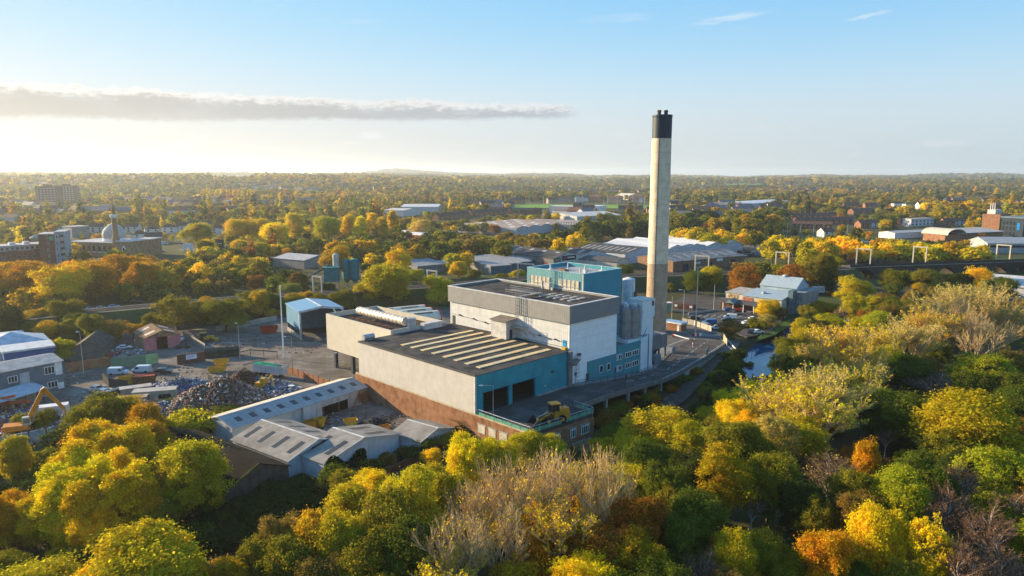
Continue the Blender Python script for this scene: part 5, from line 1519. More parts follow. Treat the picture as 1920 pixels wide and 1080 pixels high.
wall_run('graffiti_wall', 'pale blue and white painted sheet wall below the excavator', [(2, 842), (56, 832), (88, 826), (133, 812)], 2.6, mat('blue_white_sheet', (0.40, 0.44, 0.47), var=0.2, alpha_col=(0.17, 0.24, 0.30), dirt=0.4, scale=0.8), 0.15, panel=3.0, posts=0.12, cat='wall')
wall_run('scrub_wall', 'low dark brick wall among the scrub at the lower left', [(105, 1046), (160, 1030), (232, 1010)], 1.9, BRICK_DARK, 0.4, panel=None)
wall_run('low_kerb_wall', 'grey kerb wall along the far side of the car park', [(1290, 590), (1345, 583)], 0.8, CONCRETE, 0.3)
wall_run('palisade_fence', 'pale palisade fence between the gatehouse and the car park', [(1278, 606), (1300, 610), (1334, 622)], 2.0, mat('pale_palisade', (0.36, 0.34, 0.30)), 0.05, panel=2.2, posts=0.07, cat='fence')
wall_run('board_fence', 'weathered board fence by the bare bush at the forecourt', [(1353, 630), (1357, 640), (1363, 650)], 2.4, mat('weathered_board', (0.36, 0.29, 0.18), dirt=0.4), 0.08, panel=2.0, cat='fence')
wall_run('canal_railing', 'light railing between the car park and the canal', [(1392, 640), (1430, 632), (1452, 622)], 1.6, mat('rail_green', (0.12, 0.14, 0.09)), 0.03, panel=3.0, posts=0.07, cat='fence', gapz=1.5)
wall_run('lane_barrier', 'white crash barrier on the canal side of the forecourt', [(1357, 632), (1368, 645), (1381, 660)], 0.8, WHITE, 0.15, panel=3.0, cat='barrier', gapz=0.4)
for i, (u, v) in enumerate(((397, 671), (418, 669), (439, 667))):
 g = G(u, v)
 t = thing('bin_container', 'dark green lidded container, %s of the three beside the mesh fence' % ['leftmost', 'middle', 'rightmost'][i], 'container', Frame(g.x, g.y, 8), (0, 0, 0), group='dark lidded containers')
 part('body', MB().hexa([(-1.5, -1.1, 0.05), (1.5, -1.1, 0.05), (1.5, 1.1, 0.05), (-1.5, 1.1, 0.05), (-1.7, -1.2, 2.3), (1.7, -1.2, 2.3), (1.7, 1.2, 2.3), (-1.7, 1.2, 2.3)]), mat('dark_green_steel', (0.035, 0.05, 0.04), dirt=0.3, corr=0.6), t)
 part('lid', MB().extrude_x([(-1.3, 2.31), (1.3, 2.31), (0, 3.0)], -1.8, 1.8), mat('dark_green_lid', (0.05, 0.065, 0.05)), t)
skip(G(416, 693), 12, 'bright yellow skip stacked above another beside the swarf heap', YEL, 4.2, 2.0, 1.5, z=1.4)
skip(G(408, 698), 12, 'lower yellow skip under the bright one', YEL, 5.0, 2.2, 1.35)
skip(G(238, 720), 30, 'yellow skip inside the dark fence', YEL, 4.0, 2.0, 2.0)
skip(G(272, 718), 20, 'rusty brown roll-off skip beside the grey scrap', RUST, 6.0, 2.4, 2.0, load=JUNK_MIX)
skip(G(505, 624), 10, 'red corrugated skip by the tall white mast', mat('red_skip_paint', (0.33, 0.05, 0.025), corr=0.7, dirt=0.3), 6.0, 2.4, 2.3)
def cabin(p, rot, label, L, W, H, wallm, roofm, wins=0, cat='cabin', name='site_cabin', door=True):
 t = thing(name, label, cat, Frame(p[0], p[1], rot), (0, 0, 0))
 part('body', MB().box(-L / 2, L / 2, -W / 2, W / 2, 0.15, H), wallm, t)
 part('roof', MB().box(-L / 2 - 0.15, L / 2 + 0.15, -W / 2 - 0.15, W / 2 + 0.15, H, H + 0.14), roofm, t)
 for i in range(wins):
  x = -L / 2 + L * (i + 0.5) / wins
  window(t, x - L * 0.3 / wins, x + L * 0.3 / wins, -W / 2, 1.0, 2.1, 2, DARKMETAL)
 return t
cabin(G(292, 752), 16, 'beige site cabin with two barred windows at the scrap heap', 9.5, 3.2, 2.9, mat('beige_cabin', (0.45, 0.38, 0.27), dirt=0.3), mat('cabin_roof', (0.40, 0.37, 0.33), dirt=0.4), 2)
cabin(G(247, 764), 16, 'bright blue shipping container with a rusty roof', 7.0, 2.5, 2.6, mat('blue_container', (0.02, 0.19, 0.32), corr=0.4, dirt=0.25), mat('rusty_roof_sheet', (0.33, 0.19, 0.09), var=0.3, alpha_col=(0.4, 0.34, 0.25)), 0, 'container', 'shipping_container')
cabin(G(210, 768), 16, 'low cabin with a sandy flat roof among the yellow trees', 8.0, 3.0, 2.5, mat('grey_cabin', (0.2, 0.2, 0.19)), mat('sandy_roof', (0.45, 0.36, 0.23), dirt=0.3), 0)
cabin(G(255, 738), 30, 'pale topped low shed behind the beige cabin', 7.0, 2.6, 1.8, mat('grey_cabin', (0.2, 0.2, 0.19)), mat('cabin_roof', (0.40, 0.37, 0.33)), 0)
g = G(508, 705)
t = thing('tipper_trailer', 'pale tipper trailer half covered with a green tarpaulin', 'trailer', Frame(g.x, g.y, -22), (0, 0, 0))
TR = mat('trailer_grey', (0.40, 0.42, 0.43), dirt=0.3)
mb = MB()
for y0, y1 in ((-1.25, -1.15), (1.15, 1.25)): mb.box(-5, 5, y0, y1, 1.2, 3.3)
mb.box(-5, 5, -1.15, 1.15, 1.1, 1.2)
mb.box(-5, -4.9, -1.15, 1.15, 1.2, 3.3)
mb.box(4.9, 5, -1.15, 1.15, 1.2, 3.3)
part('body', mb, TR, t)
part('tarpaulin', MB().add([(-5, -1.3, 3.32), (-1.5, -1.3, 3.32), (2.5, -1.0, 3.1), (2.8, 1.0, 3.1), (-1.5, 1.3, 3.32), (-5, 1.3, 3.32), (-3, 0, 3.75), (0, 0.1, 3.5)], [(0, 1, 6), (1, 7, 6), (1, 2, 7), (2, 3, 7), (3, 4, 7), (4, 6, 7), (4, 5, 6), (5, 0, 6)]), mat('green_tarpaulin', (0.0, 0.21, 0.12), var=0.3, scale=2.0), t)
part('load', MB().box(-4.85, 4.85, -1.12, 1.12, 1.3, 2.9), mat('sandy_load', (0.35, 0.3, 0.22)), t)
for x in (-4, -2.8, -1.6):
 for y in (-1.0, 1.0):
  part('wheel', MB().tube((x, y - 0.15, 0.5), (x, y + 0.15, 0.5), 0.5, n=12), BLACK, t)
part('leg', MB().box(3.5, 3.7, -0.8, 0.8, 0.05, 1.1), DARKMETAL, t)
vehicle(G(222, 702), 5, VC_['pale blue'], 'pale blue van parked inside the dark fence', 'van')
vehicle(G(265, 698), 185, VC_['pale blue'], 'pale blue van parked behind the rusty roll-off skip', 'van')
vehicle(G(306, 700), 8, VC_['black'], 'black car parked beside the pale blue van', 'car', sc=1.1)
for i, (u, v, c, kd, lab) in enumerate(((184, 732, 'beige', 'car', 'dusty beige car, leftmost of the row beside the yard road'), (198, 738, 'white', 'car', 'white roofed dark car in the row beside the yard road'), (206, 742, 'silver', 'car', 'silver car parked tightly in the yard row'),
         (216, 740, 'black', 'car', 'black car parked tightly in the yard row'), (226, 736, 'dark blue', 'car', 'dark blue car at the right of the yard row'))):
 vehicle(G(u, v), 70, VC_[c], lab, kd, 'cars in the row by the yard road')
vehicle(G(549, 733), 10, VC_['white'], 'white car parked on the bale heap side of the lane')
vehicle(G(214, 577, 0.3), 20, VC_['pale blue'], 'pale car by the railway line under the orange trees', z=0.3)
vehicle(G(190, 580, 0.3), 5, VC_['beige'], 'beige car by the railway line next to the wrecks', z=0.3)
vehicle(G(255, 568, 0.3), 30, VC_['black'], 'black car in the shade of the railway trees', z=0.3)
vehicle(G(318, 645), 80, VC_['grey'], 'grey car nose-in at the pink shed')
vehicle(G(345, 652), 10, VC_['black'], 'black car beside the concrete panel fence')
vehicle(G(330, 640), 5, VC_['white'], 'white van by the pink wall', 'van')
vehicle(G(207, 668), 40, VC_['red'], 'red wrecked car behind the green hoarding')
vehicle(G(233, 655), 20, VC_['white'], 'white car behind the green hoarding')
def excavator():
 g = G(38, 815)
 f = Frame(g.x, g.y, 30)
 t = thing('excavator', 'orange excavator with its long bent arm raised over the scrap', 'excavator', f, (0, 0, 0))
 OR = mat('orange_machine_paint', (0.60, 0.20, 0.010), rough=0.45, dirt=0.3, dirt_col=(0.15, 0.08, 0.03))
 for y in (-1.3, 1.3):
  part('track', MB().extrude_y([(-2.0, 0.1), (2.0, 0.1), (2.4, 0.5), (2.0, 1.0), (-2.0, 1.0), (-2.4, 0.5)], y - 0.3, y + 0.3), BLACK, t)
 part('turntable', MB().lathe([(1.0, 0.9), (1.0, 1.3)], 14), DARKMETAL, t)
 part('body', MB().hexa([(-3.0, -1.4, 1.3), (2.0, -1.4, 1.3), (2.0, 1.4, 1.3), (-3.0, 1.4, 1.3), (-2.8, -1.4, 2.5), (1.6, -1.4, 2.3), (1.6, 1.4, 2.3), (-2.8, 1.4, 2.5)]), OR, t)
 c = part('cab', MB().hexa([(0.6, -1.4, 2.32), (2.3, -1.4, 2.32), (2.3, -0.3, 2.32), (0.6, -0.3, 2.32), (0.7, -1.35, 4.0), (2.0, -1.35, 4.0), (2.0, -0.35, 4.0), (0.7, -0.35, 4.0)]), mat('cab_paint', (0.42, 0.42, 0.36)), t)
 part('cab_glass', MB().box(0.85, 2.1, -1.43, -1.402, 2.7, 3.7), GLASS, c)
 def bar(n, p, q, w0, w1, m):
  mb = MB()
  p, q = Vector(p), Vector(q)
  d = (q - p).normalized()
  nr = Vector((-d.z, 0, d.x))
  y = Vector((0, 0.28, 0))
  mb.hexa([p - nr * w0 - y, p + nr * w0 - y, p + nr * w0 + y, p - nr * w0 + y, q - nr * w1 - y, q + nr * w1 - y, q + nr * w1 + y, q - nr * w1 + y])
  return part(n, mb, m, t)
 bar('boom', (1.2, 0, 1.9), (5.0, 0, 9.4), 0.55, 0.4, OR)
 bar('stick', (4.8, 0, 9.6), (8.4, 0, 4.4), 0.45, 0.28, OR)
 part('ram', MB().tube((2.2, 0, 2.2), (3.8, 0, 5.8), 0.16, n=8), GALV, t)
 part('ram', MB().tube((4.2, 0, 8.0), (6.4, 0, 7.6), 0.13, n=8), GALV, t)
 part('link', MB().tube((8.4, -0.15, 4.4), (8.5, -0.15, 3.4), 0.22, n=8), OR, t)
 for k in range(4):
  a = k * math.pi / 2
  part('grab_tine', MB().tube((8.5 + 0.3 * math.cos(a), 0.3 * math.sin(a), 3.4), (8.5 + 0.8 * math.cos(a), 0.8 * math.sin(a), 2.6), 0.14, n=5).tube((8.5 + 0.8 * math.cos(a), 0.8 * math.sin(a), 2.6), (8.5 + 0.15 * math.cos(a), 0.15 * math.sin(a), 1.9), 0.12, 0.05, n=5), DARKMETAL, t)
 g = G(14, 775)
 f = Frame(g.x, g.y, 10)
 t2 = thing('loading_crane', 'faded red crane arm folded low over the scrap at the left edge', 'crane', f, (0, 0, 0))
 RD = mat('faded_red_paint', (0.40, 0.09, 0.03), dirt=0.4)
 part('base', MB().box(-3.5, -1.5, -1.2, 1.2, 0.1, 2.0), RD, t2)
 part('boom', MB().hexa([(-3, -0.3, 2.0), (5, -0.3, 2.4), (5, 0.3, 2.4), (-3, 0.3, 2.0), (-3, -0.3, 2.8), (5, -0.3, 2.9), (5, 0.3, 2.9), (-3, 0.3, 2.8)]), RD, t2)
 part('stick', MB().hexa([(-2, -0.3, 3.2), (2, -0.3, 3.9), (2, 0.3, 3.9), (-2, 0.3, 3.2), (-2, -0.3, 3.7), (2, -0.3, 4.4), (2, 0.3, 4.4), (-2, 0.3, 3.7)]), RD, t2)
 g = G(100, 788)
 t3 = thing('box_lorry', 'white box lorry body standing in the scrap behind the excavator', 'lorry', Frame(g.x, g.y, 25), (0, 0, 0))
 part('box', MB().box(-3.2, 3.2, -1.25, 1.25, 0.9, 3.6), mat('white_box_body', (0.62, 0.62, 0.61), dirt=0.35), t3)
 part('rear_frame', MB().box(-3.26, -3.202, -1.25, 1.25, 0.9, 3.6), DARKMETAL, t3)
 for x in (-2.2, 2.0):
  for y in (-1.05, 1.05):
   part('wheel', MB().tube((x, y - 0.15, 0.5), (x, y + 0.15, 0.5), 0.48, n=12), BLACK, t3)
 g = G(384, 640)
 t4 = thing('backhoe_digger', 'yellow backhoe digger parked in the far tarmac yard', 'digger', Frame(g.x, g.y, 8), (0, 0, 0))
 part('body', MB().hexa([(-1.8, -0.8, 0.7), (3.0, -0.7, 0.7), (3.0, 0.7, 0.7), (-1.8, 0.8, 0.7), (-1.8, -0.8, 1.6), (3.0, -0.6, 1.9), (3.0, 0.6, 1.9), (-1.8, 0.8, 1.6)]), YEL, t4)
 part('cab', MB().box(-1.4, 0.5, -0.75, 0.75, 1.6, 2.9), GLASS, t4)
 part('cab_roof', MB().box(-1.6, 0.7, -0.85, 0.85, 2.9, 3.05), YEL, t4)
 for x, r in ((-0.9, 0.85), (2.2, 0.55)):
  for y in (-0.85, 0.85):
   part('wheel', MB().tube((x, y - 0.2, r), (x, y + 0.2, r), r, n=12), BLACK, t4)
 part('backhoe_arm', MB().tube((-2.0, 0, 1.0), (-3.6, 0, 2.9), 0.2, n=6).tube((-3.6, 0, 2.9), (-5.0, 0, 1.2), 0.16, n=6), DARKMETAL, t4)
 part('front_bucket', MB().box(3.6, 4.4, -1.1, 1.1, 0.2, 1.0), YEL, t4)
 part('lift_arm', MB().hexa([(1.0, -0.8, 1.5), (3.7, -0.8, 0.6), (3.7, 0.8, 0.6), (1.0, 0.8, 1.5), (1.0, -0.8, 1.8), (3.7, -0.8, 0.9), (3.7, 0.8, 0.9), (1.0, 0.8, 1.8)]), YEL, t4)
 g = G(497, 735)
 t5 = thing('grab_machine', 'small yellow grab machine at work on the bales', 'digger', Frame(g.x, g.y, -10), (0, 0, 0))
 part('body', MB().box(-2.2, 0.2, -1.0, 1.0, 1.0, 2.6), YEL, t5)
 part('cab', MB().box(-0.8, 0.4, -0.9, 0.2, 2.6, 3.8), YEL, t5)
 part('arm', MB().tube((0.4, 0, 2.4), (2.0, 0, 4.6), 0.2, n=6).tube((2.0, 0, 4.6), (2.2, 0, 1.6), 0.22, n=6), YEL, t5)
 for y in (-0.8, 0.8):
  part('track', MB().box(-2.4, 1.2, y - 0.25, y + 0.25, 0.05, 0.9), BLACK, t5)
excavator()
# ------------------------------------------------------------------ wheel loader on the deck
def wheel_loader():
 a, b = PLANT.L(G(1037, 792, 6.0))
 f = Frame(*PLANT.W(a, b).to_2d(), 203)
 t = thing('wheel_loader', 'yellow wheel loader with an orange topped cab and raised black bucket on the deck', 'wheel loader', f, (0, 0, 6.0))
 Z = 6.0
 Yw = mat('loader_yellow', (0.42, 0.21, 0.012), rough=0.5, dirt=0.75, dirt_col=(0.10, 0.07, 0.04))
 for x in (-1.5, 1.6):
  for y in (-1.15, 1.15):
   w = part('wheel', MB().tube((x, y - 0.3, Z + 0.85), (x, y + 0.3, Z + 0.85), 0.85, n=16), BLACK, t)
   part('rim', MB().tube((x, y - 0.32, Z + 0.85), (x, y + 0.32, Z + 0.85), 0.42, n=12), Yw, w)
 part('rear_body', MB().hexa([(-3.4, -1.0, Z + 0.9), (0.1, -1.0, Z + 0.9), (0.1, 1.0, Z + 0.9), (-3.4, 1.0, Z + 0.9), (-3.3, -0.95, Z + 2.3), (0.0, -0.95, Z + 2.5), (0.0, 0.95, Z + 2.5), (-3.3, 0.95, Z + 2.3)]), Yw, t)
 part('engine_hood', MB().box(-3.2, -1.2, -0.8, 0.8, Z + 2.3, Z + 2.9), mat('loader_orange', (0.55, 0.24, 0.02), rough=0.4), t)
 part('exhaust', MB().tube((-1.8, 0.6, Z + 2.9), (-1.8, 0.6, Z + 3.6), 0.07, n=6), DARKMETAL, t)
 part('front_frame', MB().box(0.3, 2.2, -0.6, 0.6, Z + 0.8, Z + 1.7), DARKMETAL, t)
 c = part('cab', MB().hexa([(-1.1, -0.85, Z + 2.45), (0.7, -0.85, Z + 2.45), (0.7, 0.85, Z + 2.45), (-1.1, 0.85, Z + 2.45), (-0.95, -0.8, Z + 3.9), (0.5, -0.8, Z + 3.9), (0.5, 0.8, Z + 3.9), (-0.95, 0.8, Z + 3.9)]), GLASS, t)
 part('cab_roof', MB().box(-1.25, 0.8, -0.95, 0.95, Z + 3.9, Z + 4.12), mat('loader_orange', (0.55, 0.24, 0.02)), t)
 for x, y in ((-1.05, -0.86), (0.66, -0.86), (-1.05, 0.86), (0.66, 0.86)):
  part('cab_post', MB().tube((x, y, Z + 2.4), (x * 0.86, y * 0.95, Z + 3.92), 0.05, n=5), DARKMETAL, c)
 for y in (-0.55, 0.55):
  part('lift_arm', MB().hexa([(0.9, y - 0.1, Z + 2.0), (3.6, y - 0.1, Z + 0.6), (3.6, y + 0.1, Z + 0.6), (0.9, y + 0.1, Z + 2.0), (0.9, y - 0.1, Z + 2.4), (3.6, y - 0.1, Z + 1.0), (3.6, y + 0.1, Z + 1.0), (0.9, y + 0.1, Z + 2.4)]), Yw, t)
 part('ram', MB().tube((1.2, 0, Z + 2.2), (3.3, 0, Z + 1.6), 0.12, n=6), GALV, t)
 bk = MB()
 bm = mat('black_bucket', (0.03, 0.03, 0.032), rough=0.55, var=0.4, scale=3)
 bk.hexa([(3.6, -1.5, Z + 0.1), (5.4, -1.5, Z + 0.1), (5.4, 1.5, Z + 0.1), (3.6, 1.5, Z + 0.1), (3.6, -1.5, Z + 0.22), (5.4, -1.5, Z + 0.16), (5.4, 1.5, Z + 0.16), (3.6, 1.5, Z + 0.22)])
 bk.hexa([(3.45, -1.5, Z + 0.1), (3.6, -1.5, Z + 0.1), (3.6, 1.5, Z + 0.1), (3.45, 1.5, Z + 0.1), (3.7, -1.5, Z + 1.7), (3.85, -1.5, Z + 1.7), (3.85, 1.5, Z + 1.7), (3.7, 1.5, Z + 1.7)])
 for y in (-1.5, 1.42):
  bk.extrude_y([(3.6, Z + 0.2), (5.3, Z + 0.2), (3.85, Z + 1.65)], y, y + 0.08)
 part('bucket', bk, bm, t)
 part('mirror', MB().box(0.55, 0.65, -1.2, -0.95, Z + 3.1, Z + 3.5), DARKMETAL, t)
wheel_loader()
# ------------------------------------------------------------------ forecourt and car park
t = thing('gatehouse', 'small brick gatehouse with a pale blue flat roof beside the chimney', 'building', *(lambda f: (f[0], (f[1] / 2, 0, 0)))(frame_px((1243, 616), (1277, 622))))
f, w_ = frame_px((1243, 616), (1277, 622))
part('wall', MB().box(0, w_, 0, 3.6, 0, 2.5), BRICK, t)
part('roof', MB().box(-0.3, w_ + 0.3, -0.3, 3.9, 2.5, 3.0), mat('white_fascia', (0.68, 0.68, 0.66)), t)
part('roof_sheet', MB().box(-0.2, w_ + 0.2, -0.2, 3.8, 3.003, 3.06), mat('blue_roof_felt', (0.22, 0.36, 0.52)), t)
window(t, 0.6, 1.8, 0.0, 1.0, 2.1, 1, WHITE)
part('door', MB().box(w_ - 1.7, w_ - 0.8, -0.06, -0.002, 0.1, 2.1), WHITE, t)
a, b = G(1262, 627, 1.0), G(1292, 636, 1.0)
t = thing('boom_barrier', 'long white boom barrier lowered across the forecourt', 'barrier', WORLD, (a.x, a.y, 0))
part('boom', MB().tube(a, b, 0.14, n=6), WHITE, t)
part('post', MB().box(a.x - 0.25, a.x + 0.25, a.y - 0.25, a.y + 0.25, 0, 1.3), mat('red_paint', (0.4, 0.04, 0.03)), t)
g = G(1299, 654)
t = thing('bollard', 'red and white striped bollard post on the forecourt', 'bollard', WORLD, (g.x, g.y, 0))
for i in range(5):
 part('band', MB().tube((g.x, g.y, i * 0.5), (g.x, g.y, i * 0.5 + 0.498), 0.17, n=10), [mat('red_paint', (0.4, 0.04, 0.03)), WHITE][i % 2], t)
g = G(1305, 629)
t = thing('mast_base', 'red and white concrete block round the foot of the light mast', 'barrier', WORLD, (g.x, g.y, 0))
for i in range(4):
 part('block', MB().box(g.x - 1.6 + i * 0.8, g.x - 0.82 + i * 0.8, g.y - 1.1, g.y - 0.5, 0.05, 0.9), [mat('red_paint', (0.4, 0.04, 0.03)), WHITE][i % 2], t)
def light_mast(u, v, h, label, r=0.2, arm=1.6, armdir=1, double=False, name='lamp_post', group=None, z=None, colm=None):
 g = G(u, v, 0 if z is None else z)
 z0 = tz(g.x, g.y) if z is None else z
 t = thing(name, label, 'street lamp', WORLD, (g.x, g.y, z0), 0, group)
 part('pole', MB().tube((g.x, g.y, z0), (g.x, g.y, z0 + h), r, r * 0.5, 8), colm or GALV, t)
 if arm:
  for s in ((-1, 1) if double else (armdir,)):
   o = part('arm', MB().tube((g.x, g.y, z0 + h - 0.05), (g.x + s * arm, g.y - 0.2, z0 + h + 0.1), r * 0.4, n=5), colm or GALV, t)
   part('lamp_head', MB().hexa([(g.x + s * arm - 0.45, g.y - 0.4, z0 + h + 0.02), (g.x + s * arm + 0.45, g.y - 0.4, z0 + h + 0.02), (g.x + s * arm + 0.45, g.y, z0 + h + 0.02), (g.x + s * arm - 0.45, g.y, z0 + h + 0.02), (g.x + s * arm - 0.3, g.y - 0.3, z0 + h + 0.2), (g.x + s * arm + 0.3, g.y - 0.3, z0 + h + 0.2), (g.x + s * arm + 0.3, g.y - 0.1, z0 + h + 0.2), (g.x + s * arm - 0.3, g.y - 0.1, z0 + h + 0.2)]), TRIM_L, o)
 return t
PALEPOLE = mat('pale_pole', (0.50, 0.44, 0.34), dirt=0.2)
light_mast(1304, 626, 23.5, 'very tall pale light mast standing on the forecourt', 0.28, 1.0, 1, True, 'light_mast', colm=PALEPOLE)
light_mast(1281, 602, 12, 'lamp post behind the gatehouse with its arm to the left', 0.14, 1.5, -1)
light_mast(1259, 610, 11, 'pale pole just right of the chimney foot', 0.12, 0, 1, colm=PALEPOLE)
light_mast(1338, 583, 11, 'pale bare pole in front of the grey pavilion', 0.14, 0, colm=PALEPOLE)
light_mast(1470, 585, 6, 'short pole at the right corner of the grey pavilion', 0.1, 0)
light_mast(532, 672, 22.5, 'tall white telecoms mast beside the blue shed', 0.26, 0, colm=WHITE, name='telecoms_mast')
light_mast(157, 701, 12.0, 'lamp post against the red brick yard wall', 0.11, 0.5, -1, colm=PALEPOLE)
light_mast(450, 673, 11, 'lamp post beside the mesh fence in the tarmac yard', 0.11, 0.5, -1, colm=PALEPOLE)
light_mast(549, 692, 9.5, 'grey lamp post on the lane beside the stilts', 0.1, 1.8, -1)
light_mast(618, 716, 8, 'lamp post by the stilt hall with its arm to the right', 0.1, 2.0, 1)
light_mast(925, 832, 12.5, 'grey lamp post in front of the brick wall below the deck', 0.13, 2.4, -1)
light_mast(687, 787, 7.5, 'thin dark post at the end of the long shed', 0.08, 0, colm=DARKMETAL)
p = PLANT.L(G(1138, 690, 5.0))
for (a, b, z, lab) in ((44.2, -2.6, 4.9, 'dark control post with a sign board beside the ramp railing'), (38.5, -9.9, 5.6, 'dark signal post on the outer edge of the ramp')):
 t = thing('signal_post', lab, 'signal', FR, (a, b, z))
 part('pole', MB().tube((a, b, z - 0.4), (a, b, z + 3.0), 0.09, n=6), DARKMETAL, t)
 part('head', MB().box(a - 0.2, a + 0.2, b - 0.25, b - 0.1, z + 1.9, z + 3.0), DARKMETAL, t)
PARK = [(1301, 598, 20, 'black', 'car', 'black car on its own beside the palisade fence'), (1330, 608, 185, 'blue', 'van', 'bright blue van in the car park'), (1369, 598, 160, 'white', 'van', 'white van among the dark cars in the car park'), (1363, 602, 175, 'black', 'car', 'black car in front of the white van'),
  (1366, 583, 10, 'blue', 'car', 'bright blue car parked along the pavilion front'), (1388, 584, 175, 'red', 'car', 'red car parked along the pavilion front'), (1404, 583, 10, 'red', 'car', 'red and pale car under the pavilion canopy'), (1374, 589, 60, 'grey', 'car', 'small grey car behind the white van'),
  (1405, 593, 60, 'grey', 'van', 'dark grey people carrier nose-out near the golden tree'), (1413, 600, 15, 'white', 'car', 'white car tucked against the golden tree'), (1402, 608, 15, 'white', 'car', 'white car parked above a dark one'), (1400, 614, 15, 'black', 'car', 'black car parked below a white one'),
  (1409, 624, 60, 'dark blue', 'car', 'dark blue car by the canal railing'), (1421, 625, 15, 'white', 'car', 'white car by the canal railing'), (1322, 613, 185, 'beige', 'car', 'dull beige car behind the palisade fence'), (1341, 617, 175, 'white', 'car', 'white car at the end of the palisade fence')]
for u, v, r, c, k, lab in PARK:
 vehicle(G(u, v), r, VC_[c], lab, k, 'vehicles in the car park')
mb = MB()
for u in range(1306, 1400, 13):
 a, b = G(u, 596), G(u + 9, 590)
 mb.quad((a.x, a.y, 0.056), (a.x + 0.15, a.y, 0.056), (b.x + 0.15, b.y, 0.056), (b.x, b.y, 0.056))
setting('bay_line', mb, PAINT_W, 'white bay lines of the car park')
mb = MB()
for i in range(9):
 a, b = G(1312 + i * 5.2, 625 + i * 0.6), G(1306 + i * 5.2, 629 + i * 0.6)
 mb.quad((a.x, a.y, 0.051), (b.x, b.y, 0.051), (b.x + 0.4, b.y, 0.051), (a.x + 0.4, a.y, 0.051))
for (p0, p1) in (((1253, 648), (1291, 634)), ((1253, 651), (1264, 656)), ((1300, 635), (1322, 650)), ((1322, 650), (1330, 664))):
 a, b = G(*p0), G(*p1)
 d = (b - a).normalized()
 nr = Vector((-d.y, d.x, 0)) * 0.22
 mb.quad(*[(q.x, q.y, 0.051) for q in (a - nr, b - nr, b + nr, a + nr)])
setting('road_marking', mb, mat('worn_road_paint', (0.34, 0.34, 0.33), var=0.3, scale=2.0), 'worn white road markings on the forecourt')
a, b = G(1350, 634), G(1380, 664)
mb = strip([a.to_2d(), b.to_2d()], 0.18, 0.052)
setting('kerb_line', mb, PAINT_W, 'white kerb line leading to the canal')
f, w_ = frame_px((1354, 560), (1462, 574), 4.0)
PAVW = mat('pavilion_cream', (0.50, 0.46, 0.39), dirt=0.3, corr=0.0)
PAVR = mat('pale_blue_grey_roof', (0.30, 0.37, 0.41), rough=0.6, var=0.06, seam_v=2.2)
t = thing('pavilion', 'pale pavilion of stepped blocks with blue grey roofs beside the canal', 'building', f, (w_ / 2, 0, 0))
k = w_ / 26.0
part('wall', MB().box(0, w_ * 0.32, 3, 16, 0, 6.5), PAVW, t, 'left cream block')
part('roof', MB().slab((-0.3, 2.6, 6.6), (w_ * 0.33, 2.6, 6.6), (w_ * 0.33, 16.2, 7.2), (-0.3, 16.2, 7.2), 0.2), mat('pavilion_side_roof', (0.36, 0.34, 0.30), dirt=0.3), t)
part('wall', MB().box(w_ * 0.322, w_, 1.5, 14, 0, 6.2), PAVW, t, 'front cream block')
part('roof', MB().slab((w_ * 0.332, 1.1, 6.3), (w_ + 0.3, 1.1, 6.3), (w_ + 0.3, 13.9, 8.0), (w_ * 0.332, 13.9, 8.0), 0.2), PAVR, t)
part('wall', MB().extrude_x([(14.002, 0), (26, 0), (26, 9.5), (20, 13.0), (14.002, 9.5)], w_ * 0.40, w_ * 1.02), mat('pavilion_blue_wall', (0.30, 0.40, 0.46), dirt=0.2), t)
part('roof', MB().slab((w_ * 0.39, 13.6, 9.45), (w_ * 1.03, 13.6, 9.45), (w_ * 1.03, 20, 13.2), (w_ * 0.39, 20, 13.2), 0.2), PAVR, t, 'upper gabled roof')
part('roof', MB().slab((w_ * 0.39, 20, 13.2), (w_ * 1.03, 20, 13.2), (w_ * 1.03, 26.4, 9.45), (w_ * 0.39, 26.4, 9.45), 0.2), PAVR, t)
part('roof_vent', MB().box(w_ * 0.68, w_ * 0.73, 19, 21, 13.0, 13.7), TRIM_L, t)
part('roof_dome', MB().lathe([(1.0, 7.0), (1.0, 7.4), (0.7, 7.8), (0.1, 8.0)], 12, c=(w_ * 0.60, 7)), GALV, t)
part('wall', MB().box(w_ * 1.022, w_ * 1.2, 10, 26, 0, 8.5), mat('pavilion_grey_wall', (0.26, 0.25, 0.23), dirt=0.3), t)
part('wall', MB().box(w_ * 1.022, w_ * 1.10, 6, 9.998, 0, 9.6), mat('pavilion_teal_wall', (0.10, 0.15, 0.17)), t)
part('canopy_roof', MB().slab((-1.0, -3.0, 3.3), (w_ * 0.86, -3.0, 3.3), (w_ * 0.86, 1.4, 4.3), (-1.0, 1.4, 4.3), 0.2), mat('dark_slate', (0.085, 0.08, 0.078), var=0.2), t)
part('porch_gable', MB().extrude_y([(w_ * 0.14, 3.35), (w_ * 0.30, 3.35), (w_ * 0.22, 4.9)], -4.2, 1.0), mat('porch_blue_slate', (0.15, 0.20, 0.22)), t)
part('canopy_wall', MB().box(-0.5, w_ * 0.85, -0.5, 1.4, 0, 3.0), BRICK_DARK, t)
for i in range(5):
 x = w_ * (0.08 + i * 0.18)
 part('canopy_post', MB().box(x - 0.15, x + 0.15, -2.9, -2.6, 0, 3.2), WHITE, t)
part('sign', MB().box(w_ * 0.05, w_ * 0.22, 2.86, 2.998, 4.2, 5.8), mat('poster_mix', (0.35, 0.24, 0.12), var=0.6, scale=1.5), t)
part('banner', MB().box(w_ * 0.34, w_ * 0.52, 1.35, 1.498, 3.9, 5.6), mat('red_banner', (0.36, 0.13, 0.09), var=0.6, scale=1.5), t)
for i in range(3):
 pane_box(t, w_ * 1.05 + i * 1.6, w_ * 1.05 + i * 1.6 + 1.0, 3, 4.4, 10.0, -1)
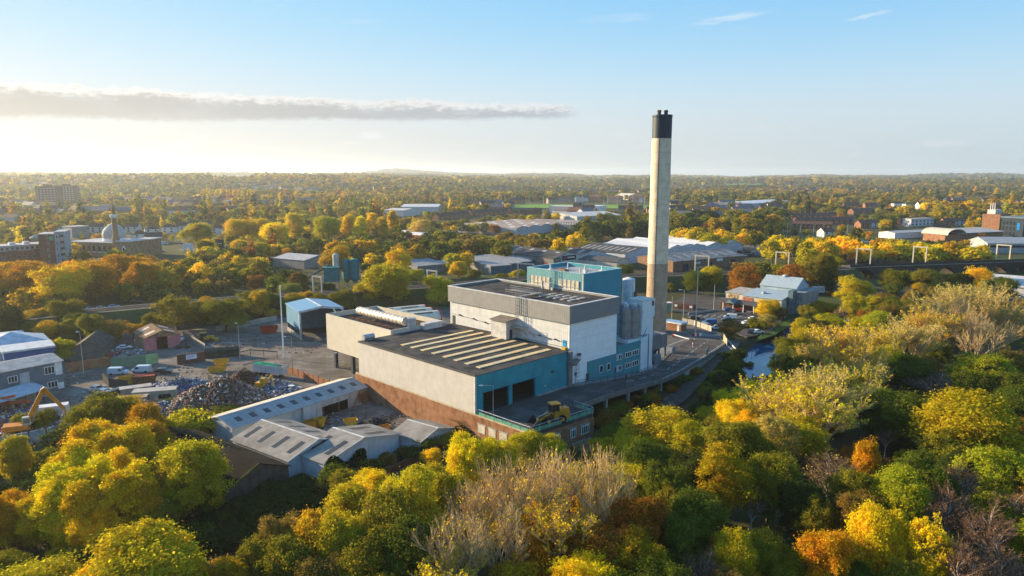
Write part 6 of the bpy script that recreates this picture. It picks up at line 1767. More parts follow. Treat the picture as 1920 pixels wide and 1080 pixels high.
t = thing('grey_trailer', 'pale grey trailer parked behind the pavilion', 'trailer', Frame(*G(1532, 552).to_2d(), 10), (0, 0, 0))
part('box', MB().box(-3, 3, -1.2, 1.2, 0.9, 3.6), mat('trailer_box', (0.42, 0.42, 0.42)), t)
for x in (-2, 2): part('wheel', MB().tube((x, -1.2, 0.5), (x, 1.2, 0.5), 0.5, n=10), BLACK, t)
t = thing('brick_bin_store', 'low brick bin store with white signs on the far tarmac', 'building', *(lambda f: (f[0], (0, 0, 0)))(frame_px((1263, 578), (1300, 582))))
f, w_ = frame_px((1263, 578), (1300, 582))
part('wall', MB().box(0, w_, 0, 4, 0, 2.2), BRICK_DARK, t)
for x in (0.4, w_ * 0.8): part('sign', MB().box(x, x + 1.2, -0.06, -0.002, 0.8, 1.8), WHITE, t)
t = thing('green_kiosk', 'pale green steel kiosk behind the chimney foot', 'kiosk', Frame(*G(1251, 584).to_2d(), 8), (0, 0, 0))
part('body', MB().box(-1.5, 1.5, -1.2, 1.2, 0, 3.6), mat('pale_green_steel', (0.22, 0.28, 0.2), dirt=0.3), t)
part('roof', MB().box(-1.7, 1.7, -1.4, 1.4, 3.6, 3.8), TRIM_L, t)
# ------------------------------------------------------------------ canal lock
lk = G(1398, 716, -1)
t = thing('lock_gate', 'dark timber lock gate with balance beams across the canal', 'lock gate', Frame(lk.x, lk.y, 25), (0, 0, -2.6))
TIM = mat('dark_lock_timber', (0.045, 0.04, 0.036), dirt=0.4)
part('gate', MB().box(-5, 5, -0.25, 0.25, -4.5, -0.6), TIM, t)
part('balance_beam', MB().box(-9.5, -2.0, -0.2, 0.25, -0.55, -0.15), TIM, t)
part('balance_beam', MB().box(2.0, 9.0, -0.2, 0.25, -0.55, -0.15), TIM, t)
part('walkway', MB().box(-4.8, 4.8, -0.75, -0.26, -0.6, -0.5), TIM, t)
part('white_tip', MB().box(-9.9, -9.502, -0.22, 0.27, -0.57, -0.13), WHITE, t)
for x in (-3, 3): part('paddle_post', MB().box(x - 0.15, x + 0.15, 0.3, 0.6, -0.6, 0.7), TIM, t)
# ------------------------------------------------------------------ railway things
def gantry(u0, u1, v_top, v_base, label, z=6.0, colm=PALEPOLE, group='railway gantries'):
 a, b = G(u0, v_base, z), G(u1, v_base + 2, z)
 L = (b - a).length
 f = Frame(a.x, a.y, math.degrees(math.atan2(b.y - a.y, b.x - a.x)))
 h = (v_base - v_top) * (a - Vector((0, 0, CAM_H))).length / CAM_F
 t = thing('railway_gantry', label, 'gantry', f, (0, 0, z), 0, group)
 for x in (0, L):
  part('post', MB().box(x - 0.3, x + 0.3, -0.3, 0.3, z, z + h), colm, t)
 part('beam', MB().box(-0.5, L + 0.5, -0.25, 0.25, z + h, z + h + 0.6), colm, t)
 for i in range(5):
  x = L * (i + 0.5) / 5
  part('hanger', MB().box(x - 0.06, x + 0.06, -0.06, 0.06, z + h - 1.2, z + h - 0.002), DARKMETAL, t)
 return t
gantry(1605, 1631, 470, 497, 'pale railway gantry at the left end of the brick viaduct')
gantry(1711, 1735, 467, 494, 'pale railway gantry over the middle of the brick viaduct')
gantry(1867, 1892, 465, 490, 'pale railway gantry at the right of the brick viaduct')
gantry(1454, 1478, 475, 500, 'pale railway gantry among the cars of the estate')
gantry(1303, 1328, 481, 508, 'pale railway gantry beside the brown warehouse')
gantry(971, 1000, 495, 522, 'grey railway gantry behind the teal tower', colm=GALV)
gantry(802, 819, 508, 534, 'thin grey railway gantry left of the dark flat roof', colm=GALV)
gantry(588, 604, 520, 548, 'thin grey railway gantry below the teal silos', colm=GALV)
va, vb = G(1596, 503, 6.0), G(1990, 489, 6.0)
VL = (vb - va).length
VF = Frame(va.x, va.y, math.degrees(math.atan2(vb.y - va.y, vb.x - va.x)))
t = thing('viaduct', 'dark brick railway viaduct with a row of arches', 'viaduct', VF, (0, 0, 0))
VB = brick_mat('viaduct_brick', (0.075, 0.055, 0.045), (0.055, 0.042, 0.036), (0.085, 0.075, 0.065))
na = 8
span = VL / na
for i in range(na):
 x0 = i * span
 pw = span * 0.16
 pts = [(x0, -6), (x0, 6.6), (x0 + span - 0.02, 6.6), (x0 + span - 0.02, -6), (x0 + span - pw, -6), (x0 + span - pw, -0.5)]
 n = 10
 c, r = x0 + span / 2, span / 2 - pw
 for k in range(1, n):
  a = math.pi * k / n
  pts.append((c + r * math.cos(a), -0.5 + 5.2 * math.sin(a)))
 pts += [(x0 + pw, -0.5), (x0 + pw, -6)]
 mb = MB()
 arch = [(x0 + span - pw, -0.5)] + pts[6:-2] + [(x0 + pw, -0.5)]
 for (xa, za), (xb, zb) in zip(arch[:-1], arch[1:]):
  mb.hexa([(xb, 0, zb), (xa, 0, za), (xa, 8, za), (xb, 8, zb), (xb, 0, 6.6), (xa, 0, 6.6), (xa, 8, 6.6), (xb, 8, 6.6)])
 mb.box(x0, x0 + pw, 0, 8, -6, 6.6)
 mb.box(x0 + span - pw, x0 + span - 0.02, 0, 8, -6, 6.6)
 part('arch', mb, VB, t)
part('parapet', MB().box(-1, VL, -0.3, 0.1, 6.602, 7.9), VB, t)
part('string_course', MB().box(-1, VL, -0.45, -0.302, 6.3, 6.6), CONCRETE, t)
setting('viaduct_ballast', MB().box(0, VL, 0.2, 8.0, 6.602, 6.7), bpy.data.materials['ballast'], 'ballast on the viaduct', frame=VF)
# ------------------------------------------------------------------ concrete plant with teal silos
TS = mat('teal_silo', (0.015, 0.17, 0.19), dirt=0.4, dirt_col=(0.02, 0.09, 0.09), seam=1.6, seam_v=1.3)
g = G(624, 540)
t = thing('teal_batching_plant', 'teal batching plant with a low bin and two taller silos among the trees', 'plant machinery', Frame(g.x, g.y, 15), (0, 0, 0))
part('bin', MB().box(-4, 3.6, -3, 3, 3.5, 10.5), TS, t)
part('rail', MB().box(-4.1, 3.7, -3.1, -3.002, 10.0, 10.4), DARKMETAL, t)
for x in (-3.5, 3.0):
 for y in (-2.5, 2.5): part('leg', MB().box(x - 0.2, x + 0.2, y - 0.2, y + 0.2, 0, 3.498), CONCRETE, t)
part('silo', MB().lathe([(0.8, 2.0), (2.2, 4.0), (2.2, 13.6), (0.3, 14.2)], 16, c=(11, 2)), TS, t)
part('silo', MB().lathe([(0.8, 2.0), (2.0, 4.0), (2.0, 13.2), (0.3, 13.8)], 16, c=(7, 3.5)), TS, t)
part('silo', MB().lathe([(1.5, 9.0), (1.5, 16.0), (0.3, 16.6)], 14, c=(2.0, 5)), mat('pale_silo', (0.45, 0.43, 0.39), dirt=0.4), t, 'pale silo')
part('silo_leg', MB().box(10.7, 11.3, 1.7, 2.3, 0, 2.2), CONCRETE, t)
part('silo_leg', MB().box(6.7, 7.3, 3.2, 3.8, 0, 2.2), CONCRETE, t)
part('conveyor', MB().tube((-16, 2, 3.0), (-1, 3, 11.2), 0.6, n=6), mat('conveyor_grey', (0.14, 0.13, 0.12)), t)
# ------------------------------------------------------------------ trading estate
def big_shed(name, label, pl, pr, z, depth, eave, ridge, axis, wallm, roofm, lights=0, n=1, cat='warehouse', over=0.3, doors=0, light_mat=None):
 f, w = frame_px(pl, pr, z)
 t = thing(name, label, cat, f, (w / 2, 0, 0))
 if n == 1:
  part('wall', gable_body(w, depth, eave, ridge, axis), wallm, t)
  gable_roof(t, w, depth, eave, ridge, axis, roofm, over, 0.2, lights, light_mat)
 else:
  for i in range(n):
   x0, x1 = w * i / n, w * (i + 1) / n
   mb = MB().extrude_y([(x0 + 0.01, 0), (x1 - 0.01, 0), (x1 - 0.01, eave), ((x0 + x1) / 2, ridge), (x0 + 0.01, eave)], 0, depth)
   part('wall', mb, wallm, t)
   r = part('roof', MB().slab((x0, -over, eave + 0.22), ((x0 + x1) / 2, -over, ridge + 0.22), ((x0 + x1) / 2, depth + over, ridge + 0.22), (x0, depth + over, eave + 0.22), 0.2), roofm, t)
   r2 = part('roof', MB().slab(((x0 + x1) / 2, -over, ridge + 0.22), (x1, -over, eave + 0.22), (x1, depth + over, eave + 0.22), ((x0 + x1) / 2, depth + over, ridge + 0.22), 0.2), roofm, t)
   xm = (x0 + x1) / 2
   for k in range(lights):
    y0 = depth * (k + 0.35) / lights
    y1 = y0 + depth * 0.12 / lights * 2
    for (xa, xb, rr) in ((x0 + (xm - x0) * 0.25, x0 + (xm - x0) * 0.8, r), (xm + (x1 - xm) * 0.2, xm + (x1 - xm) * 0.75, r2)):
     za = eave + (ridge - eave) * (1 - abs(xa - xm) / (xm - x0)) + 0.225
     zb = eave + (ridge - eave) * (1 - abs(xb - xm) / (xm - x0)) + 0.225
     part('skylight', MB().hexa([(xa, y0, za), (xb, y0, zb), (xb, y1, zb), (xa, y1, za), (xa, y0, za + .05), (xb, y0, zb + .05), (xb, y1, zb + .05), (xa, y1, za + .05)]), light_mat or SKYL, rr)
 for i in range(doors):
  x = w * (i + 0.5) / doors
  part('loading_door', MB().box(x - 2.2, x + 2.2, -0.1, -0.002, 0.05, 4.2), mat('dark_blue_door', (0.03, 0.04, 0.06)), t)
 return t, f, w
LITE = mat('pale_skylight', (0.34, 0.33, 0.31))
GW = mat('estate_grey_wall', (0.17, 0.165, 0.155), dirt=0.3, corr=1.0)
BWW = mat('estate_pale_wall', (0.42, 0.46, 0.50), dirt=0.25, corr=1.0)
DR = mat('estate_dark_roof', (0.075, 0.073, 0.072), var=0.25, scale=0.12, corr=1.2, corr_axis='Y')
t, f, w = big_shed('dark_roof_warehouse', 'dark roofed warehouse with a black sign on its pale gable', (1040, 489), (1136, 480), 4.5, 62, 6.5, 9.0, 'y', BWW, DR, 5, 2, light_mat=LITE)
part('sign', MB().box(w * 0.14, w * 0.40, -0.2, -0.002, 4.2, 7.0), mat('black_sign', (0.012, 0.012, 0.014)), t)
sg = part('sign_ring', MB().tube((w * 0.19, -0.2, 5.6), (w * 0.19, -0.24, 5.6), 0.95, n=16), mat('magenta_mark', (0.5, 0.05, 0.22)), t)
part('sign_ring_hole', MB().tube((w * 0.195, -0.24, 5.6), (w * 0.195, -0.25, 5.6), 0.55, n=14), mat('black_sign', (0.012, 0.012, 0.014)), t)
for k in range(4):
 part('sign_lettering', MB().box(w * (0.235 + k * 0.037), w * (0.26 + k * 0.037), -0.23, -0.202, 5.3, 6.2), WHITE, t)
for k in (0.06, 0.55, 0.93):
 part('loading_door', MB().box(w * k - 2, w * k + 2, -0.3, -0.002, 0.05, 4.0), DARKMETAL, t)
f, w = frame_px((963, 482), (1038, 492), 4.5)
t = thing('brown_grey_warehouse', 'long brown grey warehouse side with red doors', 'warehouse', f, (w / 2, 0, 0))
part('wall', MB().box(0, w, 0, 6, 0, 6.6), GW, t)
part('roof', MB().slab((-0.2, -0.3, 6.7), (w + 0.2, -0.3, 6.7), (w + 0.2, 9, 8.8), (-0.2, 9, 8.8), 0.2), DR, t)
for k in (0.25, 0.5, 0.78): part('loading_door', MB().box(w * k - 2, w * k + 2, -0.1, -0.002, 0.05, 4.0), mat('dull_red_door', (0.16, 0.03, 0.03)), t)
big_shed('pale_wall_warehouse', 'long warehouse with pale blue walls and a dark striped roof', (1077, 472), (1172, 481), 5.0, 40, 6.5, 9.5, 'x', BWW, DR, 9, 1, light_mat=LITE)
big_shed('white_roof_warehouse', 'large warehouse with a white zigzag roof line', (1250, 472), (1392, 461), 5.0, 60, 6.5, 9.0, 'y', BWW, mat('white_roof_sheet', (0.55, 0.55, 0.54), var=0.06), 0, 4)
big_shed('white_roof_warehouse', 'white roofed warehouse directly behind the chimney', (1130, 458), (1248, 470), 6.0, 50, 6.5, 8.8, 'x', BWW, mat('white_roof_sheet', (0.55, 0.55, 0.54)), 0, 1)
t, f, w = big_shed('brown_roof_warehouse', 'brown brick warehouse with a mottled grey roof right of the chimney', (1262, 496), (1395, 484), 4.5, 30, 6.0, 9.0, 'x', mat('brown_estate_brick', (0.20, 0.12, 0.075), dirt=0.3), mat('mottled_grey_roof', (0.24, 0.225, 0.205), var=0.3, scale=0.3, dirt=0.3, corr=1.2, corr_axis='X', alpha_col=(0.15, 0.14, 0.125)), 8, 1, doors=3, light_mat=LITE)
part('sign', MB().box(w * 0.60, w * 0.68, -0.2, -0.002, 4.2, 5.6), WHITE, t)
part('sign', MB().box(w * 0.30, w * 0.37, -0.2, -0.002, 3.6, 4.8), mat('pale_blue_sign', (0.4, 0.5, 0.6)), t)
t, f, w = big_shed('small_white_shed', 'small white gabled shed left of the chimney shaft', (1157, 495), (1178, 490), 3.0, 26, 4.0, 6.0, 'y', mat('cream_shed_wall', (0.55, 0.50, 0.42)), mat('small_dark_roof', (0.10, 0.095, 0.09)))
for i, (pl, pr, lab) in enumerate((((866, 486), (920, 499), 'first'), ((888, 484), (941, 495), 'second'), ((910, 482), (962, 492), 'third'), ((921, 478), (972, 488), 'fourth'), ((942, 475), (990, 484), 'fifth'))):
 f, w = frame_px(pl, pr, 5.0)
 t = thing('monopitch_unit', 'grey mono-pitch workshop unit, %s of the stepped row counted from the left' % lab, 'workshop', f, (w / 2, 0, 0), 0, 'stepped row of grey workshop units')
 part('wall', MB().extrude_y([(0, 0), (w, 0), (w, 4.8), (0, 6.4)], 0, 13), mat('workshop_grey', (0.20, 0.20, 0.195), dirt=0.25, corr=0.9), t)
 part('roof', MB().slab((-0.2, -0.5, 6.6), (w + 0.3, -0.5, 5.0), (w + 0.3, 13.3, 5.0), (-0.2, 13.3, 6.6), 0.25), mat('pale_workshop_roof', (0.30, 0.29, 0.28), dirt=0.2), t)
 part('end_wall', MB().box(w + 0.002, w + 0.12, 0.2, 12.8, 0.1, 4.6), mat('workshop_teal', (0.03, 0.10, 0.14)), t)
 if i == 0:
  part('sign', MB().box(w * 0.80, w * 0.93, -0.1, -0.002, 3.4, 4.8), WHITE, t)
for i, (pl, pr, lab) in enumerate((((745, 500), (818, 492), 'left'), ((783, 503), (848, 497), 'right'))):
 f, w = frame_px(pl, pr, 3.0)
 t = thing('low_grey_unit', 'low blue grey workshop beyond the railway, the %s one of two' % lab, 'workshop', f, (w / 2, 0, 0))
 part('wall', MB().box(0, w, 0, 9, 0, 4.0), mat('workshop_blue_grey', (0.16, 0.18, 0.20)), t)
 part('roof', MB().slab((-0.3, -0.4, 4.2), (w + 0.3, -0.4, 4.2), (w + 0.3, 9.3, 5.2), (-0.3, 9.3, 5.2), 0.2), mat('pale_workshop_roof', (0.30, 0.29, 0.28)), t)
big_shed('factory_roof', 'broad brown and grey factory roof beyond the dark trees', (968, 432), (1072, 421), 5.0, 70, 6.5, 8.5, 'y', mat('factory_pale_wall', (0.38, 0.40, 0.43)), mat('factory_brown_roof', (0.30, 0.235, 0.20), var=0.25, scale=0.05, dirt=0.3), 4, 5, light_mat=mat('white_rooflight', (0.5, 0.49, 0.47)))
f, w = frame_px((985, 416), (1100, 421), 8.0)
t = thing('factory_terrace', 'long factory range with a strip of white clerestory windows', 'factory', f, (w / 2, 0, 0))
part('wall', MB().box(0, w, 0, 24, 0, 7.0), mat('factory_grey_wall', (0.2, 0.19, 0.18)), t)
part('roof', MB().slab((-0.4, 2, 8.8), (w + 0.4, 2, 8.8), (w + 0.4, 24, 10.0), (-0.4, 24, 10.0), 0.3), mat('factory_brown_roof', (0.30, 0.235, 0.20)), t)
for i in range(24):
 part('clerestory_window', MB().box(w * (i + 0.15) / 24, w * (i + 0.8) / 24, 1.7, 1.998, 7.1, 8.5), mat('white_window_band', (0.6, 0.6, 0.58)), t)
part('clerestory', MB().box(0, w, 2.0, 23.9, 7.002, 8.6), mat('factory_grey_wall', (0.2, 0.19, 0.18)), t)
big_shed('pale_depot', 'pale depot with a ribbed white roof behind the factory roofs', (1082, 408), (1165, 404), 8.0, 60, 9, 12, 'x', mat('pale_depot_wall', (0.50, 0.50, 0.49)), mat('ribbed_white_roof', (0.50, 0.49, 0.46), seam_v=5), 9, 1, light_mat=mat('white_rooflight', (0.5, 0.49, 0.47)))
f, w = frame_px((1030, 391), (1125, 393), 6.0)
t = thing('white_leisure_block', 'white stepped block with thin flues beside the playing fields', 'building', f, (w / 2, 0, 0))
part('wall', MB().box(0, w * 0.45, 0, 30, 0, 9), mat('white_render', (0.6, 0.6, 0.59)), t)
part('wall', MB().box(w * 0.452, w * 0.56, 5, 30, 0, 15), mat('dark_block', (0.12, 0.09, 0.09)), t)
part('wall', MB().box(w * 0.562, w, -2, 30, 0, 11), mat('white_render', (0.6, 0.6, 0.59)), t)
part('roof', MB().box(-0.5, w * 0.449, -0.5, 30.5, 9, 9.6), TRIM_L, t)
for k in (0.47, 0.52, 0.60): part('flue', MB().tube((w * k, 14, 9), (w * k, 14, 24), 0.9, n=8), GALV, t)
for i in range(6):
 x = w * (0.6 + i * 0.065)
 pane_box(t, x, x + w * 0.035, 5, 7.5, -2.0, -1)
big_shed('cream_sports_hall', 'cream roofed sports hall at the far edge of the fields', (1152, 369), (1178, 370), 6.0, 40, 8, 14, 'x', mat('cream_hall', (0.5, 0.45, 0.36)), mat('cream_hall_roof', (0.56, 0.5, 0.4)))
f, w = frame_px((753, 432), (812, 437), 7.0)
t = thing('retail_box', 'white retail unit with a blue round mark on its end wall', 'shop', f, (w / 2, 0, 0))
part('wall', MB().box(0, w, 0, 24, 0, 7.2), mat('white_render', (0.6, 0.6, 0.59)), t)
part('roof', MB().box(0.4, w - 0.4, 0.4, 23.6, 7.202, 7.35), mat('grey_flat_roof', (0.35, 0.34, 0.33)), t)
part('round_mark', MB().tube((2.2, -0.002, 4.4), (2.2, -0.12, 4.4), 1.7, n=18), mat('deep_blue_mark', (0.02, 0.10, 0.4)), t)
part('wall', MB().box(w * 0.55, w + 6, -14, -0.002, 0, 5.6), mat('shop_front', (0.5, 0.42, 0.42), var=0.3, scale=0.8), t)
part('canopy', MB().slab((w * 0.5, -15, 6.4), (w + 8, -15, 6.4), (w + 8, -0.1, 6.9), (w * 0.5, -0.1, 6.9), 0.5), WHITE, t)
part('red_panel', MB().box(w * 0.58, w + 5.4, -14.1, -14.002, 3.2, 5.2), mat('red_shop_panel', (0.45, 0.06, 0.05)), t)
big_shed('silver_roof_store', 'silver roofed store in the trees behind the teal silos', (512, 487), (570, 492), 4.0, 24, 5.0, 7.0, 'x', mat('store_wall', (0.25, 0.24, 0.23)), mat('silver_roof', (0.38, 0.38, 0.38), dirt=0.3))
big_shed('long_white_depot', 'long white roofed depot beyond the yellow tree row', (752, 388), (822, 388), 8.0, 60, 8, 11, 'x', mat('pale_depot_wall', (0.50, 0.50, 0.49)), mat('white_roof_sheet', (0.55, 0.55, 0.54)))
big_shed('glass_roof_depot', 'pale ribbed depot at the left of the long white one', (720, 394), (756, 395), 8.0, 40, 8, 10, 'x', mat('pale_depot_wall', (0.50, 0.50, 0.49)), mat('ribbed_white_roof', (0.50, 0.49, 0.46)))
big_shed('pale_blue_depot', 'pale blue depot on the far right of the chimney', (1408, 383), (1480, 378), 8.0, 60, 9, 11, 'x', mat('estate_pale_wall', (0.42, 0.46, 0.50)), mat('pale_blue_roof', (0.48, 0.52, 0.56)))
f, w = frame_px((1839, 436), (1872, 438), 3.0)
t = thing('brick_tower_block', 'red brick block with tall flues beside a dark glass block', 'building', f, (w / 2, 0, 0))
part('wall', MB().box(0, w, 0, 22, 0, 20), BRICK, t)
part('roof_plant', MB().box(2, w * 0.6, 4, 16, 20.002, 24), mat('pale_roof_plant', (0.5, 0.5, 0.48)), t)
for k in (0.2, 0.32, 0.44): part('flue', MB().tube((w * k, 8, 20), (w * k, 8, 30), 0.5, n=8), GALV, t)
f2_, w2_ = frame_px((1875, 440), (1917, 443), 3.0)
t = thing('dark_glass_block', 'dark glazed block with a bright blue panel at the right edge', 'building', f2_, (w2_ / 2, 0, 0))
part('wall', MB().box(0, w2_, 0, 30, 0, 18), mat('dark_curtain_wall', (0.03, 0.045, 0.06), rough=0.25, seam=3.2, seam_v=3.0), t)
part('roof', MB().box(-0.6, w2_ + 8, -0.8, 31, 18, 19.2), mat('slate_blue_roof', (0.12, 0.17, 0.2)), t)
part('blue_panel', MB().box(w2_ * 0.72, w2_ * 0.84, -0.12, -0.002, 8, 14), mat('bright_blue_panel', (0.01, 0.18, 0.5)), t)
for i in range(4):
 for j in range(3):
  pane_box(t, w2_ * (0.06 + i * 0.16), w2_ * (0.16 + i * 0.16), 3 + j * 4.6, 6 + j * 4.6, 0, -1, 'x', mat('dark_frame', (0.05, 0.06, 0.07)))
f, w = frame_px((1772, 446), (1880, 441), 4.0)
t = thing('curved_roof_range', 'long low range with pale roofs and a curved white gable', 'building', f, (w / 2, 0, 0))
part('wall', MB().box(0, w, 0, 20, 0, 6.5), BRICK, t)
part('roof', MB().slab((w * 0.2, -1, 7.4), (w + 1, -1, 7.4), (w + 1, 21, 9.5), (w * 0.2, 21, 9.5), 0.4), mat('pale_range_roof', (0.40, 0.39, 0.36), dirt=0.2), t)
n = 8
mb = MB()
for i in range(n):
 a0, a1 = math.pi * i / n, math.pi * (i + 1) / n
 xs0, xs1 = w * 0.16 - 11 * math.cos(a0), w * 0.16 - 11 * math.cos(a1)
 z0, z1 = 6.6 + 4.5 * math.sin(a0), 6.6 + 4.5 * math.sin(a1)
 mb.hexa([(xs0, -2, z0 - .5), (xs1, -2, z1 - .5), (xs1, 22, z1 - .5), (xs0, 22, z0 - .5), (xs0, -2, z0), (xs1, -2, z1), (xs1, 22, z1), (xs0, 22, z0)])
part('curved_roof', mb, mat('cream_curved_roof', (0.55, 0.47, 0.37)), t)
big_shed('white_flat_range', 'white flat roofed range left of the curved gable', (1678, 440), (1758, 436), 4.0, 16, 5.2, 6.4, 'x', mat('white_render', (0.6, 0.6, 0.59)), mat('pale_range_roof', (0.40, 0.39, 0.36)))
t, f, w = big_shed('grey_hall', 'grey steel hall with a dark window band beyond the viaduct', (1851, 467), (1960, 468), 3.0, 26, 7.0, 10.5, 'x', mat('grey_hall_wall', (0.32, 0.33, 0.34)), mat('grey_hall_roof', (0.33, 0.34, 0.345), corr=1.4, corr_axis='X'))
part('window_band', MB().box(0.5, w - 0.5, -0.1, -0.002, 4.2, 5.8), GLASS, t)
f, w = frame_px((1840, 532), (1990, 545), 7.0)
t = thing('solar_roof_store', 'white roofed store with two dark blue solar arrays beyond the trees', 'warehouse', f, (w / 2, 0, 0))
part('wall', MB().box(0, w, 0, 30, 0, 6.8), mat('store_white_wall', (0.5, 0.5, 0.49)), t)
r = part('roof', MB().slab((-0.4, -0.5, 7.0), (w + 0.4, -0.5, 7.0), (w + 0.4, 30.5, 8.4), (-0.4, 30.5, 8.4), 0.2), mat('white_store_roof', (0.55, 0.52, 0.49), seam_v=3.0), t)
for x0 in (0.06, 0.30, 0.56, 0.8):
 def zs(y): return 7.0 + 1.4 * (y + 0.5) / 31 + 0.02
 xx0, xx1, y0, y1 = w * x0, w * (x0 + 0.18), 9.0, 21.0
 part('solar_array', MB().hexa([(xx0, y0, zs(y0)), (xx1, y0, zs(y0)), (xx1, y1, zs(y1)), (xx0, y1, zs(y1)), (xx0, y0, zs(y0) + .1), (xx1, y0, zs(y0) + .1), (xx1, y1, zs(y1) + .1), (xx0, y1, zs(y1) + .1)]), mat('solar_blue', (0.03, 0.07, 0.16), rough=0.2, seam_v=1.6), r)
sheet('playing_field', [(960, 390), (962, 382), (1232, 385), (1232, 391)], 0.6, mat('mown_grass', (0.15, 0.27, 0.035), var=0.15, scale=0.02), 'bright green mown playing field')
sheet('park_grass', [(1875, 640), (1870, 612), (1960, 606), (1960, 645)], 0.08, mat('park_lawn', (0.07, 0.11, 0.02), var=0.2, scale=0.2), 'green lawn opening among the trees at the right')
sheet('bank_grass', [(1415, 640), (1440, 612), (1480, 600), (1482, 610), (1452, 628)], 0.03, mat('canal_bank_grass', (0.06, 0.095, 0.018), var=0.25, scale=0.4), 'green grass bank beside the canal')
for i, (u, v) in enumerate(((886, 384), (908, 383), (946, 384), (967, 383), (992, 383), (1019, 385), (1132, 383), (1139, 382), (1157, 383), (1178, 384), (1186, 384), (1209, 384))):
 t = light_mast(u, v, 17, 'thin floodlight pole on the playing fields, number counted from the left: %s' % ['first', 'second', 'third', 'fourth', 'fifth', 'sixth', 'seventh', 'eighth', 'ninth', 'tenth', 'eleventh', 'last'][i], 0.35, 1.0, 1, True, 'floodlight_pole', 'floodlight poles round the playing fields')
for (u, v, d, lab) in ((1085, 474, 1, 'lamp post beside the dark trees of the trading estate'), (1142, 452, -1, 'left lamp post of the pair beside the orange tree'), (1148, 453, 1, 'right lamp post of the pair beside the orange tree'), (1201, 449, 1, 'lamp post just left of the chimney shaft')):
 light_mast(u, v, 10, lab, 0.16, 1.6, d)
for i, (u, v) in enumerate(((1468, 439), (1476, 440), (1500, 441), (1525, 441), (1543, 441), (1588, 440))):
 light_mast(u, v, 9.5, 'roadside lamp post by the brick terraces, %s in line from the left' % ['first', 'second', 'third', 'fourth', 'fifth', 'sixth'][i], 0.16, 0.8, 1, False, 'lamp_post', 'lamp posts by the brick terraces')
ecols = list(VC_)
spots = [(1350 + (i % 9) * 15 + (i // 9) * 6, 468 + (i // 9) * 6.5) for i in range(27)]
ordn = ['front', 'middle', 'back']
for i, (u, v) in enumerate(spots):
 c = ecols[int(rng.integers(len(ecols)))]
 kd = 'van' if rng.random() < 0.2 else 'car'
 vehicle(G(u + rng.uniform(-3, 3), v), rng.uniform(-20, 20), VC_[c], '%s %s, number %s from the left in the %s estate row' % (c, kd, ['one', 'two', 'three', 'four', 'five', 'six', 'seven', 'eight', 'nine'][i % 9], ordn[2 - i // 9]), kd, 'vehicles on the trading estate')
for i, (u, v, c, k) in enumerate(((1600, 452, 'white', 'car'), (1608, 456, 'black', 'car'), (1616, 453, 'white', 'car'), (1626, 455, 'silver', 'car'), (1646, 459, 'white', 'van'), (1534, 450, 'white', 'van'), (1542, 453, 'blue', 'car'))):
 vehicle(G(u, v), rng.uniform(-30, 30), VC_[c], '%s %s %s' % (c, k, ['left of the lot beyond the viaduct', 'in the lot beyond the viaduct', 'between darker cars beyond the viaduct', 'at the right of the lot beyond the viaduct', 'on its own right of the viaduct lot', 'below the brick terraces', 'beside the van below the terraces'][i]), k)
# ------------------------------------------------------------------ left distance: flats, mosque, houses
f, w = frame_px((-30, 503), (106, 492), 2.0)
RB = brick_mat('flats_brick', (0.25, 0.075, 0.05), (0.2, 0.06, 0.04), (0.2, 0.13, 0.1))
BG = mat('blue_grey_panel', (0.28, 0.33, 0.38), dirt=0.2)
t = thing('brick_flats', 'long red brick flats with a blue grey top floor', 'flats', f, (w / 2, 0, 0))
part('wall', MB().box(0, w, 0, 16, 0, 10.5), RB, t)
part('top_floor', MB().box(0, w - 3, 1.0, 15, 10.502, 13.6), BG, t)
part('roof', MB().box(-0.6, w - 2.4, 0.4, 15.6, 13.6, 14.0), mat('pale_flat_roof', (0.42, 0.41, 0.40), dirt=0.2), t)
for fl, (z0, z1) in enumerate(((2.0, 3.8), (6.0, 7.8), (11.2, 12.8))):
 for i in range(14):
  x = w * (0.04 + i * 0.069)
  if fl == 2 and x > w - 6: continue
  pane_box(t, x, x + 1.6, z0, z1, 0 if fl < 2 else 1.0, -1, 'x', mat('pale_frame', (0.4, 0.42, 0.42)))
for k in (0.1, 0.4, 0.6): part('roof_unit', MB().box(w * k, w * k + 3, 5, 8, 14.002, 15.4), TRIM_L, t)
for k in (0.33, 0.7):
 part('brick_pier', MB().box(w * k, w * k + 5, -0.4, -0.002, 0, 11), RB, t)
f2, w2 = frame_px((77, 497), (127, 495), 2.0)
t = thing('corner_flats', 'taller corner block of flats half red brick and half pale blue with balconies', 'flats', f2, (w2 / 2, 0, 0))
part('wall', MB().box(0, w2 * 0.60, 0, 16, 0, 20), RB, t)
part('wall', MB().box(w2 * 0.602, w2, -0.6, 16, 0, 21.2), BG, t)
part('roof', MB().box(-0.3, w2 * 0.599, -0.3, 16.3, 20, 20.5), mat('pale_flat_roof', (0.42, 0.41, 0.40)), t)
part('roof', MB().box(w2 * 0.6, w2 + 0.3, -0.9, 16.3, 21.2, 21.7), mat('pale_flat_roof', (0.42, 0.41, 0.40)), t)
part('green_mark', MB().box(w2 * 0.42, w2 * 0.55, -0.1, -0.002, 16.6, 19.0), mat('green_mark', (0.02, 0.38, 0.2)), t)
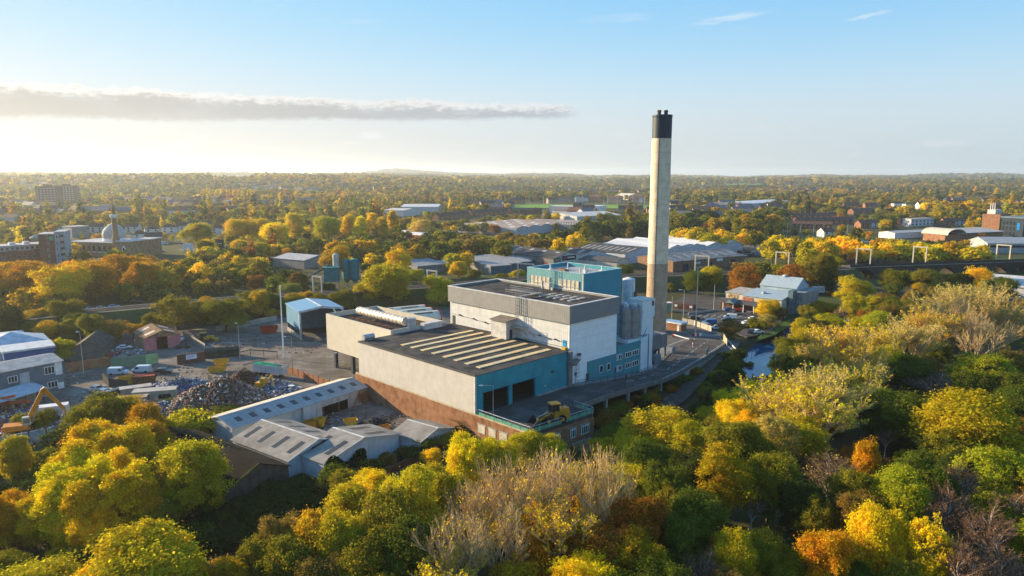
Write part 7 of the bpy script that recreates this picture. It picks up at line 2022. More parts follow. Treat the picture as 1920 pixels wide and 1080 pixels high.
for i in range(5):
 z = 2.5 + i * 3.7
 part('balcony', MB().box(w2 * 0.76, w2 + 0.5, -2.0, -0.602, z, z + 0.3), TRIM_L, t)
 part('balcony_rail', MB().box(w2 * 0.76, w2 + 0.5, -2.05, -2.0, z + 0.302, z + 1.3), mat('balcony_glass', (0.2, 0.23, 0.24)), t)
 pane_box(t, w2 * 0.66, w2 * 0.72, z + 0.3, z + 2.2, -0.6)
 pane_box(t, w2 * 0.78, w2 * 0.97, z + 0.31, z + 2.6, -0.6)
 pane_box(t, w2 * 0.30, w2 * 0.36, z + 0.3, z + 2.0, 0)
for i, (pl, pr, lab) in enumerate((((58, 447), (82, 446), 'smaller green pyramid roof behind the brick flats'), ((95, 438), (128, 437), 'larger green grey pyramid roof behind the corner flats'))):
 f, w = frame_px(pl, pr, 9.0)
 t = thing('pyramid_roof_block', lab, 'building', f, (w / 2, 0, 0))
 part('wall', MB().box(0, w, 0, w, 0, 9.0), mat('tan_block', (0.28, 0.2, 0.13)), t)
 part('roof', MB().add([(-1, -1, 9.0), (w + 1, -1, 9.0), (w + 1, w + 1, 9.0), (-1, w + 1, 9.0), (w / 2, w / 2, 9.0 + w * 0.38)], [(0, 1, 4), (1, 2, 4), (2, 3, 4), (3, 0, 4), (3, 2, 1, 0)]), mat('green_grey_roof', (0.17, 0.23, 0.21)), t)
f, w = frame_px((132, 477), (252, 481), 1.0)
SAND = brick_mat('mosque_brick', (0.38, 0.24, 0.13), (0.33, 0.205, 0.11), (0.28, 0.2, 0.13))
t = thing('mosque', 'tan brick mosque with a pale ribbed dome and arched windows', 'mosque', f, (w / 2, 0, 0))
part('wall', MB().box(0, w * 0.78, 0, 28, 0, 9.5), SAND, t)
part('wall', MB().box(w * 0.782, w, -3, 26, 0, 11), SAND, t)
part('roof', MB().box(-0.4, w * 0.779, -0.4, 28.4, 9.5, 10.0), mat('pale_flat_roof', (0.42, 0.41, 0.40)), t)
part('roof', MB().box(w * 0.78, w + 0.4, -3.4, 26.4, 11.0, 11.5), mat('pale_flat_roof', (0.42, 0.41, 0.40)), t)
cx = w * 0.50
d_ = part('dome', MB().lathe([(7.2, 10.0), (7.2, 12.2), (7.5, 13.2), (7.5, 15), (6.7, 17.4), (5.0, 19.6), (2.8, 21.2), (1.0, 22.2), (0.15, 23.6)], 28, c=(cx, 12)), mat('pale_dome', (0.36, 0.37, 0.34), seam=0.0, seam_v=1.6), t)
part('drum_band', MB().lathe([(7.35, 10.1), (7.35, 12.0)], 28, c=(cx, 12)), WHITE, d_)
for i in range(9):
 x = w * (0.04 + i * 0.082)
 if abs(x - cx) < 0: continue
 o = part('arched_window', MB().extrude_y([(x, 3.5), (x + 2.0, 3.5), (x + 2.0, 6.4), (x + 1.7, 7.2), (x + 1.0, 7.7), (x + 0.3, 7.2), (x, 6.4)], -0.15, -0.002), GLASS, t)
 part('sill', MB().box(x - 0.2, x + 2.2, -0.3, -0.152, 3.0, 3.498), WHITE, o)
x = w * 0.88
o = part('arched_window', MB().extrude_y([(x, 3.0), (x + 2.6, 3.0), (x + 2.6, 7.0), (x + 1.3, 8.6), (x, 7.0)], -3.3, -3.002), WHITE, t)
part('pane', MB().extrude_y([(x + 0.6, 3.6), (x + 2.0, 3.6), (x + 2.0, 6.6), (x + 1.3, 7.6), (x + 0.6, 6.6)], -3.34, -3.302), GLASS, o)
g = f.W(w * 0.72, 1.0)
t = thing('minaret', 'slim tan minaret with a balcony rising beside the dome', 'minaret', Frame(g.x, g.y, 0), (0, 0, 0))
part('shaft', MB().lathe([(2.4, 0), (2.4, 13), (1.8, 13.5), (1.6, 27.5)], 12), SAND, t)
part('balcony', MB().lathe([(1.7, 26.5), (2.4, 27.5), (2.4, 28.8), (1.5, 28.8)], 12), WHITE, t)
part('upper_shaft', MB().lathe([(1.1, 28.8), (1.0, 33)], 12), SAND, t)
part('cap', MB().lathe([(1.3, 33), (1.2, 34), (0.6, 35.2), (0.1, 37.5)], 12), mat('green_cap', (0.25, 0.24, 0.18)), t)
for i, (pl, pr, h, lab) in enumerate((((70, 393), (109, 393), 37, 'nearer brown tower block with ten window rows'), ((107, 386), (142, 386), 36, 'further brown tower block, half behind the trees'))):
 f, w = frame_px(pl, pr, 0.0)
 t = thing('tower_block', lab, 'flats', f, (w / 2, 0, 0))
 part('wall', MB().box(0, w, 0, 16, -2, h), mat('tower_brown', (0.16, 0.10, 0.085), seam=3.6), t)
 part('roof_room', MB().box(w * 0.3, w * 0.6, 4, 12, h, h + 3), mat('tower_brown_dark', (0.12, 0.08, 0.07)), t)
 for r in range(9):
  for c in range(6):
   part('window', MB().box(w * (0.05 + c * 0.16), w * (0.14 + c * 0.16), -0.25, -0.002, 3 + r * 3.7, 4.8 + r * 3.7), mat('tower_window', (0.34, 0.30, 0.27), rough=0.3), t)
def house(name, label, u, v, rot, w, d, eave, ridge, wallm, roofm, hip=True, group=None, wins=2, chim=True, z=None):
 g = G(u, v, 0 if z is None else z)
 z0 = tz(g.x, g.y)
 f = Frame(g.x, g.y, rot)
 t = thing(name, label, 'house', f, (0, 0, 0), 0, group)
 t.location.z = z0 - 0.2
 part('wall', MB().box(0, w, 0, d, 0, eave) if hip else gable_body(w, d, eave, ridge, 'x'), wallm, t)
 if hip:
  r = part('roof', hip_roof(w, d, eave + 0.1, ridge), roofm, t)
 else:
  r = gable_roof(t, w, d, eave, ridge, 'x', roofm, 0.3, 0.2)[0]
 if chim:
  part('chimney', MB().box(w * 0.7, w * 0.7 + 0.9, d / 2 - 0.4, d / 2 + 0.5, ridge - 0.6, ridge + 1.3), BRICK, r)
 for fl in (0.9, 3.4):
  for i in range(wins):
   x = w * (i + 0.5) / wins
   part('window', MB().box(x - 0.8, x + 0.8, -0.12, -0.002, fl, fl + 1.3), GLASS, t)
 return t
WR = mat('white_house_render', (0.58, 0.57, 0.55), dirt=0.15)
TL = mat('dark_tile_roof', (0.060, 0.048, 0.045), var=0.25, scale=0.4)
TB = mat('brown_tile_roof', (0.135, 0.075, 0.055), var=0.25, scale=0.4)
OB = brick_mat('orange_brick', (0.38, 0.16, 0.085), (0.33, 0.13, 0.07), (0.3, 0.22, 0.17))
HL = [(272, 441, 30, 'white gabled house nearest the mosque', True), (250, 452, 40, 'dark roofed house in front of the mosque car park', True), (303, 437, 10, 'white house with a hipped dark roof behind the mosque', True), (335, 434, 25, 'white gabled house beside the golden tree', False), (338, 455, 10, 'low white house in front of the golden tree', False),
  (275, 457, 30, 'long dark roofed house facing the billboard', False), (396, 439, 15, 'white house right of the golden tree', True), (414, 440, 15, 'white semi at the right of the house row', True), (168, 436, 12, 'pale gabled house above the dome', False), (235, 436, 5, 'pale roofed house behind the minaret', False), (370, 430, 20, 'cream terrace end behind the golden tree', False)]
for u, v, r, lab, hp in HL:
 house('town_house', lab, u, v, r, 12, 9, 5.6, 8.6, WR, TL, hp)
f, w = frame_px((135, 436), (168, 434), 5.0)
t = thing('grey_box_building', 'plain grey flat roofed box above the mosque', 'building', f, (w / 2, 0, 0))
part('wall', MB().box(0, w, 0, 18, 0, 9.5), mat('grey_render', (0.22, 0.225, 0.23)), t)
part('roof', MB().box(-0.4, w + 0.4, -0.4, 18.4, 9.5, 10.0), mat('grey_flat_roof', (0.35, 0.34, 0.33)), t)
g = G(353, 474)
t = thing('billboard', 'blank white billboard beside the golden tree', 'billboard', Frame(g.x, g.y, -8), (0, 0, 0))
part('board', MB().box(-3.6, 3.6, -0.1, 0.1, 2.0, 6.8), WHITE, t)
for x in (-2.5, 2.5): part('post', MB().box(x - 0.12, x + 0.12, 0.102, 0.35, 0, 6.0), DARKMETAL, t)
g = G(412, 468)
t = thing('black_advert_hoarding', 'black advertising hoarding with pale writing right of the golden tree', 'billboard', Frame(g.x, g.y, -8), (0, 0, 0))
part('board', MB().box(-3.4, 3.6, -0.4, 0.4, 0.5, 7.6), mat('black_hoarding', (0.02, 0.022, 0.028)), t)
part('line_of_writing', MB().box(-1.2, 2.4, -0.43, -0.402, 4.2, 4.9), mat('pale_writing', (0.5, 0.5, 0.5)), t)
vehicle(G(307, 459), 5, VC_['pale blue'], 'pale blue van in front of the houses', 'van', sc=1.3)
vehicle(G(297, 470), 8, VC_['grey'], 'grey car on the road by the mosque')
vehicle(G(305, 473), 8, VC_['red'], 'red and white car on the road by the mosque')
vehicle(G(188, 489), 8, VC_['white'], 'white car parked below the mosque wall')
vehicle(G(180, 487), 8, VC_['grey'], 'grey car parked below the mosque wall')
def terrace(u0, v0, u1, v1, n, label, wallm, roofm, rot=None, w=None, d=9, group=None, hip=False, eave=5.4, ridge=8.4):
 a, b = G(u0, v0), G(u1, v1)
 L = (b - a).length
 ang = math.degrees(math.atan2(b.y - a.y, b.x - a.x))
 w = w or L / n - 0.05
 o = ['first', 'second', 'third', 'fourth', 'fifth', 'sixth', 'seventh', 'eighth', 'ninth', 'tenth', 'eleventh', 'twelfth', 'thirteenth', 'fourteenth']
 for i in range(n):
  p = a.lerp(b, i / n)
  q = P(p.x, p.y, 0)
  house('terraced_house', '%s, %s from its left end' % (label, o[i]), q[0], q[1], ang, w, d, eave, ridge, wallm, roofm, hip, group, 1, True)
terrace(822, 413, 880, 408, 7, 'dark roofed brick terrace above the dark trees', BRICK, TL, group='brick terrace above the dark trees')
terrace(884, 406, 958, 402, 8, 'brick terrace with pale windows near the orange gable', BRICK, TL, group='brick terrace near the orange gable')
house('gabled_house', 'orange brick house showing a bright gable above the factory roofs', 962, 404, 80, 10, 9, 6, 10, OB, TL, False)
house('gabled_house', 'long dark roofed house right of the orange gable', 975, 403, -4, 30, 10, 6, 9, BRICK_DARK, TL, False)
terrace(1486, 428, 1560, 430, 9, 'orange brick terrace with a brown roof on the right', OB, TB, group='orange brick terraces on the right')
terrace(1494, 420, 1600, 419, 10, 'brown roofed terrace behind the orange one', OB, TB, group='brown roofed terraces on the right')
terrace(1485, 411, 1570, 409, 8, 'far brown roofed terrace on the right', OB, TB, group='far brown terraces on the right')
terrace(1582, 387, 1612, 387, 4, 'bright orange fronted house in the short upper row', OB, TB, group='orange houses in the upper row')
terrace(1622, 388, 1656, 388, 4, 'orange and white house in the right upper row', OB, TB, group='orange and white houses in the upper row')
terrace(1600, 402, 1640, 400, 4, 'brown tiled house below the upper row', OB, TB, group='brown tiled houses below the upper row')
house('white_house', 'white gabled house at the right of the upper row', 1724, 391, 5, 22, 12, 7, 12, WR, TB, False)
house('white_house', 'white house with a long roof in the upper row', 1698, 389, 3, 24, 11, 7, 10, WR, TL, True)
house('white_house', 'white house nearest the orange tree in the upper row', 1676, 388, 3, 18, 11, 7, 10, WR, TL, True)
f, w = frame_px((1708, 420), (1750, 418), 3.0)
t = thing('white_flats', 'white flat fronted block with two rows of dark windows', 'flats', f, (w / 2, 0, 0))
part('wall', MB().box(0, w, 0, 10, 0, 8.0), WR, t)
part('roof', MB().box(-0.4, w + 0.4, -0.4, 10.4, 8.0, 8.5), mat('grey_flat_roof', (0.35, 0.34, 0.33)), t)
for fl in (1.4, 4.8):
 for i in range(6): part('window', MB().box(w * (i + 0.3) / 6, w * (i + 0.7) / 6, -0.1, -0.002, fl, fl + 1.7), GLASS, t)
for i, (u, v, r, lab) in enumerate(((1614, 428, 20, 'brown roofed house left of the autumn trees'), (1628, 426, 15, 'cream gabled house beside the autumn trees'), (1690, 424, 5, 'brown roofed house left of the white flats'), (1770, 424, 0, 'brown roofed house right of the white flats'), (1790, 423, 10, 'white gabled house behind the curved gable'), (1545, 446, 20, 'small white gabled house below the terraces'))):
 house('town_house', lab, u, v, r, 12, 9, 5.2, 8.6, WR if i in (1, 4, 5) else OB, TB, False)
# ------------------------------------------------------------------ trees
def leaf_mat(name, inst=False, wood=False):
 m = bpy.data.materials.new(name)
 m.use_nodes = True
 t = NT(m.node_tree)
 t.n.remove(t.n['Principled BSDF'])
 out = t.n['Material Output']
 if inst:
  a = t.node('ShaderNodeAttribute', attribute_type='INSTANCER', attribute_name='tint')
  col = a.outputs['Color']
  rnd = t.node('ShaderNodeObjectInfo').outputs['Random']
 else:
  oi = t.node('ShaderNodeObjectInfo')
  col, rnd = oi.outputs['Color'], oi.outputs['Random']
 isl = t.node('ShaderNodeNewGeometry').outputs['Random Per Island']
 o = t.node('ShaderNodeTexCoord').outputs['Object']
 patch = t.noise(t.mapping(o, (1, 1, 1), (0, 0, 0)), 0.33, 2.0, 0.5)
 hs = t.node('ShaderNodeHueSaturation')
 hue = t.math('ADD', 0.505, t.math('ADD', t.math('MULTIPLY', t.math('SUBTRACT', isl, 0.5), 0.035), t.math('MULTIPLY', t.math('SUBTRACT', patch, 0.5), -0.09)))
 t.put(hs.inputs['Hue'], hue)
 hs.inputs['Saturation'].default_value = 1.0
 val = t.math('ADD', 0.62, t.math('ADD', t.math('MULTIPLY', isl, 0.5), t.math('MULTIPLY', t.ramp(patch, 0.3, 0.7), 0.35)))
 t.put(hs.inputs['Value'], val)
 t.l.new(col, hs.inputs['Color'])
 df = t.node('ShaderNodeBsdfDiffuse')
 tr = t.node('ShaderNodeBsdfTranslucent')
 mx = t.node('ShaderNodeMixShader')
 t.l.new(hs.outputs[0], df.inputs['Color'])
 t.l.new(hs.outputs[0], tr.inputs['Color'])
 mx.inputs[0].default_value = 0.52
 t.l.new(df.outputs[0], mx.inputs[1])
 t.l.new(tr.outputs[0], mx.inputs[2])
 t.l.new(mx.outputs[0], out.inputs['Surface'])
 return m
LEAF = leaf_mat('autumn_leaves')
LEAF_I = leaf_mat('autumn_leaves_far', inst=True)
BARK = mat('bark', (0.10, 0.078, 0.055), rough=0.95, var=0.3, scale=2.0)
BARK_PALE = mat('pale_bark', (0.46, 0.36, 0.23), rough=0.95, var=0.25, scale=2.0)
BARK_TWIG = mat('twig_bark', (0.52, 0.37, 0.185), rough=0.95, var=0.25, scale=0.6)
BARK_BIRCH = mat('birch_bark', (0.52, 0.47, 0.40), rough=0.9, var=0.15, scale=2.0, fleck=0.6)
TWIG_RED = mat('red_brown_twigs', (0.20, 0.115, 0.07), rough=0.95, var=0.25, scale=0.5)
def leaves_at(c, nrm, size, aspect=0.7, r=rng):
 """diamond shaped leaf sprays: centres c (n,3), rough facing nrm (n,3)"""
 n = len(c)
 nn = nrm + r.normal(0, 0.75, (n, 3))
 nn /= np.linalg.norm(nn, axis=1, keepdims=True) + 1e-9
 ref = r.normal(0, 1, (n, 3))
 u = np.cross(nn, ref)
 u /= np.linalg.norm(u, axis=1, keepdims=True) + 1e-9
 w = np.cross(nn, u)
 s = (size * r.uniform(0.45, 1.5, n))[:, None]
 V = np.stack([c - u * s, c - w * s * aspect, c + u * s, c + w * s * aspect], 1).reshape(-1, 3)
 return V, np.arange(4 * n).reshape(n, 4)
def crown_points(r, H, Rr, zb, nl, ncl, per, cl_r, shape='round', low=0.25):
 """clusters of leaf positions on the skins of a set of lobes"""
 zc, hz = (zb + H) / 2, (H - zb) / 2
 lobes = []
 for i in range(nl + 5):
  for _ in range(30):
   p = r.uniform(-1, 1, 3)
   if np.linalg.norm(p) < 0.95: break
  taper = 1.0
  if shape == 'cone': taper = 1.0 - 0.72 * (p[2] * 0.5 + 0.5)
  q = np.array([p[0] * Rr * 0.76 * taper, p[1] * Rr * 0.76 * taper, zc + p[2] * hz * 0.84])
  k = taper ** 0.5 * r.uniform(0.17, 0.52) * (1 - 0.25 * abs(p[2]))
  lobes.append((q, Rr * k, min(Rr * k * r.uniform(0.8, 1.2), hz * 0.5)))
 lobes.append((np.array([0, 0, zc]), Rr * 0.5, hz * 0.62))
 C, N = [], []
 w = np.array([l[1] ** 2 for l in lobes])
 w /= w.sum()
 for j in range(ncl * 3):
  q, a, b = lobes[r.choice(len(lobes), p=w)]
  d = r.normal(0, 1, 3)
  d /= np.linalg.norm(d)
  if d[2] < -0.2 and r.random() > low: continue
  c = q + d * np.array([a, a, b]) * (r.uniform(1.1, 1.38) if r.random() < 0.16 else r.uniform(0.84, 1.12))
  inside = False
  for q2, a2, b2 in lobes:
   e = (c - q2) / np.array([a2, a2, b2])
   if (q2 != q).any() and np.dot(e, e) < 0.55 and r.random() < 0.85: inside = True; break
  if inside or c[2] < zb * 0.6: continue
  out = c - np.array([0, 0, zc - hz * 0.3])
  out /= np.linalg.norm(out) + 1e-9
  C.append(c)
  N.append(out * 0.6 + d * 0.6 + np.array([0, 0, 0.35]))
  if len(C) >= ncl: break
 C, N = np.array(C), np.array(N)
 rad = cl_r * r.uniform(0.45, 1.5, len(C))
 P_ = np.repeat(C, per, 0) + r.normal(0, 1, (len(C) * per, 3)) * np.repeat(rad, per)[:, None] * np.array([0.55, 0.55, 0.42])
 return P_, np.repeat(N, per, 0), lobes
def trunk_mesh(name, H, zb, lobes, r, bark, r0=0.28, lean=0.3, n=6):
 mb = MB()
 pts = [Vector((0, 0, -0.4))]
 k = 5
 top = zb + (H - zb) * 0.6
 for i in range(1, k + 1):
  pts.append(Vector((r.normal(0, lean * i / k), r.normal(0, lean * i / k), top * i / k)))
 for i in range(k):
  mb.tube(pts[i], pts[i + 1], r0 * (1 - 0.8 * i / k), r0 * (1 - 0.8 * (i + 1) / k), n, caps=False)
 for q, a, b in lobes:
  t = min(0.95, max(0.25, (q[2] - 0.5 * a - 0.8 * np.hypot(q[0], q[1])) / top))
  j = min(k - 1, int(t * k))
  s = pts[j].lerp(pts[j + 1], t * k - j)
  e = Vector(q)
  mid = s.lerp(e, 0.5) + Vector((r.normal(0, 0.2), r.normal(0, 0.2), 0.2 * a))
  rr = r0 * 0.42
  mb.tube(s, mid, rr, rr * 0.6, 5, caps=False)
  mb.tube(mid, e, rr * 0.6, rr * 0.2, 4, caps=False)
 return mb.mesh(name, bark)
def leafy(name, seed, H, Rr, zb, nl, ncl, per, cl_r, size, bark=None, shape='round', low=0.25, m=None, trunk=True):
 r = np.random.default_rng(seed)
 Pn, N, lobes = crown_points(r, H, Rr, zb, nl, ncl, per, cl_r, shape, low)
 V, Fq = leaves_at(Pn, N, size, r=r)
 me = bpy.data.meshes.new(name)
 np_mesh(me, V, Fq)
 me.materials.append(m or LEAF)
 tm = trunk_mesh(name + '_trunk', H, zb, lobes, r, bark or BARK, r0=H * 0.02) if trunk else None
 return {'crown': me, 'trunk': tm, 'H': float(np.percentile(V[:, 2], 99.7)), 'R': float(np.percentile(np.hypot(V[:, 0], V[:, 1]), 95))}
def bare(name, seed, H, Rr, bark, twigm, leafn=600, levels=(7, 6, 5, 5), spread=0.5, up=0.6, leaf_size=0.2, twig_w=0.028, droop=0.0, stem=0.22):
 """ascending branches to fine twigs, and a last few leaves; the twigs count as crown"""
 r = np.random.default_rng(seed)
 tk, tw = MB(), MB()
 tips = []
 r0 = H * 0.017
 tk.tube((0, 0, -0.4), (0, 0, H * stem), r0, r0 * 0.85, 7, caps=False)
 def rec(p, d, L, rad, lev):
  e = p + d * L
  bend = d + Vector((r.normal(0, 0.2), r.normal(0, 0.2), 0.08 - droop * lev * 0.12))
  mid = p + d * (L * 0.5)
  e = mid + bend.normalized() * (L * 0.5)
  m_ = tk if lev <= 1 else tw
  n = 6 if lev == 0 else (4 if lev == 1 else 3)
  m_.tube(p, mid, rad, rad * 0.8, n, caps=False)
  m_.tube(mid, e, rad * 0.8, rad * 0.55, n, caps=False)
  if lev + 1 >= len(levels):
   tips.append((e, mid))
   return
  k = levels[lev + 1]
  for i in range(k):
   t = r.uniform(0.28, 1.0)
   s = p.lerp(mid, t * 2) if t < 0.5 else mid.lerp(e, t * 2 - 1)
   a = r.uniform(0, 2 * math.pi)
   o = Vector((math.cos(a), math.sin(a), 0))
   nd = (d * 1.0 + o * r.uniform(0.4, 1.05) + Vector((0, 0, up * 0.35 - droop * 0.25 * lev))).normalized()
   rec(s, nd, L * r.uniform(0.42, 0.66), max(rad * 0.5, twig_w), lev + 1)
  nd = (d + Vector((r.normal(0, 0.15), r.normal(0, 0.15), 0.12))).normalized()
  rec(e, nd, L * 0.55, max(rad * 0.5, twig_w), lev + 1)
 for i in range(levels[0]):
  a = 2 * math.pi * i / levels[0] + r.normal(0, 0.2)
  tilt = spread * r.uniform(0.45, 1.1)
  z = H * stem * r.uniform(0.75, 1.02)
  d = Vector((math.cos(a) * math.sin(tilt), math.sin(a) * math.sin(tilt), math.cos(tilt)))
  rec(Vector((0, 0, z)), d, (H - z) * 0.55, r0 * 0.7, 0)
 rec(Vector((0, 0, H * stem)), Vector((r.normal(0, .05), r.normal(0, .05), 1)).normalized(), H * 0.42, r0 * 0.6, 0)
 me = tw.mesh(name, [twigm, LEAF])
 if leafn:
  T = np.array([list(e.lerp(m_, r.uniform(0, 1))) for e, m_ in [tips[i] for i in r.integers(0, len(tips), leafn)]])
  V, Fq = leaves_at(T + r.normal(0, 0.12, T.shape), np.tile([0, 0, 1.0], (leafn, 1)), leaf_size, r=r)
  lm = bpy.data.meshes.new(name + '_leaves')
  np_mesh(lm, V, Fq)
  lm.materials.append(LEAF)
 else:
  lm = None
 zmax = max(e.z for e, _ in tips)
 rr = np.percentile([math.hypot(e.x, e.y) for e, _ in tips], 92)
 return {'crown': me, 'leaves': lm, 'trunk': tk.mesh(name + '_trunk', bark), 'H': zmax, 'R': float(rr)}
PROTO = {}
for i in range(4):
 PROTO['round%d' % i] = leafy('leaf_crown', 10 + i, 13, 5.2, 1.7, 16 + i, 560, 72, 0.74, 0.135)
for i in range(3):
 PROTO['oval%d' % i] = leafy('leaf_crown', 20 + i, 15, 3.9, 0.9, 18, 560, 64, 0.6, 0.13, shape='cone')
for i in range(2):
 PROTO['loose%d' % i] = leafy('leaf_crown', 30 + i, 12, 4.6, 1.4, 20, 330, 52, 0.6, 0.14, bark=BARK_PALE)
for i in range(2):
 PROTO['column%d' % i] = leafy('leaf_crown', 40 + i, 20, 2.4, 1.0, 20, 380, 24, 0.6, 0.26, shape='cone')
for i in range(3):
 PROTO['shrub%d' % i] = leafy('leaf_crown', 50 + i, 4.5, 3.4, 0.2, 9, 280, 40, 0.5, 0.14, low=0.6)
PROTO['bare0'] = bare('bare_crown', 61, 17, 6, BARK_PALE, BARK_TWIG, 700, (7, 5, 6, 6), 0.7, 0.7, 0.17, 0.024)
PROTO['bare1'] = bare('bare_crown', 62, 16, 6, BARK_PALE, BARK_TWIG, 6500, (7, 6, 6, 5), 0.68, 0.7, 0.17, 0.024)
PROTO['bare2'] = bare('bare_crown', 63, 15, 5, BARK_PALE, BARK_TWIG, 420, (8, 5, 5, 6), 0.62, 0.7, 0.16, 0.024)
PROTO['birch0'] = bare('birch_crown', 71, 13, 3, BARK_BIRCH, TWIG_RED, 350, (9, 7, 6, 4), 0.62, 0.5, 0.13, 0.022, 0.6, 0.5)
PROTO['birch1'] = bare('birch_crown', 72, 14, 3, BARK_BIRCH, TWIG_RED, 900, (8, 7, 6, 4), 0.55, 0.5, 0.14, 0.022, 0.5, 0.42)
for i in range(4):
 PROTO['mid%d' % i] = leafy('mid_crown', 80 + i, 12, 4.8, 1.5, 11, 170, 14, 0.9, 0.42)
PROTO['midcol0'] = leafy('mid_crown', 88, 19, 2.3, 1.0, 14, 150, 12, 0.75, 0.42, shape='cone')
PAL = {'olive': (0.245, 0.212, 0.018), 'green': (0.145, 0.165, 0.018), 'dark green': (0.064, 0.085, 0.018), 'yellow-green': (0.50, 0.40, 0.018),
  'golden': (0.74, 0.49, 0.014), 'yellow': (0.76, 0.59, 0.016), 'orange': (0.58, 0.29, 0.012), 'rust': (0.36, 0.145, 0.018), 'brown': (0.26, 0.175, 0.035),
  'lime green': (0.38, 0.385, 0.020), 'amber': (0.48, 0.30, 0.014), 'beige': (0.52, 0.40, 0.09), 'pale green': (0.27, 0.29, 0.06), 'pinkish brown': (0.32, 0.19, 0.12)}
NAMES = {'round': 'broadleaf_tree', 'oval': 'slender_tree', 'loose': 'thin_crowned_tree', 'column': 'poplar_tree', 'shrub': 'shrub', 'bare': 'bare_tree', 'birch': 'birch_tree', 'mid': 'leafy_tree', 'midcol': 'poplar_tree'}
NOUN = {'round': 'round crowned tree', 'oval': 'tall oval tree', 'loose': 'loose crowned tree', 'column': 'columnar poplar', 'shrub': 'low bushy shrub', 'bare': 'nearly bare twiggy tree', 'birch': 'thin birch', 'mid': 'bushy town tree', 'midcol': 'columnar poplar'}
TREES = []      # (object, kind, colour, px)
FOOT = []       # xy, radius of placed trees
def place_tree(kind, colname, x, y, h, rad, z=None, jitter=0.12):
 fam = kind if kind not in FAM else FAM[kind][int(rng.integers(len(FAM[kind])))]
 p = PROTO[fam]
 base = ''.join(ch for ch in fam if not ch.isdigit())
 z = tz(x, y) if z is None else z
 t = bpy.data.objects.new(NAMES[base], None)
 COL.objects.link(t)
 t.location = (x, y, z - 0.1)
 t.rotation_euler = (0, 0, rng.uniform(0, 6.283))
 sx = rad / p['R']
 t.scale = (sx, sx * rng.uniform(0.9, 1.1), h / p['H'])
 c = np.array(PAL[colname]) * rng.uniform(1 - jitter, 1 + jitter) * np.array([rng.uniform(0.92, 1.08), 1, 1])
 c = np.clip(c, 0, 0.86)
 for nm, key in (('trunk', 'trunk'), ('crown', 'crown')):
  if p.get(key) is None: continue
  o = bpy.data.objects.new(nm, p[key])
  COL.objects.link(o)
  o.parent = t
  o.color = (*c, 1)
  if nm == 'crown' and p.get('leaves') is not None:
   l = bpy.data.objects.new('leaves', p['leaves'])
   COL.objects.link(l)
   l.parent = o
   l.color = (*c, 1)
   l['kind'] = 'stuff'
 TREES.append((t, base, colname, P(x, y, z + h * 0.6), h))
 FOOT.append((x, y, rad))
 return t
FAM = {'round': ['round0', 'round1', 'round2', 'round3'], 'oval': ['oval0', 'oval1', 'oval2'], 'loose': ['loose0', 'loose1'], 'column': ['column0', 'column1'],
  'shrub': ['shrub0', 'shrub1', 'shrub2'], 'bare': ['bare0', 'bare2'], 'leafbare': ['bare1'], 'birch': ['birch0', 'birch1'], 'mid': ['mid0', 'mid1', 'mid2', 'mid3'], 'midcol': ['midcol0']}
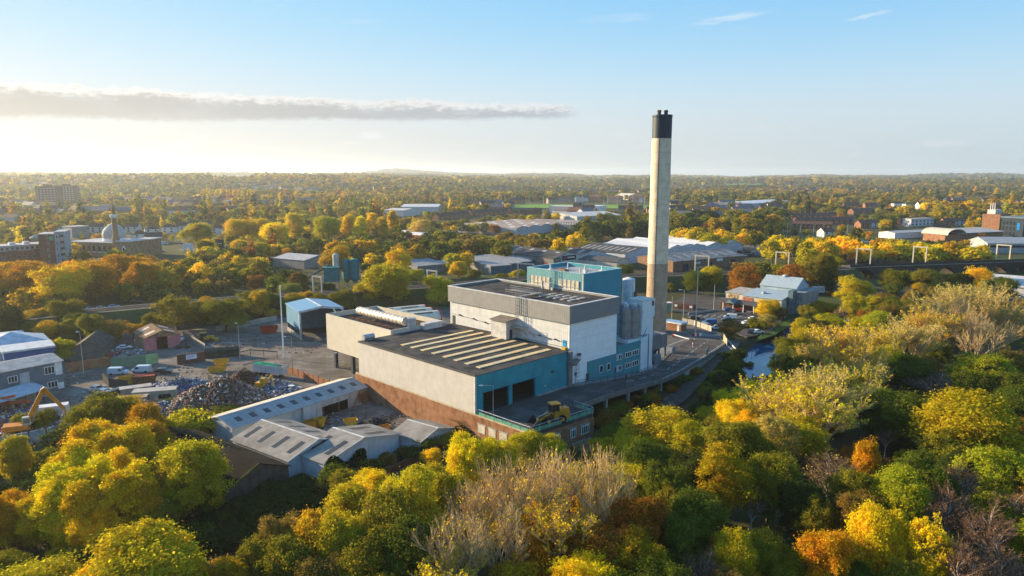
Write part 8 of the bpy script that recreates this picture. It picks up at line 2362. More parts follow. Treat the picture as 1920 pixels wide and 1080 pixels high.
HAND = [
 (24, 818, 46, 9, 'oval', 'yellow-green'), (200, 738, 90, 8, 'round', 'olive'), (272, 756, 62, 11, 'oval', 'orange'), (248, 796, 70, 12, 'oval', 'golden'),
 (162, 792, 76, 12, 'oval', 'golden'), (205, 812, 90, 11, 'oval', 'golden'), (130, 830, 76, 12, 'oval', 'golden'), (352, 826, 112, 14, 'round', 'yellow-green'), (300, 850, 70, 9, 'round', 'olive'),
 (122, 884, 84, 12, 'oval', 'yellow'), (170, 950, 76, 9, 'round', 'golden'), (228, 885, 80, 13, 'oval', 'golden'), (255, 868, 60, 12, 'oval', 'yellow'), (275, 935, 80, 8, 'round', 'olive'),
 (52, 934, 52, 8, 'oval', 'golden'), (-4, 930, 52, 9, 'oval', 'orange'), (28, 960, 40, 6, 'round', 'orange'), (345, 770, 96, 6, 'shrub', 'yellow-green'), (300, 785, 60, 6, 'shrub', 'amber'), (390, 772, 60, 5, 'shrub', 'olive'),
 (35, 1044, 150, 9, 'round', 'yellow-green'), (110, 1030, 90, 6, 'shrub', 'olive'), (276, 996, 172, 13, 'round', 'yellow-green'), (190, 1060, 90, 9, 'round', 'golden'),
 (70, 845, 60, 4, 'shrub', 'olive'), (60, 890, 70, 3.5, 'shrub', 'green'), (20, 905, 60, 3.5, 'shrub', 'dark green'), (95, 960, 60, 4, 'shrub', 'olive'), (430, 752, 110, 2.2, 'shrub', 'olive'), (380, 748, 80, 2.2, 'shrub', 'green'), (340, 742, 70, 2.2, 'shrub', 'green'),
 (65, 770, 60, 4, 'shrub', 'olive'), (120, 800, 60, 5, 'shrub', 'dark green'), (150, 765, 70, 6, 'round', 'olive'), (235, 745, 60, 7, 'round', 'yellow-green'),
 (100, 870, 60, 12, 'oval', 'yellow'), (145, 905, 60, 12, 'oval', 'golden'), (185, 855, 64, 13, 'oval', 'yellow'), (225, 840, 60, 12, 'oval', 'golden'), (265, 905, 60, 11, 'oval', 'amber'), (150, 845, 56, 11, 'oval', 'yellow'), (240, 925, 66, 9, 'oval', 'olive'), (300, 810, 60, 8, 'round', 'amber'), (195, 790, 70, 9, 'oval', 'golden'), (280, 790, 50, 10, 'oval', 'orange'), (340, 870, 90, 9, 'round', 'olive'), (385, 880, 60, 8, 'oval', 'green'), (85, 930, 40, 7, 'oval', 'golden'), (130, 960, 60, 7, 'oval', 'golden'),
 (460, 930, 90, 3.5, 'shrub', 'dark green'), (520, 905, 80, 3.5, 'shrub', 'dark green'), (575, 925, 90, 4, 'shrub', 'dark green'), (622, 872, 70, 4.5, 'shrub', 'green'), (660, 880, 60, 4, 'shrub', 'dark green'),
 (400, 960, 90, 4, 'shrub', 'dark green'), (440, 985, 90, 4, 'shrub', 'dark green'), (505, 960, 90, 4.5, 'shrub', 'dark green'), (350, 990, 80, 4, 'shrub', 'green'), (560, 890, 50, 3, 'shrub', 'dark green'), (690, 862, 50, 3.5, 'shrub', 'dark green'),
 (800, 815, 60, 3.0, 'shrub', 'green'), (845, 812, 60, 3.0, 'shrub', 'olive'), (870, 800, 50, 3, 'shrub', 'dark green'), (760, 838, 50, 2.6, 'shrub', 'dark green'), (725, 848, 40, 2.4, 'shrub', 'brown'),
 (870, 770, 50, 5.5, 'birch', 'golden'), (1100, 825, 40, 4, 'bare', 'rust'), (1040, 828, 40, 4, 'shrub', 'yellow-green'),
 (520, 966, 90, 11, 'round', 'brown'), (585, 958, 92, 12, 'loose', 'amber'), (540, 1000, 100, 10, 'round', 'olive'), (490, 1010, 80, 9, 'round', 'olive'), (640, 960, 90, 12, 'round', 'yellow-green'), (700, 868, 76, 14, 'oval', 'golden'),
 (655, 908, 84, 12, 'oval', 'yellow-green'), (770, 878, 120, 14, 'round', 'yellow-green'), (730, 925, 110, 13, 'round', 'olive'), (825, 858, 100, 12, 'round', 'yellow-green'), (880, 828, 92, 12, 'round', 'yellow'), (930, 826, 84, 10, 'round', 'yellow-green'),
 (690, 1000, 120, 11, 'round', 'olive'), (780, 975, 120, 12, 'round', 'green'), (600, 1040, 110, 9, 'round', 'brown'), (985, 812, 76, 8, 'round', 'yellow-green'), (1030, 815, 60, 8, 'loose', 'yellow-green'), (650, 1050, 90, 8, 'round', 'yellow-green'), (740, 1050, 100, 8, 'round', 'olive'),
 (890, 885, 110, 15, 'bare', 'golden'), (960, 850, 120, 17, 'bare', 'golden'), (1040, 838, 120, 17, 'bare', 'yellow'), (1130, 832, 130, 18, 'bare', 'golden'), (850, 960, 120, 14, 'bare', 'golden'), (940, 935, 120, 14, 'bare', 'yellow'), (1050, 920, 130, 14, 'leafbare', 'golden'), (840, 1020, 110, 11, 'leafbare', 'yellow'), (1150, 905, 90, 12, 'bare', 'golden'),
 (1200, 932, 100, 12, 'round', 'rust'), (1140, 985, 120, 10, 'round', 'rust'), (1070, 990, 110, 9, 'round', 'rust'), (1010, 1010, 90, 8, 'loose', 'orange'), (1200, 1000, 100, 10, 'round', 'amber'), (1085, 1044, 130, 9, 'round', 'yellow'), (970, 1050, 110, 8, 'loose', 'amber'),
 (1245, 868, 92, 12, 'round', 'green'), (1240, 758, 132, 11, 'round', 'yellow-green'), (1190, 795, 100, 10, 'round', 'yellow-green'), (1145, 800, 60, 6, 'round', 'green'), (1215, 830, 90, 10, 'round', 'green'), (1130, 822, 60, 5, 'round', 'yellow-green'), (1285, 775, 80, 10, 'round', 'olive'),
 (1355, 842, 112, 13, 'round', 'amber'), (1280, 962, 110, 10, 'round', 'green'), (1215, 1020, 110, 8, 'round', 'dark green'), (1325, 1012, 66, 10, 'birch', 'brown'), (1385, 1000, 84, 10, 'round', 'yellow-green'), (1440, 1000, 84, 9, 'round', 'olive'), (1300, 930, 70, 6, 'shrub', 'dark green'), (1350, 990, 70, 8, 'loose', 'amber'),
 (1366, 722, 62, 9, 'round', 'yellow'), (1335, 752, 52, 8, 'round', 'yellow-green'), (1412, 716, 76, 11, 'loose', 'yellow'), (1455, 775, 90, 12, 'loose', 'beige'), (1375, 790, 90, 12, 'round', 'olive'), (1445, 850, 100, 12, 'round', 'olive'), (1340, 800, 70, 9, 'loose', 'brown'),
 (1522, 690, 185, 17, 'leafbare', 'yellow'), (1585, 600, 120, 20, 'leafbare', 'golden'), (1650, 606, 100, 17, 'leafbare', 'yellow'), (1618, 640, 90, 15, 'leafbare', 'golden'), (1825, 526, 120, 22, 'leafbare', 'beige'), (1760, 560, 100, 19, 'leafbare', 'golden'), (1705, 590, 90, 18, 'leafbare', 'beige'), (1875, 556, 80, 19, 'leafbare', 'beige'), (1795, 548, 70, 21, 'bare', 'beige'), (1845, 585, 90, 17, 'bare', 'beige'), (1600, 668, 120, 14, 'leafbare', 'yellow'),
 (1500, 652, 64, 8, 'round', 'green'), (1484, 634, 56, 9, 'round', 'olive'), (1470, 664, 46, 7, 'round', 'dark green'), (1462, 698, 46, 7, 'round', 'green'), (1520, 615, 70, 10, 'loose', 'yellow-green'), (1545, 640, 80, 12, 'leafbare', 'golden'), (1492, 688, 70, 8, 'round', 'dark green'), (1500, 635, 60, 8, 'round', 'olive'),
 (1690, 662, 100, 11, 'round', 'green'), (1672, 652, 56, 12, 'round', 'yellow'), (1640, 730, 90, 11, 'round', 'green'), (1700, 740, 110, 12, 'round', 'green'), (1760, 690, 90, 10, 'birch', 'pinkish brown'), (1740, 668, 50, 9, 'loose', 'brown'), (1830, 742, 150, 14, 'round', 'yellow-green'), (1850, 665, 110, 11, 'round', 'lime green'),
 (1905, 700, 90, 11, 'round', 'green'), (1690, 880, 84, 12, 'round', 'lime green'), (1735, 852, 90, 12, 'round', 'green'), (1700, 905, 76, 11, 'round', 'lime green'), (1872, 840, 100, 12, 'loose', 'lime green'), (1628, 826, 44, 12, 'oval', 'orange'), (1560, 835, 90, 12, 'birch', 'beige'), (1600, 880, 90, 11, 'loose', 'olive'),
 (1650, 946, 86, 12, 'round', 'golden'), (1552, 996, 84, 11, 'round', 'orange'), (1610, 1005, 92, 9, 'loose', 'amber'), (1745, 972, 88, 12, 'loose', 'yellow'), (1500, 900, 80, 10, 'round', 'dark green'), (1530, 930, 80, 9, 'loose', 'olive'), (1480, 1040, 80, 7, 'round', 'olive'),
 (1800, 850, 70, 12, 'birch', 'brown'), (1780, 892, 76, 13, 'birch', 'pinkish brown'), (1860, 925, 76, 13, 'birch', 'brown'), (1815, 985, 76, 13, 'birch', 'pinkish brown'), (1875, 1000, 76, 12, 'birch', 'pinkish brown'), (1905, 900, 60, 12, 'birch', 'beige'), (1700, 1050, 70, 9, 'loose', 'olive'), (1900, 980, 60, 8, 'round', 'lime green'),
 (1545, 560, 90, 9, 'round', 'amber'), (1600, 520, 110, 12, 'round', 'yellow-green'), (1560, 590, 80, 9, 'round', 'yellow-green'), (1530, 600, 60, 8, 'round', 'olive'), (1620, 556, 50, 9, 'round', 'golden'), (1660, 548, 80, 10, 'loose', 'brown'), (1680, 505, 100, 12, 'round', 'olive'), (1735, 505, 100, 13, 'round', 'olive'), (1790, 512, 80, 13, 'round', 'dark green'),
 (1835, 500, 56, 14, 'loose', 'golden'), (1880, 520, 80, 12, 'round', 'green'), (1770, 530, 70, 11, 'round', 'dark green'), (1895, 580, 60, 10, 'round', 'olive'),
 (1440, 562, 40, 8, 'round', 'golden'), (1440, 590, 44, 6, 'loose', 'beige'), (1370, 600, 50, 7, 'loose', 'brown'), (1420, 596, 34, 5, 'shrub', 'olive'), (1462, 575, 30, 6, 'loose', 'brown'),
 (1350, 740, 60, 4, 'shrub', 'dark green'), (1400, 668, 30, 3, 'shrub', 'olive'), (1385, 690, 40, 4, 'shrub', 'dark green'), (1070, 742, 24, 2.5, 'shrub', 'rust'), (1225, 738, 30, 3, 'shrub', 'rust'),
 (1330, 766, 70, 10, 'round', 'olive'), (1302, 792, 70, 10, 'round', 'yellow-green'), (1378, 752, 66, 10, 'round', 'yellow'), (1356, 696, 46, 5, 'round', 'dark green'), (1345, 716, 50, 5, 'round', 'dark green'), (1374, 676, 40, 4.5, 'round', 'green'), (1325, 740, 50, 5, 'round', 'dark green'), (1382, 655, 34, 3.5, 'shrub', 'dark green'), (1388, 700, 34, 3, 'shrub', 'olive'), (1300, 765, 50, 6, 'round', 'dark green'), (1250, 800, 50, 5, 'shrub', 'dark green'), (1190, 822, 60, 5, 'shrub', 'dark green'), (1150, 790, 36, 5, 'round', 'green'), (1270, 800, 70, 9, 'round', 'green'), (1400, 770, 60, 10, 'loose', 'golden'), (1300, 850, 90, 11, 'round', 'dark green'), (1260, 900, 90, 10, 'round', 'olive'), (1410, 800, 80, 11, 'round', 'olive'), (1445, 735, 60, 10, 'loose', 'amber'),
 (60, 492, 100, 17, 'round', 'orange'), (20, 490, 90, 17, 'round', 'orange'), (110, 500, 80, 17, 'round', 'golden'), (230, 478, 100, 17, 'round', 'orange'), (175, 490, 80, 17, 'round', 'orange'), (265, 490, 60, 17, 'round', 'orange'), (135, 520, 80, 10, 'loose', 'olive'),
 (118, 562, 90, 11, 'round', 'olive'), (70, 580, 70, 8, 'round', 'amber'), (20, 590, 90, 8, 'round', 'amber'), (118, 635, 34, 7, 'round', 'yellow-green'), (325, 555, 80, 13, 'loose', 'olive'), (420, 560, 90, 12, 'round', 'olive'), (248, 606, 34, 5, 'round', 'amber'), (210, 600, 70, 8, 'loose', 'brown'),
 (538, 532, 50, 9, 'round', 'pale green'), (480, 516, 40, 8, 'round', 'rust'), (475, 545, 70, 10, 'round', 'olive'), (640, 545, 60, 9, 'round', 'olive'), (690, 528, 70, 10, 'round', 'yellow-green'), (735, 495, 90, 9, 'round', 'yellow-green'), (820, 517, 56, 13, 'round', 'yellow-green'), (560, 510, 40, 10, 'oval', 'brown'), (780, 505, 60, 8, 'round', 'yellow-green'), (860, 490, 34, 8, 'oval', 'golden'), (890, 505, 60, 6, 'round', 'olive'), (940, 512, 50, 6, 'loose', 'olive'),
 (970, 505, 30, 5, 'shrub', 'yellow-green'), (1310, 508, 60, 11, 'round', 'green'), (1170, 495, 34, 7, 'round', 'green'), (1150, 505, 24, 5, 'round', 'amber'), (1400, 495, 60, 6, 'loose', 'rust'), (1340, 500, 40, 6, 'round', 'yellow-green'), (1540, 475, 60, 10, 'round', 'olive'), (1490, 495, 50, 6, 'loose', 'rust'),
 (370, 418, 50, 20, 'round', 'yellow-green'), (445, 410, 50, 21, 'round', 'golden'), (480, 410, 50, 21, 'round', 'golden'), (520, 418, 50, 20, 'round', 'yellow'), (550, 400, 34, 23, 'oval', 'yellow'), (614, 406, 50, 23, 'round', 'yellow-green'), (655, 402, 30, 23, 'oval', 'golden'), (676, 406, 30, 23, 'oval', 'yellow'), (700, 400, 34, 24, 'oval', 'golden'), (735, 394, 20, 24, 'column', 'golden'), (715, 408, 30, 21, 'oval', 'golden'), (790, 410, 44, 15, 'loose', 'beige'), (745, 468, 50, 9, 'round', 'golden'), (635, 460, 60, 11, 'round', 'amber'),
]
def px_tree(u, v, w, h, kind, col):
 """a tree whose top stands at a place seen in the survey picture; broad ones are made tall enough to stay tree shaped"""
 rad, zt = 2.0, 0.0
 for _ in range(4):
  g = G(u, v, h + zt)
  zt = max(-2.6, tz(g.x, g.y))
  d = (g - Vector((0, 0, CAM_H))).length
  rad = max(0.8, w * 0.5 * d / CAM_F)
  if kind != 'shrub' and not 500 < v < 700: h = max(h, min(1.75 * rad, 18.0))
 if kind != 'shrub': rad = min(rad, 0.62 * h)
 if 'bare' in kind and rad > 0.46 * h:
  r2 = 0.4 * h
  n = 3 if rad > 0.5 * h else 2
  for i in range(n):
   a = 6.283 * i / n + 0.6
   q = rad - r2 * 0.75
   place_tree(kind, col if i else 'beige', g.x + q * math.cos(a), g.y + q * math.sin(a), h * (1.0, 0.93, 0.97, 0.9)[i], r2 * rng.uniform(0.95, 1.15))
  return
 place_tree(kind, col, g.x, g.y, h, rad)
for i in range(16):
 HAND.append((1688 + i * 12 + rng.uniform(-3, 3), 352 + rng.uniform(-2, 5) - (3 if i > 8 else 0), 9, 24, 'midcol', ['olive', 'green', 'golden', 'yellow-green', 'olive'][int(rng.integers(5))]))
for i in range(20):
 HAND.append((378 + i * 5.4 + rng.uniform(-1, 1), 353 + i * 0.2 + rng.uniform(-1, 2), 7, 25, 'midcol', ['golden', 'yellow', 'amber', 'yellow-green'][int(rng.integers(4))]))
HAND += [(60, 363, 9, 22, 'midcol', 'golden'), (215, 365, 24, 16, 'mid', 'amber'), (240, 345, 18, 15, 'mid', 'golden'), (525, 360, 8, 24, 'midcol', 'golden'), (492, 365, 7, 22, 'midcol', 'golden'), (1745, 378, 40, 20, 'mid', 'yellow'), (1700, 385, 26, 16, 'mid', 'yellow-green'), (1665, 362, 26, 18, 'mid', 'amber'), (1820, 376, 44, 20, 'mid', 'golden'), (1762, 392, 26, 16, 'mid', 'yellow-green')]
for u0, u1, va, vb, n, hh, pal in ((1086, 1216, 408, 418, 12, 16, ['dark green', 'green', 'dark green', 'olive']), (780, 1085, 428, 452, 22, 14, ['olive', 'dark green', 'brown', 'olive', 'golden', 'amber']), (1440, 1605, 438, 452, 15, 14, ['yellow-green', 'olive', 'yellow-green', 'golden']),
         (1605, 1850, 446, 466, 15, 12, ['yellow-green', 'golden', 'olive', 'amber', 'yellow']), (1262, 1470, 386, 418, 20, 16, ['olive', 'dark green', 'amber', 'olive', 'green']), (1380, 1560, 490, 500, 10, 8, ['rust', 'brown', 'olive']), (1260, 1420, 425, 440, 10, 13, ['yellow-green', 'olive', 'golden']), (560, 830, 440, 462, 14, 13, ['olive', 'brown', 'green', 'amber'])):
 for i in range(n):
  f_ = (i + rng.uniform(0.1, 0.9)) / n
  HAND.append((u0 + (u1 - u0) * f_, va + (vb - va) * rng.random(), 34 + 10 * rng.random(), hh * rng.uniform(0.85, 1.15), 'mid', pal[int(rng.integers(len(pal)))]))
NHAND0 = len(HAND)
for a in HAND:
 px_tree(*a)
for i in range(34):
 f_ = i / 33
 g = G(1392 - 100 * f_ + rng.uniform(-16, 10), 668 + 120 * f_ + rng.uniform(-10, 14), 0)
 if seg_dist(g.x, g.y, CANAL_A) < 5.2: continue
 h = rng.uniform(2.2, 4.2)
 place_tree('shrub' if rng.random() < 0.7 else 'round', ['dark green', 'olive', 'green', 'dark green', 'brown'][int(rng.integers(5))], g.x, g.y, h, h * 0.75)
for i in range(26):
 f_ = i / 25
 q = FR.W(22 + 62 * f_ + rng.uniform(-2, 2), -13.5 + 9 * f_ + rng.uniform(-2.0, 3.4))
 h = rng.uniform(1.6, 4.0) * (1 - 0.45 * f_)
 place_tree('shrub', ['dark green', 'olive', 'brown', 'green', 'rust'][int(rng.integers(5))], q.x, q.y, h, h * 0.8)
# ---- what must stay in view, and where things stand
OBST = []
for o in list(COL.objects):
 if o.parent is None and o.type == 'EMPTY' and o.name not in {t[0].name for t in TREES}:
  lo, hi = [1e9] * 3, [-1e9] * 3
  for ch in o.children:
   if ch.type != 'MESH' or not ch.data.vertices: continue
   for c in ch.bound_box:
    for k in range(3):
     v = c[k] + ch.location[k]
     lo[k], hi[k] = min(lo[k], v), max(hi[k], v)
  if lo[0] > 1e8: continue
  ang = o.rotation_euler.z
  ca, sa = math.cos(ang), math.sin(ang)
  pts = []
  for x in (lo[0], hi[0]):
   for y in (lo[1], hi[1]):
    for z in (lo[2], hi[2]):
     pts.append(P(o.location.x + x * ca - y * sa, o.location.y + x * sa + y * ca, o.location.z + z))
  us, vs = [p[0] for p in pts], [p[1] for p in pts]
  OBST.append((o.location.x, o.location.y, ca, sa, lo, hi, min(us), max(us), min(vs), max(vs), min(p[2] for p in pts)))
for ob in [x for x in COL.objects if x.name.startswith('scrap_heap')]:
 b = [Vector(c) for c in ob.bound_box]
 x0, x1, y0, y1, z1 = min(c.x for c in b), max(c.x for c in b), min(c.y for c in b), max(c.y for c in b), max(c.z for c in b)
 pts = [P(x, y, z) for x in (x0, x1) for y in (y0, y1) for z in (0, z1)]
 OBST.append((0, 0, 1, 0, [x0, y0, 0], [x1, y1, z1], min(p[0] for p in pts), max(p[0] for p in pts), min(p[1] for p in pts), max(p[1] for p in pts), min(p[2] for p in pts)))
for t_, b_, c_, p_, h_ in TREES:
 if 300 < p_[2] < 900 and t_.location.y > 300:
  k = CAM_F / p_[2]
  OBST.append((0, 0, 1, 0, [1e7] * 3, [1e7] * 3, p_[0] - h_ * .3 * k, p_[0] + h_ * .3 * k, p_[1] - h_ * .4 * k, p_[1] + h_ * .2 * k, p_[2] - 4))
CLEAR = [(1392, 1478, 626, 705), (1236, 1460, 575, 640), (1060, 1380, 640, 745), (120, 660, 640, 745), (340, 560, 612, 660), (690, 850, 745, 800), (0, 130, 735, 815), (1000, 1110, 770, 812), (1290, 1480, 455, 490), (1595, 1920, 478, 505), (250, 350, 455, 475), (960, 1235, 381, 391), (1590, 1655, 447, 460), (145, 290, 568, 584), (700, 800, 534, 545), (375, 548, 812, 870), (1880, 1920, 610, 640)]
def blocked(x, y, z, h, rad, hand=False):
 uT, vT, w = P(x, y, z + h)
 uB, vB, _ = P(x, y, z + h * 0.25)
 if w < 20: return True
 pr = rad * CAM_F / w * 0.85
 for u0, u1, v0, v1 in CLEAR:
  if uT + pr > u0 and uT - pr < u1 and vT < v1 and vB > v0:
   gv = G(min(max(uT, u0), u1), (v0 + v1) / 2)
   if w < gv.length + 15: return True
 for ox, oy, ca, sa, lo, hi, u0, u1, v0, v1, wd in OBST:
  dx, dy = x - ox, y - oy
  lx, ly = dx * ca + dy * sa, -dx * sa + dy * ca
  m = 1.0 + rad * 0.6
  if lo[0] - m < lx < hi[0] + m and lo[1] - m < ly < hi[1] + m: return True
  if w < wd + 3 and uT + pr > u0 and uT - pr < u1 and vT < v0 + 0.72 * (v1 - v0) and vB > v0: return True
 return False
def in_poly(p, poly):
 c = False
 j = len(poly) - 1
 for i in range(len(poly)):
  (xi, yi), (xj, yj) = poly[i], poly[j]
  if (yi > p[1]) != (yj > p[1]) and p[0] < (xj - xi) * (p[1] - yi) / (yj - yi) + xi: c = not c
  j = i
 return c
def scatter(px, n, hr, pal, kinds, tight=0.56, tries=40, ratio=(0.36, 0.5)):
 """fill an area of ground, given by its outline, with single trees"""
 poly = [tuple(G(u, v).to_2d()) for u, v in px]
 xs, ys = [p[0] for p in poly], [p[1] for p in poly]
 made = 0
 for _ in range(n * tries):
  if made >= n: break
  x, y = rng.uniform(min(xs), max(xs)), rng.uniform(min(ys), max(ys))
  if not in_poly((x, y), poly): continue
  h = rng.uniform(*hr)
  kind = kinds[int(rng.integers(len(kinds)))]
  rad = h * rng.uniform(*ratio) * (0.6 if kind in ('oval', 'birch') else 1.5 if kind == 'shrub' else 1.0)
  if kind == 'shrub': h *= 0.4; rad = h * 0.8
  if seg_dist(x, y, CANAL_A) < 5.5 + rad * 0.35: continue
  if any((x - a) ** 2 + (y - b) ** 2 < (tight * (rad + r)) ** 2 for a, b, r in FOOT): continue
  if seg_dist(x, y, [(p.x, p.y) for p in RAIL]) < 6 + rad * 0.4: continue
  z = tz(x, y)
  if blocked(x, y, z, h, rad): continue
  place_tree(kind, pal[int(rng.integers(len(pal)))], x, y, h, rad)
  made += 1
 return made
MIXG = ['olive', 'green', 'olive', 'dark green', 'yellow-green', 'brown', 'green']
MIXY = ['olive', 'yellow-green', 'golden', 'amber', 'olive', 'brown', 'yellow']
scatter([(1180, 905), (1300, 830), (1400, 770), (1470, 690), (1530, 610), (1990, 560), (2060, 760), (2060, 1290), (1180, 1290)], 130, (7, 11.5), MIXG + ['rust', 'lime green'], ['round', 'round', 'loose', 'birch', 'round', 'loose', 'shrub'])
scatter([(-90, 850), (300, 840), (420, 920), (620, 900), (640, 1290), (-90, 1290)], 60, (4, 9), ['olive', 'dark green', 'green', 'olive', 'amber', 'dark green'], ['round', 'shrub', 'shrub', 'loose'])
scatter([(620, 900), (900, 850), (1190, 850), (1190, 1290), (620, 1290)], 50, (6, 10), MIXY, ['round', 'round', 'loose', 'shrub'])
scatter([(1460, 640), (1530, 560), (1620, 512), (1990, 500), (1990, 580), (1560, 640)], 26, (8, 12), ['olive', 'yellow-green', 'amber', 'green', 'brown', 'golden'], ['round', 'round', 'loose'])
scatter([(1240, 530), (1580, 525), (1560, 575), (1500, 560), (1300, 548), (1240, 560)], 12, (4, 7), ['rust', 'brown', 'olive', 'dark green'], ['loose', 'round', 'shrub'], ratio=(.45, .6))
scatter([(-60, 640), (200, 610), (420, 600), (520, 580), (700, 556), (840, 552), (840, 575), (660, 580), (480, 605), (120, 655)], 44, (7, 12), ['olive', 'dark green', 'green', 'brown', 'olive', 'amber'], ['round', 'loose', 'round', 'shrub'])
scatter([(-60, 575), (260, 555), (480, 540), (700, 524), (960, 505), (980, 492), (840, 486), (600, 478), (280, 482), (-60, 520)], 120, (8, 14), ['olive', 'green', 'olive', 'golden', 'amber', 'olive', 'yellow-green', 'orange', 'brown', 'golden'], ['mid', 'round', 'loose', 'mid', 'mid'])
N_IND = len(TREES)
# ---- the uncountable rest of the tree cover: one object per belt, copies drawn by geometry nodes
def belt(name, label, pts, protos):
 """pts: rows of x, y, z, scale, stretch, r, g, b"""
 A = np.array(pts)
 me = bpy.data.meshes.new(name)
 me.vertices.add(len(A))
 me.vertices.foreach_set('co', np.ascontiguousarray(A[:, :3], dtype=np.float32).ravel())
 for nm, typ, dat in (('size', 'FLOAT_VECTOR', np.stack([A[:, 3], A[:, 3], A[:, 3] * A[:, 4]], 1)), ('tint', 'FLOAT_COLOR', np.concatenate([A[:, 5:8], np.ones((len(A), 1))], 1)), ('turn', 'FLOAT', A[:, 8]), ('pick', 'INT', A[:, 9])):
  at = me.attributes.new(nm, typ, 'POINT')
  if typ == 'FLOAT_VECTOR': at.data.foreach_set('vector', np.ascontiguousarray(dat, dtype=np.float32).ravel())
  elif typ == 'FLOAT_COLOR': at.data.foreach_set('color', np.ascontiguousarray(dat, dtype=np.float32).ravel())
  elif typ == 'INT': at.data.foreach_set('value', dat.astype(np.int32))
  else: at.data.foreach_set('value', dat.astype(np.float32))
 ob = bpy.data.objects.new(name, me)
 COL.objects.link(ob)
 props(ob, label, None, None, 'stuff')
 pc = bpy.data.collections.new(name + '_kinds')
 for i, m in enumerate(protos):
  po = bpy.data.objects.new('tree_kind_%02d' % i, m)
  pc.objects.link(po)
 ng = bpy.data.node_groups.new(name, 'GeometryNodeTree')
 ng.interface.new_socket('Geometry', in_out='INPUT', socket_type='NodeSocketGeometry')
 ng.interface.new_socket('Geometry', in_out='OUTPUT', socket_type='NodeSocketGeometry')
 t = NT(ng)
 gi, go = t.node('NodeGroupInput'), t.node('NodeGroupOutput')
 ci = t.node('GeometryNodeCollectionInfo')
 ci.inputs['Collection'].default_value = pc
 ci.inputs['Separate Children'].default_value = True
 ci.inputs['Reset Children'].default_value = True
 ip = t.node('GeometryNodeInstanceOnPoints')
 def named(nm, typ):
  n = t.node('GeometryNodeInputNamedAttribute', data_type=typ)
  n.inputs['Name'].default_value = nm
  return n.outputs[0]
 ip.inputs['Pick Instance'].default_value = True
 t.l.new(gi.outputs[0], ip.inputs['Points'])
 t.l.new(ci.outputs[0], ip.inputs['Instance'])
 t.l.new(named('pick', 'INT'), ip.inputs['Instance Index'])
 t.l.new(named('size', 'FLOAT_VECTOR'), ip.inputs['Scale'])
 e = t.node('ShaderNodeCombineXYZ')
 t.l.new(named('turn', 'FLOAT'), e.inputs[2])
 t.l.new(e.outputs[0], ip.inputs['Rotation'])
 t.l.new(ip.outputs[0], go.inputs[0])
 md = ob.modifiers.new('copies', 'NODES')
 md.node_group = ng
 return ob
MIDP = [leafy('belt_crown', 200 + i, 12, 4.8, 1.0, 11, 120, 11, 0.95, 0.5, m=LEAF_I, trunk=False)['crown'] for i in range(4)]
MIDP.append(leafy('belt_poplar', 210, 20, 2.4, 0.5, 12, 90, 10, 0.8, 0.5, shape='cone', m=LEAF_I, trunk=False)['crown'])
FARP = [leafy('far_crown', 220 + i, 10, 5.0, 0.0, 8, 46, 4, 1.3, 1.15, m=LEAF_I, trunk=False, low=0.1)['crown'] for i in range(4)]
GEN = [('olive', 11), ('green', 6), ('dark green', 4), ('yellow-green', 5), ('golden', 3.4), ('amber', 2.6), ('orange', 0.7), ('rust', 1.2), ('brown', 6), ('pale green', 2)]
GN_, GW_ = [g[0] for g in GEN], np.array([g[1] for g in GEN], float)
GW_ /= GW_.sum()
FARW = np.array([12, 7, 7, 4, 1.4, 2.2, 0.3, 1.0, 7, 3], float)
FARW /= FARW.sum()
def tint(r=rng, far=False):
 c = np.array(PAL[GN_[r.choice(len(GN_), p=FARW if far else GW_)]]) * r.uniform(0.7, 1.15)
 return np.clip(c, 0, 0.75)
FIELDS = [(1628, 1725, 339.5, 343), (1705, 1830, 338.5, 343.5), (1850, 1990, 336, 342), (1075, 1145, 340, 344), (1755, 1880, 352, 355), (395, 480, 333, 337), (1360, 1440, 344, 347)]
for i, (a, b, q, e) in enumerate(FIELDS):
 c = G((a + b) / 2, (q + e) / 2)
 z = 0.0
 for _ in range(5):
  c = G((a + b) / 2, (q + e) / 2, z)
  z = tz(c.x, c.y)
 sheet('field', [(a, e), (a + 6, q), (b - 6, q), (b, e)], z + 2.0, mat('far_pasture', (0.13, 0.20, 0.035), var=0.25, scale=0.004), ['pale green field on the far right slope', 'long bright green field on the far right slope', 'green field at the right horizon', 'small green field beyond the playing fields', 'green strip before the right poplar row', 'green field on the left skyline', 'green field right of the chimney'][i])
def hides_house(d, az):
 return bool(np.any((np.abs(az - HA) * HR < 15) & (d > HR - 55) & (d < HR + 12)))
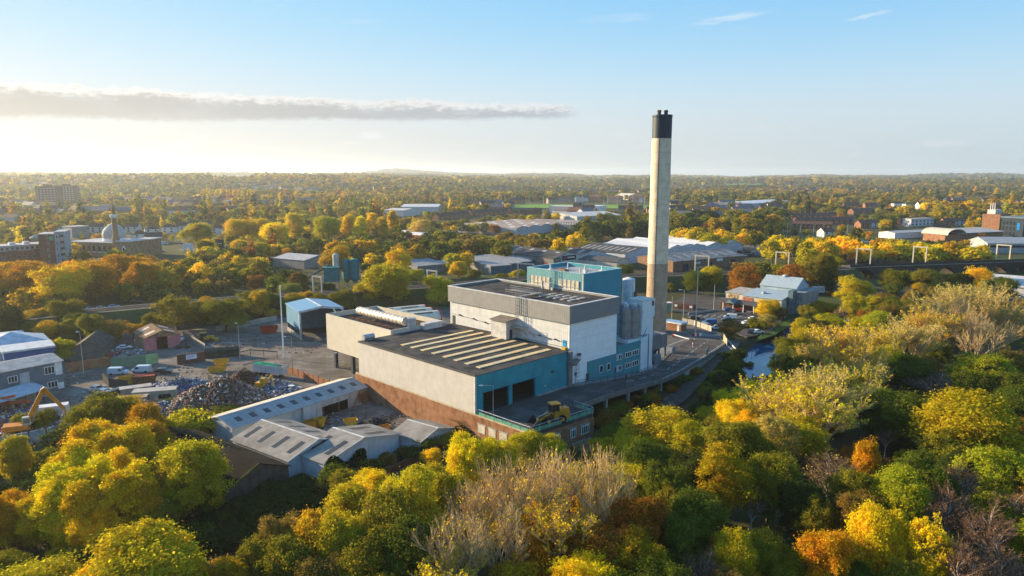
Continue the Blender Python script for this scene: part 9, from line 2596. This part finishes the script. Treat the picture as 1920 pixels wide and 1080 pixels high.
def mid_belt():
 pts = []
 rail = [(p.x, p.y) for p in RAIL]
 fx = np.array([f[:2] for f in FOOT])
 for _ in range(15000):
  if len(pts) > 3600: break
  d = math.sqrt(rng.uniform(330 ** 2, 1250 ** 2))
  az = R_(rng.uniform(-40, 40))
  x, y = d * math.sin(az), d * math.cos(az)
  u, v, w = P(x, y, 0)
  if v > 520 and u > 560: continue
  if 840 < u < 1480 and v > 452 and rng.random() < 0.75: continue
  if 1470 < u < 1610 and 405 < v < 436 and rng.random() < 0.7: continue
  if hides_house(d, az): continue
  h = rng.uniform(7, 13) * (1.15 if d > 700 else 1)
  if 230 < u < 430 and 425 < v < 470: h *= 0.5
  rad = h * 0.42
  if seg_dist(x, y, rail) < 8 + rad or seg_dist(x, y, CANAL_A) < 6 + rad * 0.5: continue
  if np.min(np.hypot(fx[:, 0] - x, fx[:, 1] - y)) < rad * 0.9: continue
  z = tz(x, y)
  if blocked(x, y, z, h, rad): continue
  k = 4 if rng.random() < 0.05 else int(rng.integers(4))
  c = tint()
  pts.append((x, y, z - 0.3, rad / (4.8 if k < 4 else 3.4), (h / 12) / (rad / 4.8), *c, rng.uniform(0, 6.28), k))
 belt('town_woodland', 'mixed autumn trees filling the town between its buildings', pts, MIDP)
def far_belt():
 pts = []
 r = np.random.default_rng(99)
 for _ in range(60000):
  if len(pts) > 26000: break
  d = 1150 * math.exp(r.random() ** 0.92 * math.log(14500 / 1150))
  az = R_(r.uniform(-41, 41))
  x, y = d * math.sin(az), d * math.cos(az)
  f = math.sin(x * 0.0031 + 2 * math.sin(y * 0.0013)) + math.sin(y * 0.0023 + 1.3 * math.sin(x * 0.0017))
  if f > 1.15 and r.random() < 0.9: continue
  u, v, w = P(x, y, tz(x, y))
  if 955 < u < 1240 and 378 < v < 393: continue
  if d < 3000 and hides_house(d, az): continue
  if any(a < u < b and q < v < e for a, b, q, e in FIELDS): continue
  s = 1.0 if d < 2200 else min(4.5, (d / 2200) ** 0.9)
  h = r.uniform(8, 15) * min(s, 1.7)
  z = tz(x, y)
  if d < 1600 and blocked(x, y, z, h, 5): continue
  c = tint(r, True)
  w_ = 0.5 + 0.5 * math.sin(x * 0.0042 + 2.2 * math.sin(y * 0.0021)) * math.sin(y * 0.0035 + x * 0.0011)
  if r.random() < 0.6: c = np.array(PAL[['dark green', 'green', 'olive', 'dark green', 'brown', 'olive', 'brown', 'amber'][int(min(7, max(0, w_ * 8 + r.normal(0, 0.7))))]]) * r.uniform(0.75, 1.1)
  s *= 0.8 + 0.55 * w_ + (0.9 if r.random() < 0.06 else 0)
  pts.append((x, y, z - 0.5, s * r.uniform(0.85, 1.3), (h / 10) / s, *c, r.uniform(0, 6.28), int(r.integers(4))))
 belt('far_woodland', 'hazy autumn woodland running to the horizon', pts, FARP)
# ---- distant roofs half hidden by the far trees: few pixels each, grouped by estate
def far_houses():
 r = np.random.default_rng(5)
 n = 0
 walls = [mat('far_white_wall', (0.5, 0.49, 0.47)), mat('far_brick_wall', (0.27, 0.13, 0.085)), mat('far_tan_wall', (0.33, 0.26, 0.19))]
 roofs = [TL, TB, mat('far_grey_roof', (0.16, 0.15, 0.15))]
 protos = {}
 names = ['upper left', 'left', 'middle', 'right', 'far right']
 for _ in range(6000):
  if n >= 300: break
  d = r.uniform(800, 2900)
  az = R_(r.uniform(-37, 37))
  x, y = d * math.sin(az), d * math.cos(az)
  if math.sin(x * 0.008) + math.sin(y * 0.006 + 1) < 0.35: continue
  u, v, w = P(x, y, tz(x, y))
  if blocked(x, y, tz(x, y), 8, 7): continue
  k = (int(r.integers(3)), int(r.integers(3)))
  if k not in protos:
   b = gable_body(16, 9, 6, 9.5, 'x', -1).mesh('wall', walls[k[0]])
   rf = MB().slab((-.4, -.5, 5.9), (16.4, -.5, 5.9), (16.4, 4.5, 9.8), (-.4, 4.5, 9.8), .25)
   rf.slab((-.4, 4.5, 9.8), (16.4, 4.5, 9.8), (16.4, 9.5, 5.9), (-.4, 9.5, 5.9), .25)
   protos[k] = (b, rf.mesh('roof', roofs[k[1]]))
  t = bpy.data.objects.new('distant_house', None)
  COL.objects.link(t)
  t.location = (x, y, tz(x, y) + 2.5)
  t.rotation_euler = (0, 0, r.uniform(-0.6, 0.6))
  t.scale = (r.uniform(0.9, 2.0), 1.2, r.uniform(1.0, 1.3))
  share('wall', protos[k][0], t)
  share('roof', protos[k][1], t)
  FARH.append((t, ['white', 'red brick', 'tan'][k[0]], ['dark', 'brown', 'grey'][k[1]], P(x, y, 5)))
  n += 1
FARH = []
far_houses()
HX = np.array([(t.location.x, t.location.y) for t, *_ in FARH])
HR, HA = np.hypot(HX[:, 0], HX[:, 1]), np.arctan2(HX[:, 0], HX[:, 1])
mid_belt()
far_belt()
# ------------------------------------------------------------------ labels for the trees and far houses: by look first, then by neighbour
ANCH = [(140, 850, 'below the graffiti wall'), (60, 960, 'at the scrub edge'), (200, 1030, 'round the low scrub wall'), (390, 900, 'beside the mossy dark shed'), (520, 930, 'in the dark scrub'), (640, 880, 'below the ivy gable'), (850, 860, 'in front of the pale gables'), (620, 1010, 'beside the lower canal'), (760, 980, 'before the bare twiggy clump'),
  (1000, 900, 'in the bare twiggy clump'), (1120, 1000, 'in the rusty thicket'), (1100, 830, 'below the barred windows'), (1240, 820, 'below the ramp columns'), (1300, 970, 'in the dark hollow'), (1400, 740, 'near the lock gate'), (1440, 850, 'by the hidden canal bend'), (1480, 660, 'on the far canal bank'), (1530, 760, 'round the tall bare tree'),
  (1600, 620, 'in the bare beige grove'), (1820, 570, 'beside the park lawn'), (1700, 520, 'facing the brick viaduct'), (1560, 570, 'on the wooded canal bend'), (1700, 720, 'in the green wood'), (1840, 740, 'by the broad lime tree'), (1830, 930, 'among the thin birches'), (1690, 900, 'round the lime green trio'), (1640, 980, 'in the golden thicket'), (1500, 960, 'under the shaded bank'), (1400, 1030, 'at the near wood edge'),
  (1440, 590, 'beside the pavilion'), (1330, 540, 'below the rail bank'), (280, 590, 'behind the pink shed'), (120, 600, 'behind the blue fascia'), (60, 520, 'below the brick flats'), (220, 500, 'below the mosque'), (350, 500, 'below the billboard'), (430, 560, 'along the railway line'), (600, 550, 'behind the blue shed'), (650, 500, 'round the teal silos'), (760, 520, 'above the barrel roofs'), (500, 440, 'in the golden row'),
  (700, 430, 'left of the retail box'), (800, 420, 'behind the retail box'), (890, 500, 'by the workshop row'), (1200, 510, 'beside the chimney'), (1720, 385, 'behind the white houses'), (1780, 360, 'in the right poplar row'), (430, 365, 'in the left poplar row'), (90, 380, 'by the tower blocks'), (250, 380, 'beyond the mosque'), (300, 780, 'beside the scrap heaps'), (430, 755, 'on the heap bank'), (180, 750, 'in front of the cabins')]
ORD = ['first', 'second', 'third', 'fourth', 'fifth', 'sixth', 'seventh', 'eighth', 'ninth', 'tenth', 'eleventh', 'twelfth', 'thirteenth', 'fourteenth', 'fifteenth', 'sixteenth', 'seventeenth', 'eighteenth', 'nineteenth', 'twentieth']
def label_all(items, cat):
 """items: (object, words, u, v, height or None)"""
 sets = {}
 for o, wd, u, v, h in items:
  a = min(ANCH, key=lambda q: (q[0] - u) ** 2 + ((q[1] - v) * 1.3) ** 2)[2]
  sets.setdefault((wd, a), []).append((u, o, h))
 for (wd, a), L in sets.items():
  L.sort(key=lambda q: q[0])
  n = len(L)
  for i, (u, o, h) in enumerate(L):
   if n == 1: lab = '%s %s' % (wd, a)
   elif n == 2: lab = '%s %s, the %s of two' % (wd, a, ['left one', 'right one'][i])
   else:
    lab = '%s %s, %s from the left' % (wd, a, ORD[i] if i < len(ORD) else 'another')
   props(o, lab, cat, '%s %s' % ({'tree': 'trees', 'shrub': 'shrubs', 'house': 'houses'}[cat], a))
label_all([(t, '%s %s' % (c, NOUN[b]), p[0], p[1], h) for t, b, c, p, h in TREES if b != 'shrub'], 'tree')
label_all([(t, '%s %s' % (c, NOUN[b]), p[0], p[1], h) for t, b, c, p, h in TREES if b == 'shrub'], 'shrub')
def far_label():
 sets = {}
 for t, wl, rf, p in FARH:
  b = int(min(15, max(0, p[0] // 120)))
  places = ['under the hazy left ridge', 'by the tower blocks', 'beyond the mosque dome', 'left of the poplar row', 'behind the left poplars', 'beyond the golden row', 'below the rounded hill', 'beyond the long depot', 'beyond the playing fields', 'behind the leisure block', 'beyond the chimney', 'right of the chimney', 'beyond the blue depot', 'above the terraces', 'behind the right poplars', 'above the glass block']
  sets.setdefault((wl, rf, places[b]), []).append((p[0], t))
 for (wl, rf, pl), L in sets.items():
  L.sort(key=lambda q: q[0])
  for i, (u, t) in enumerate(L):
   lab = 'tiny %s house with %s roof %s' % (wl, rf, pl)
   if len(L) > 1: lab += ', %s from left' % ORD[min(i, 19)]
   props(t, lab, 'house', 'distant houses among the trees')
far_label()
for lab, fr, C, size, sd in IVY_PENDING:
 V, Fq = leaves_at(C, np.tile([0, -1.0, 0.3], (len(C), 1)), size, r=np.random.default_rng(sd))
 me = bpy.data.meshes.new('ivy')
 np_mesh(me, V, Fq)
 me.materials.append(LEAF)
 o = bpy.data.objects.new('ivy', me)
 COL.objects.link(o)
 o.location = fr.W(0, 0, 0)
 o.rotation_euler = (0, 0, fr.a)
 o.color = (0.022, 0.05, 0.013, 1)
 props(o, lab, None, None, 'stuff')
print('TREES', len(TREES), {k: sum(1 for t in TREES if NAMES[t[1]] == k) for k in set(NAMES.values())}, 'far houses', len(FARH))
# ------------------------------------------------------------------ haze
def make_haze():
 mb = MB().box(-17500, 17500, -17500, 18500, -6.2, 190)
 m = bpy.data.materials.new('haze')
 m.use_nodes = True
 t = NT(m.node_tree)
 t.n.remove(t.n['Principled BSDF'])
 v = t.node('ShaderNodeVolumePrincipled')
 v.inputs['Color'].default_value = (0.86, 0.93, 1.0, 1)
 v.inputs['Density'].default_value = 0.00008
 v.inputs['Anisotropy'].default_value = 0.45
 t.l.new(v.outputs[0], t.n['Material Output'].inputs['Volume'])
 me = mb.mesh('haze', m)
 o = bpy.data.objects.new('haze', me)
 COL.objects.link(o)
 props(o, 'pale evening haze fading the far hills', None, None, 'stuff')
make_haze()
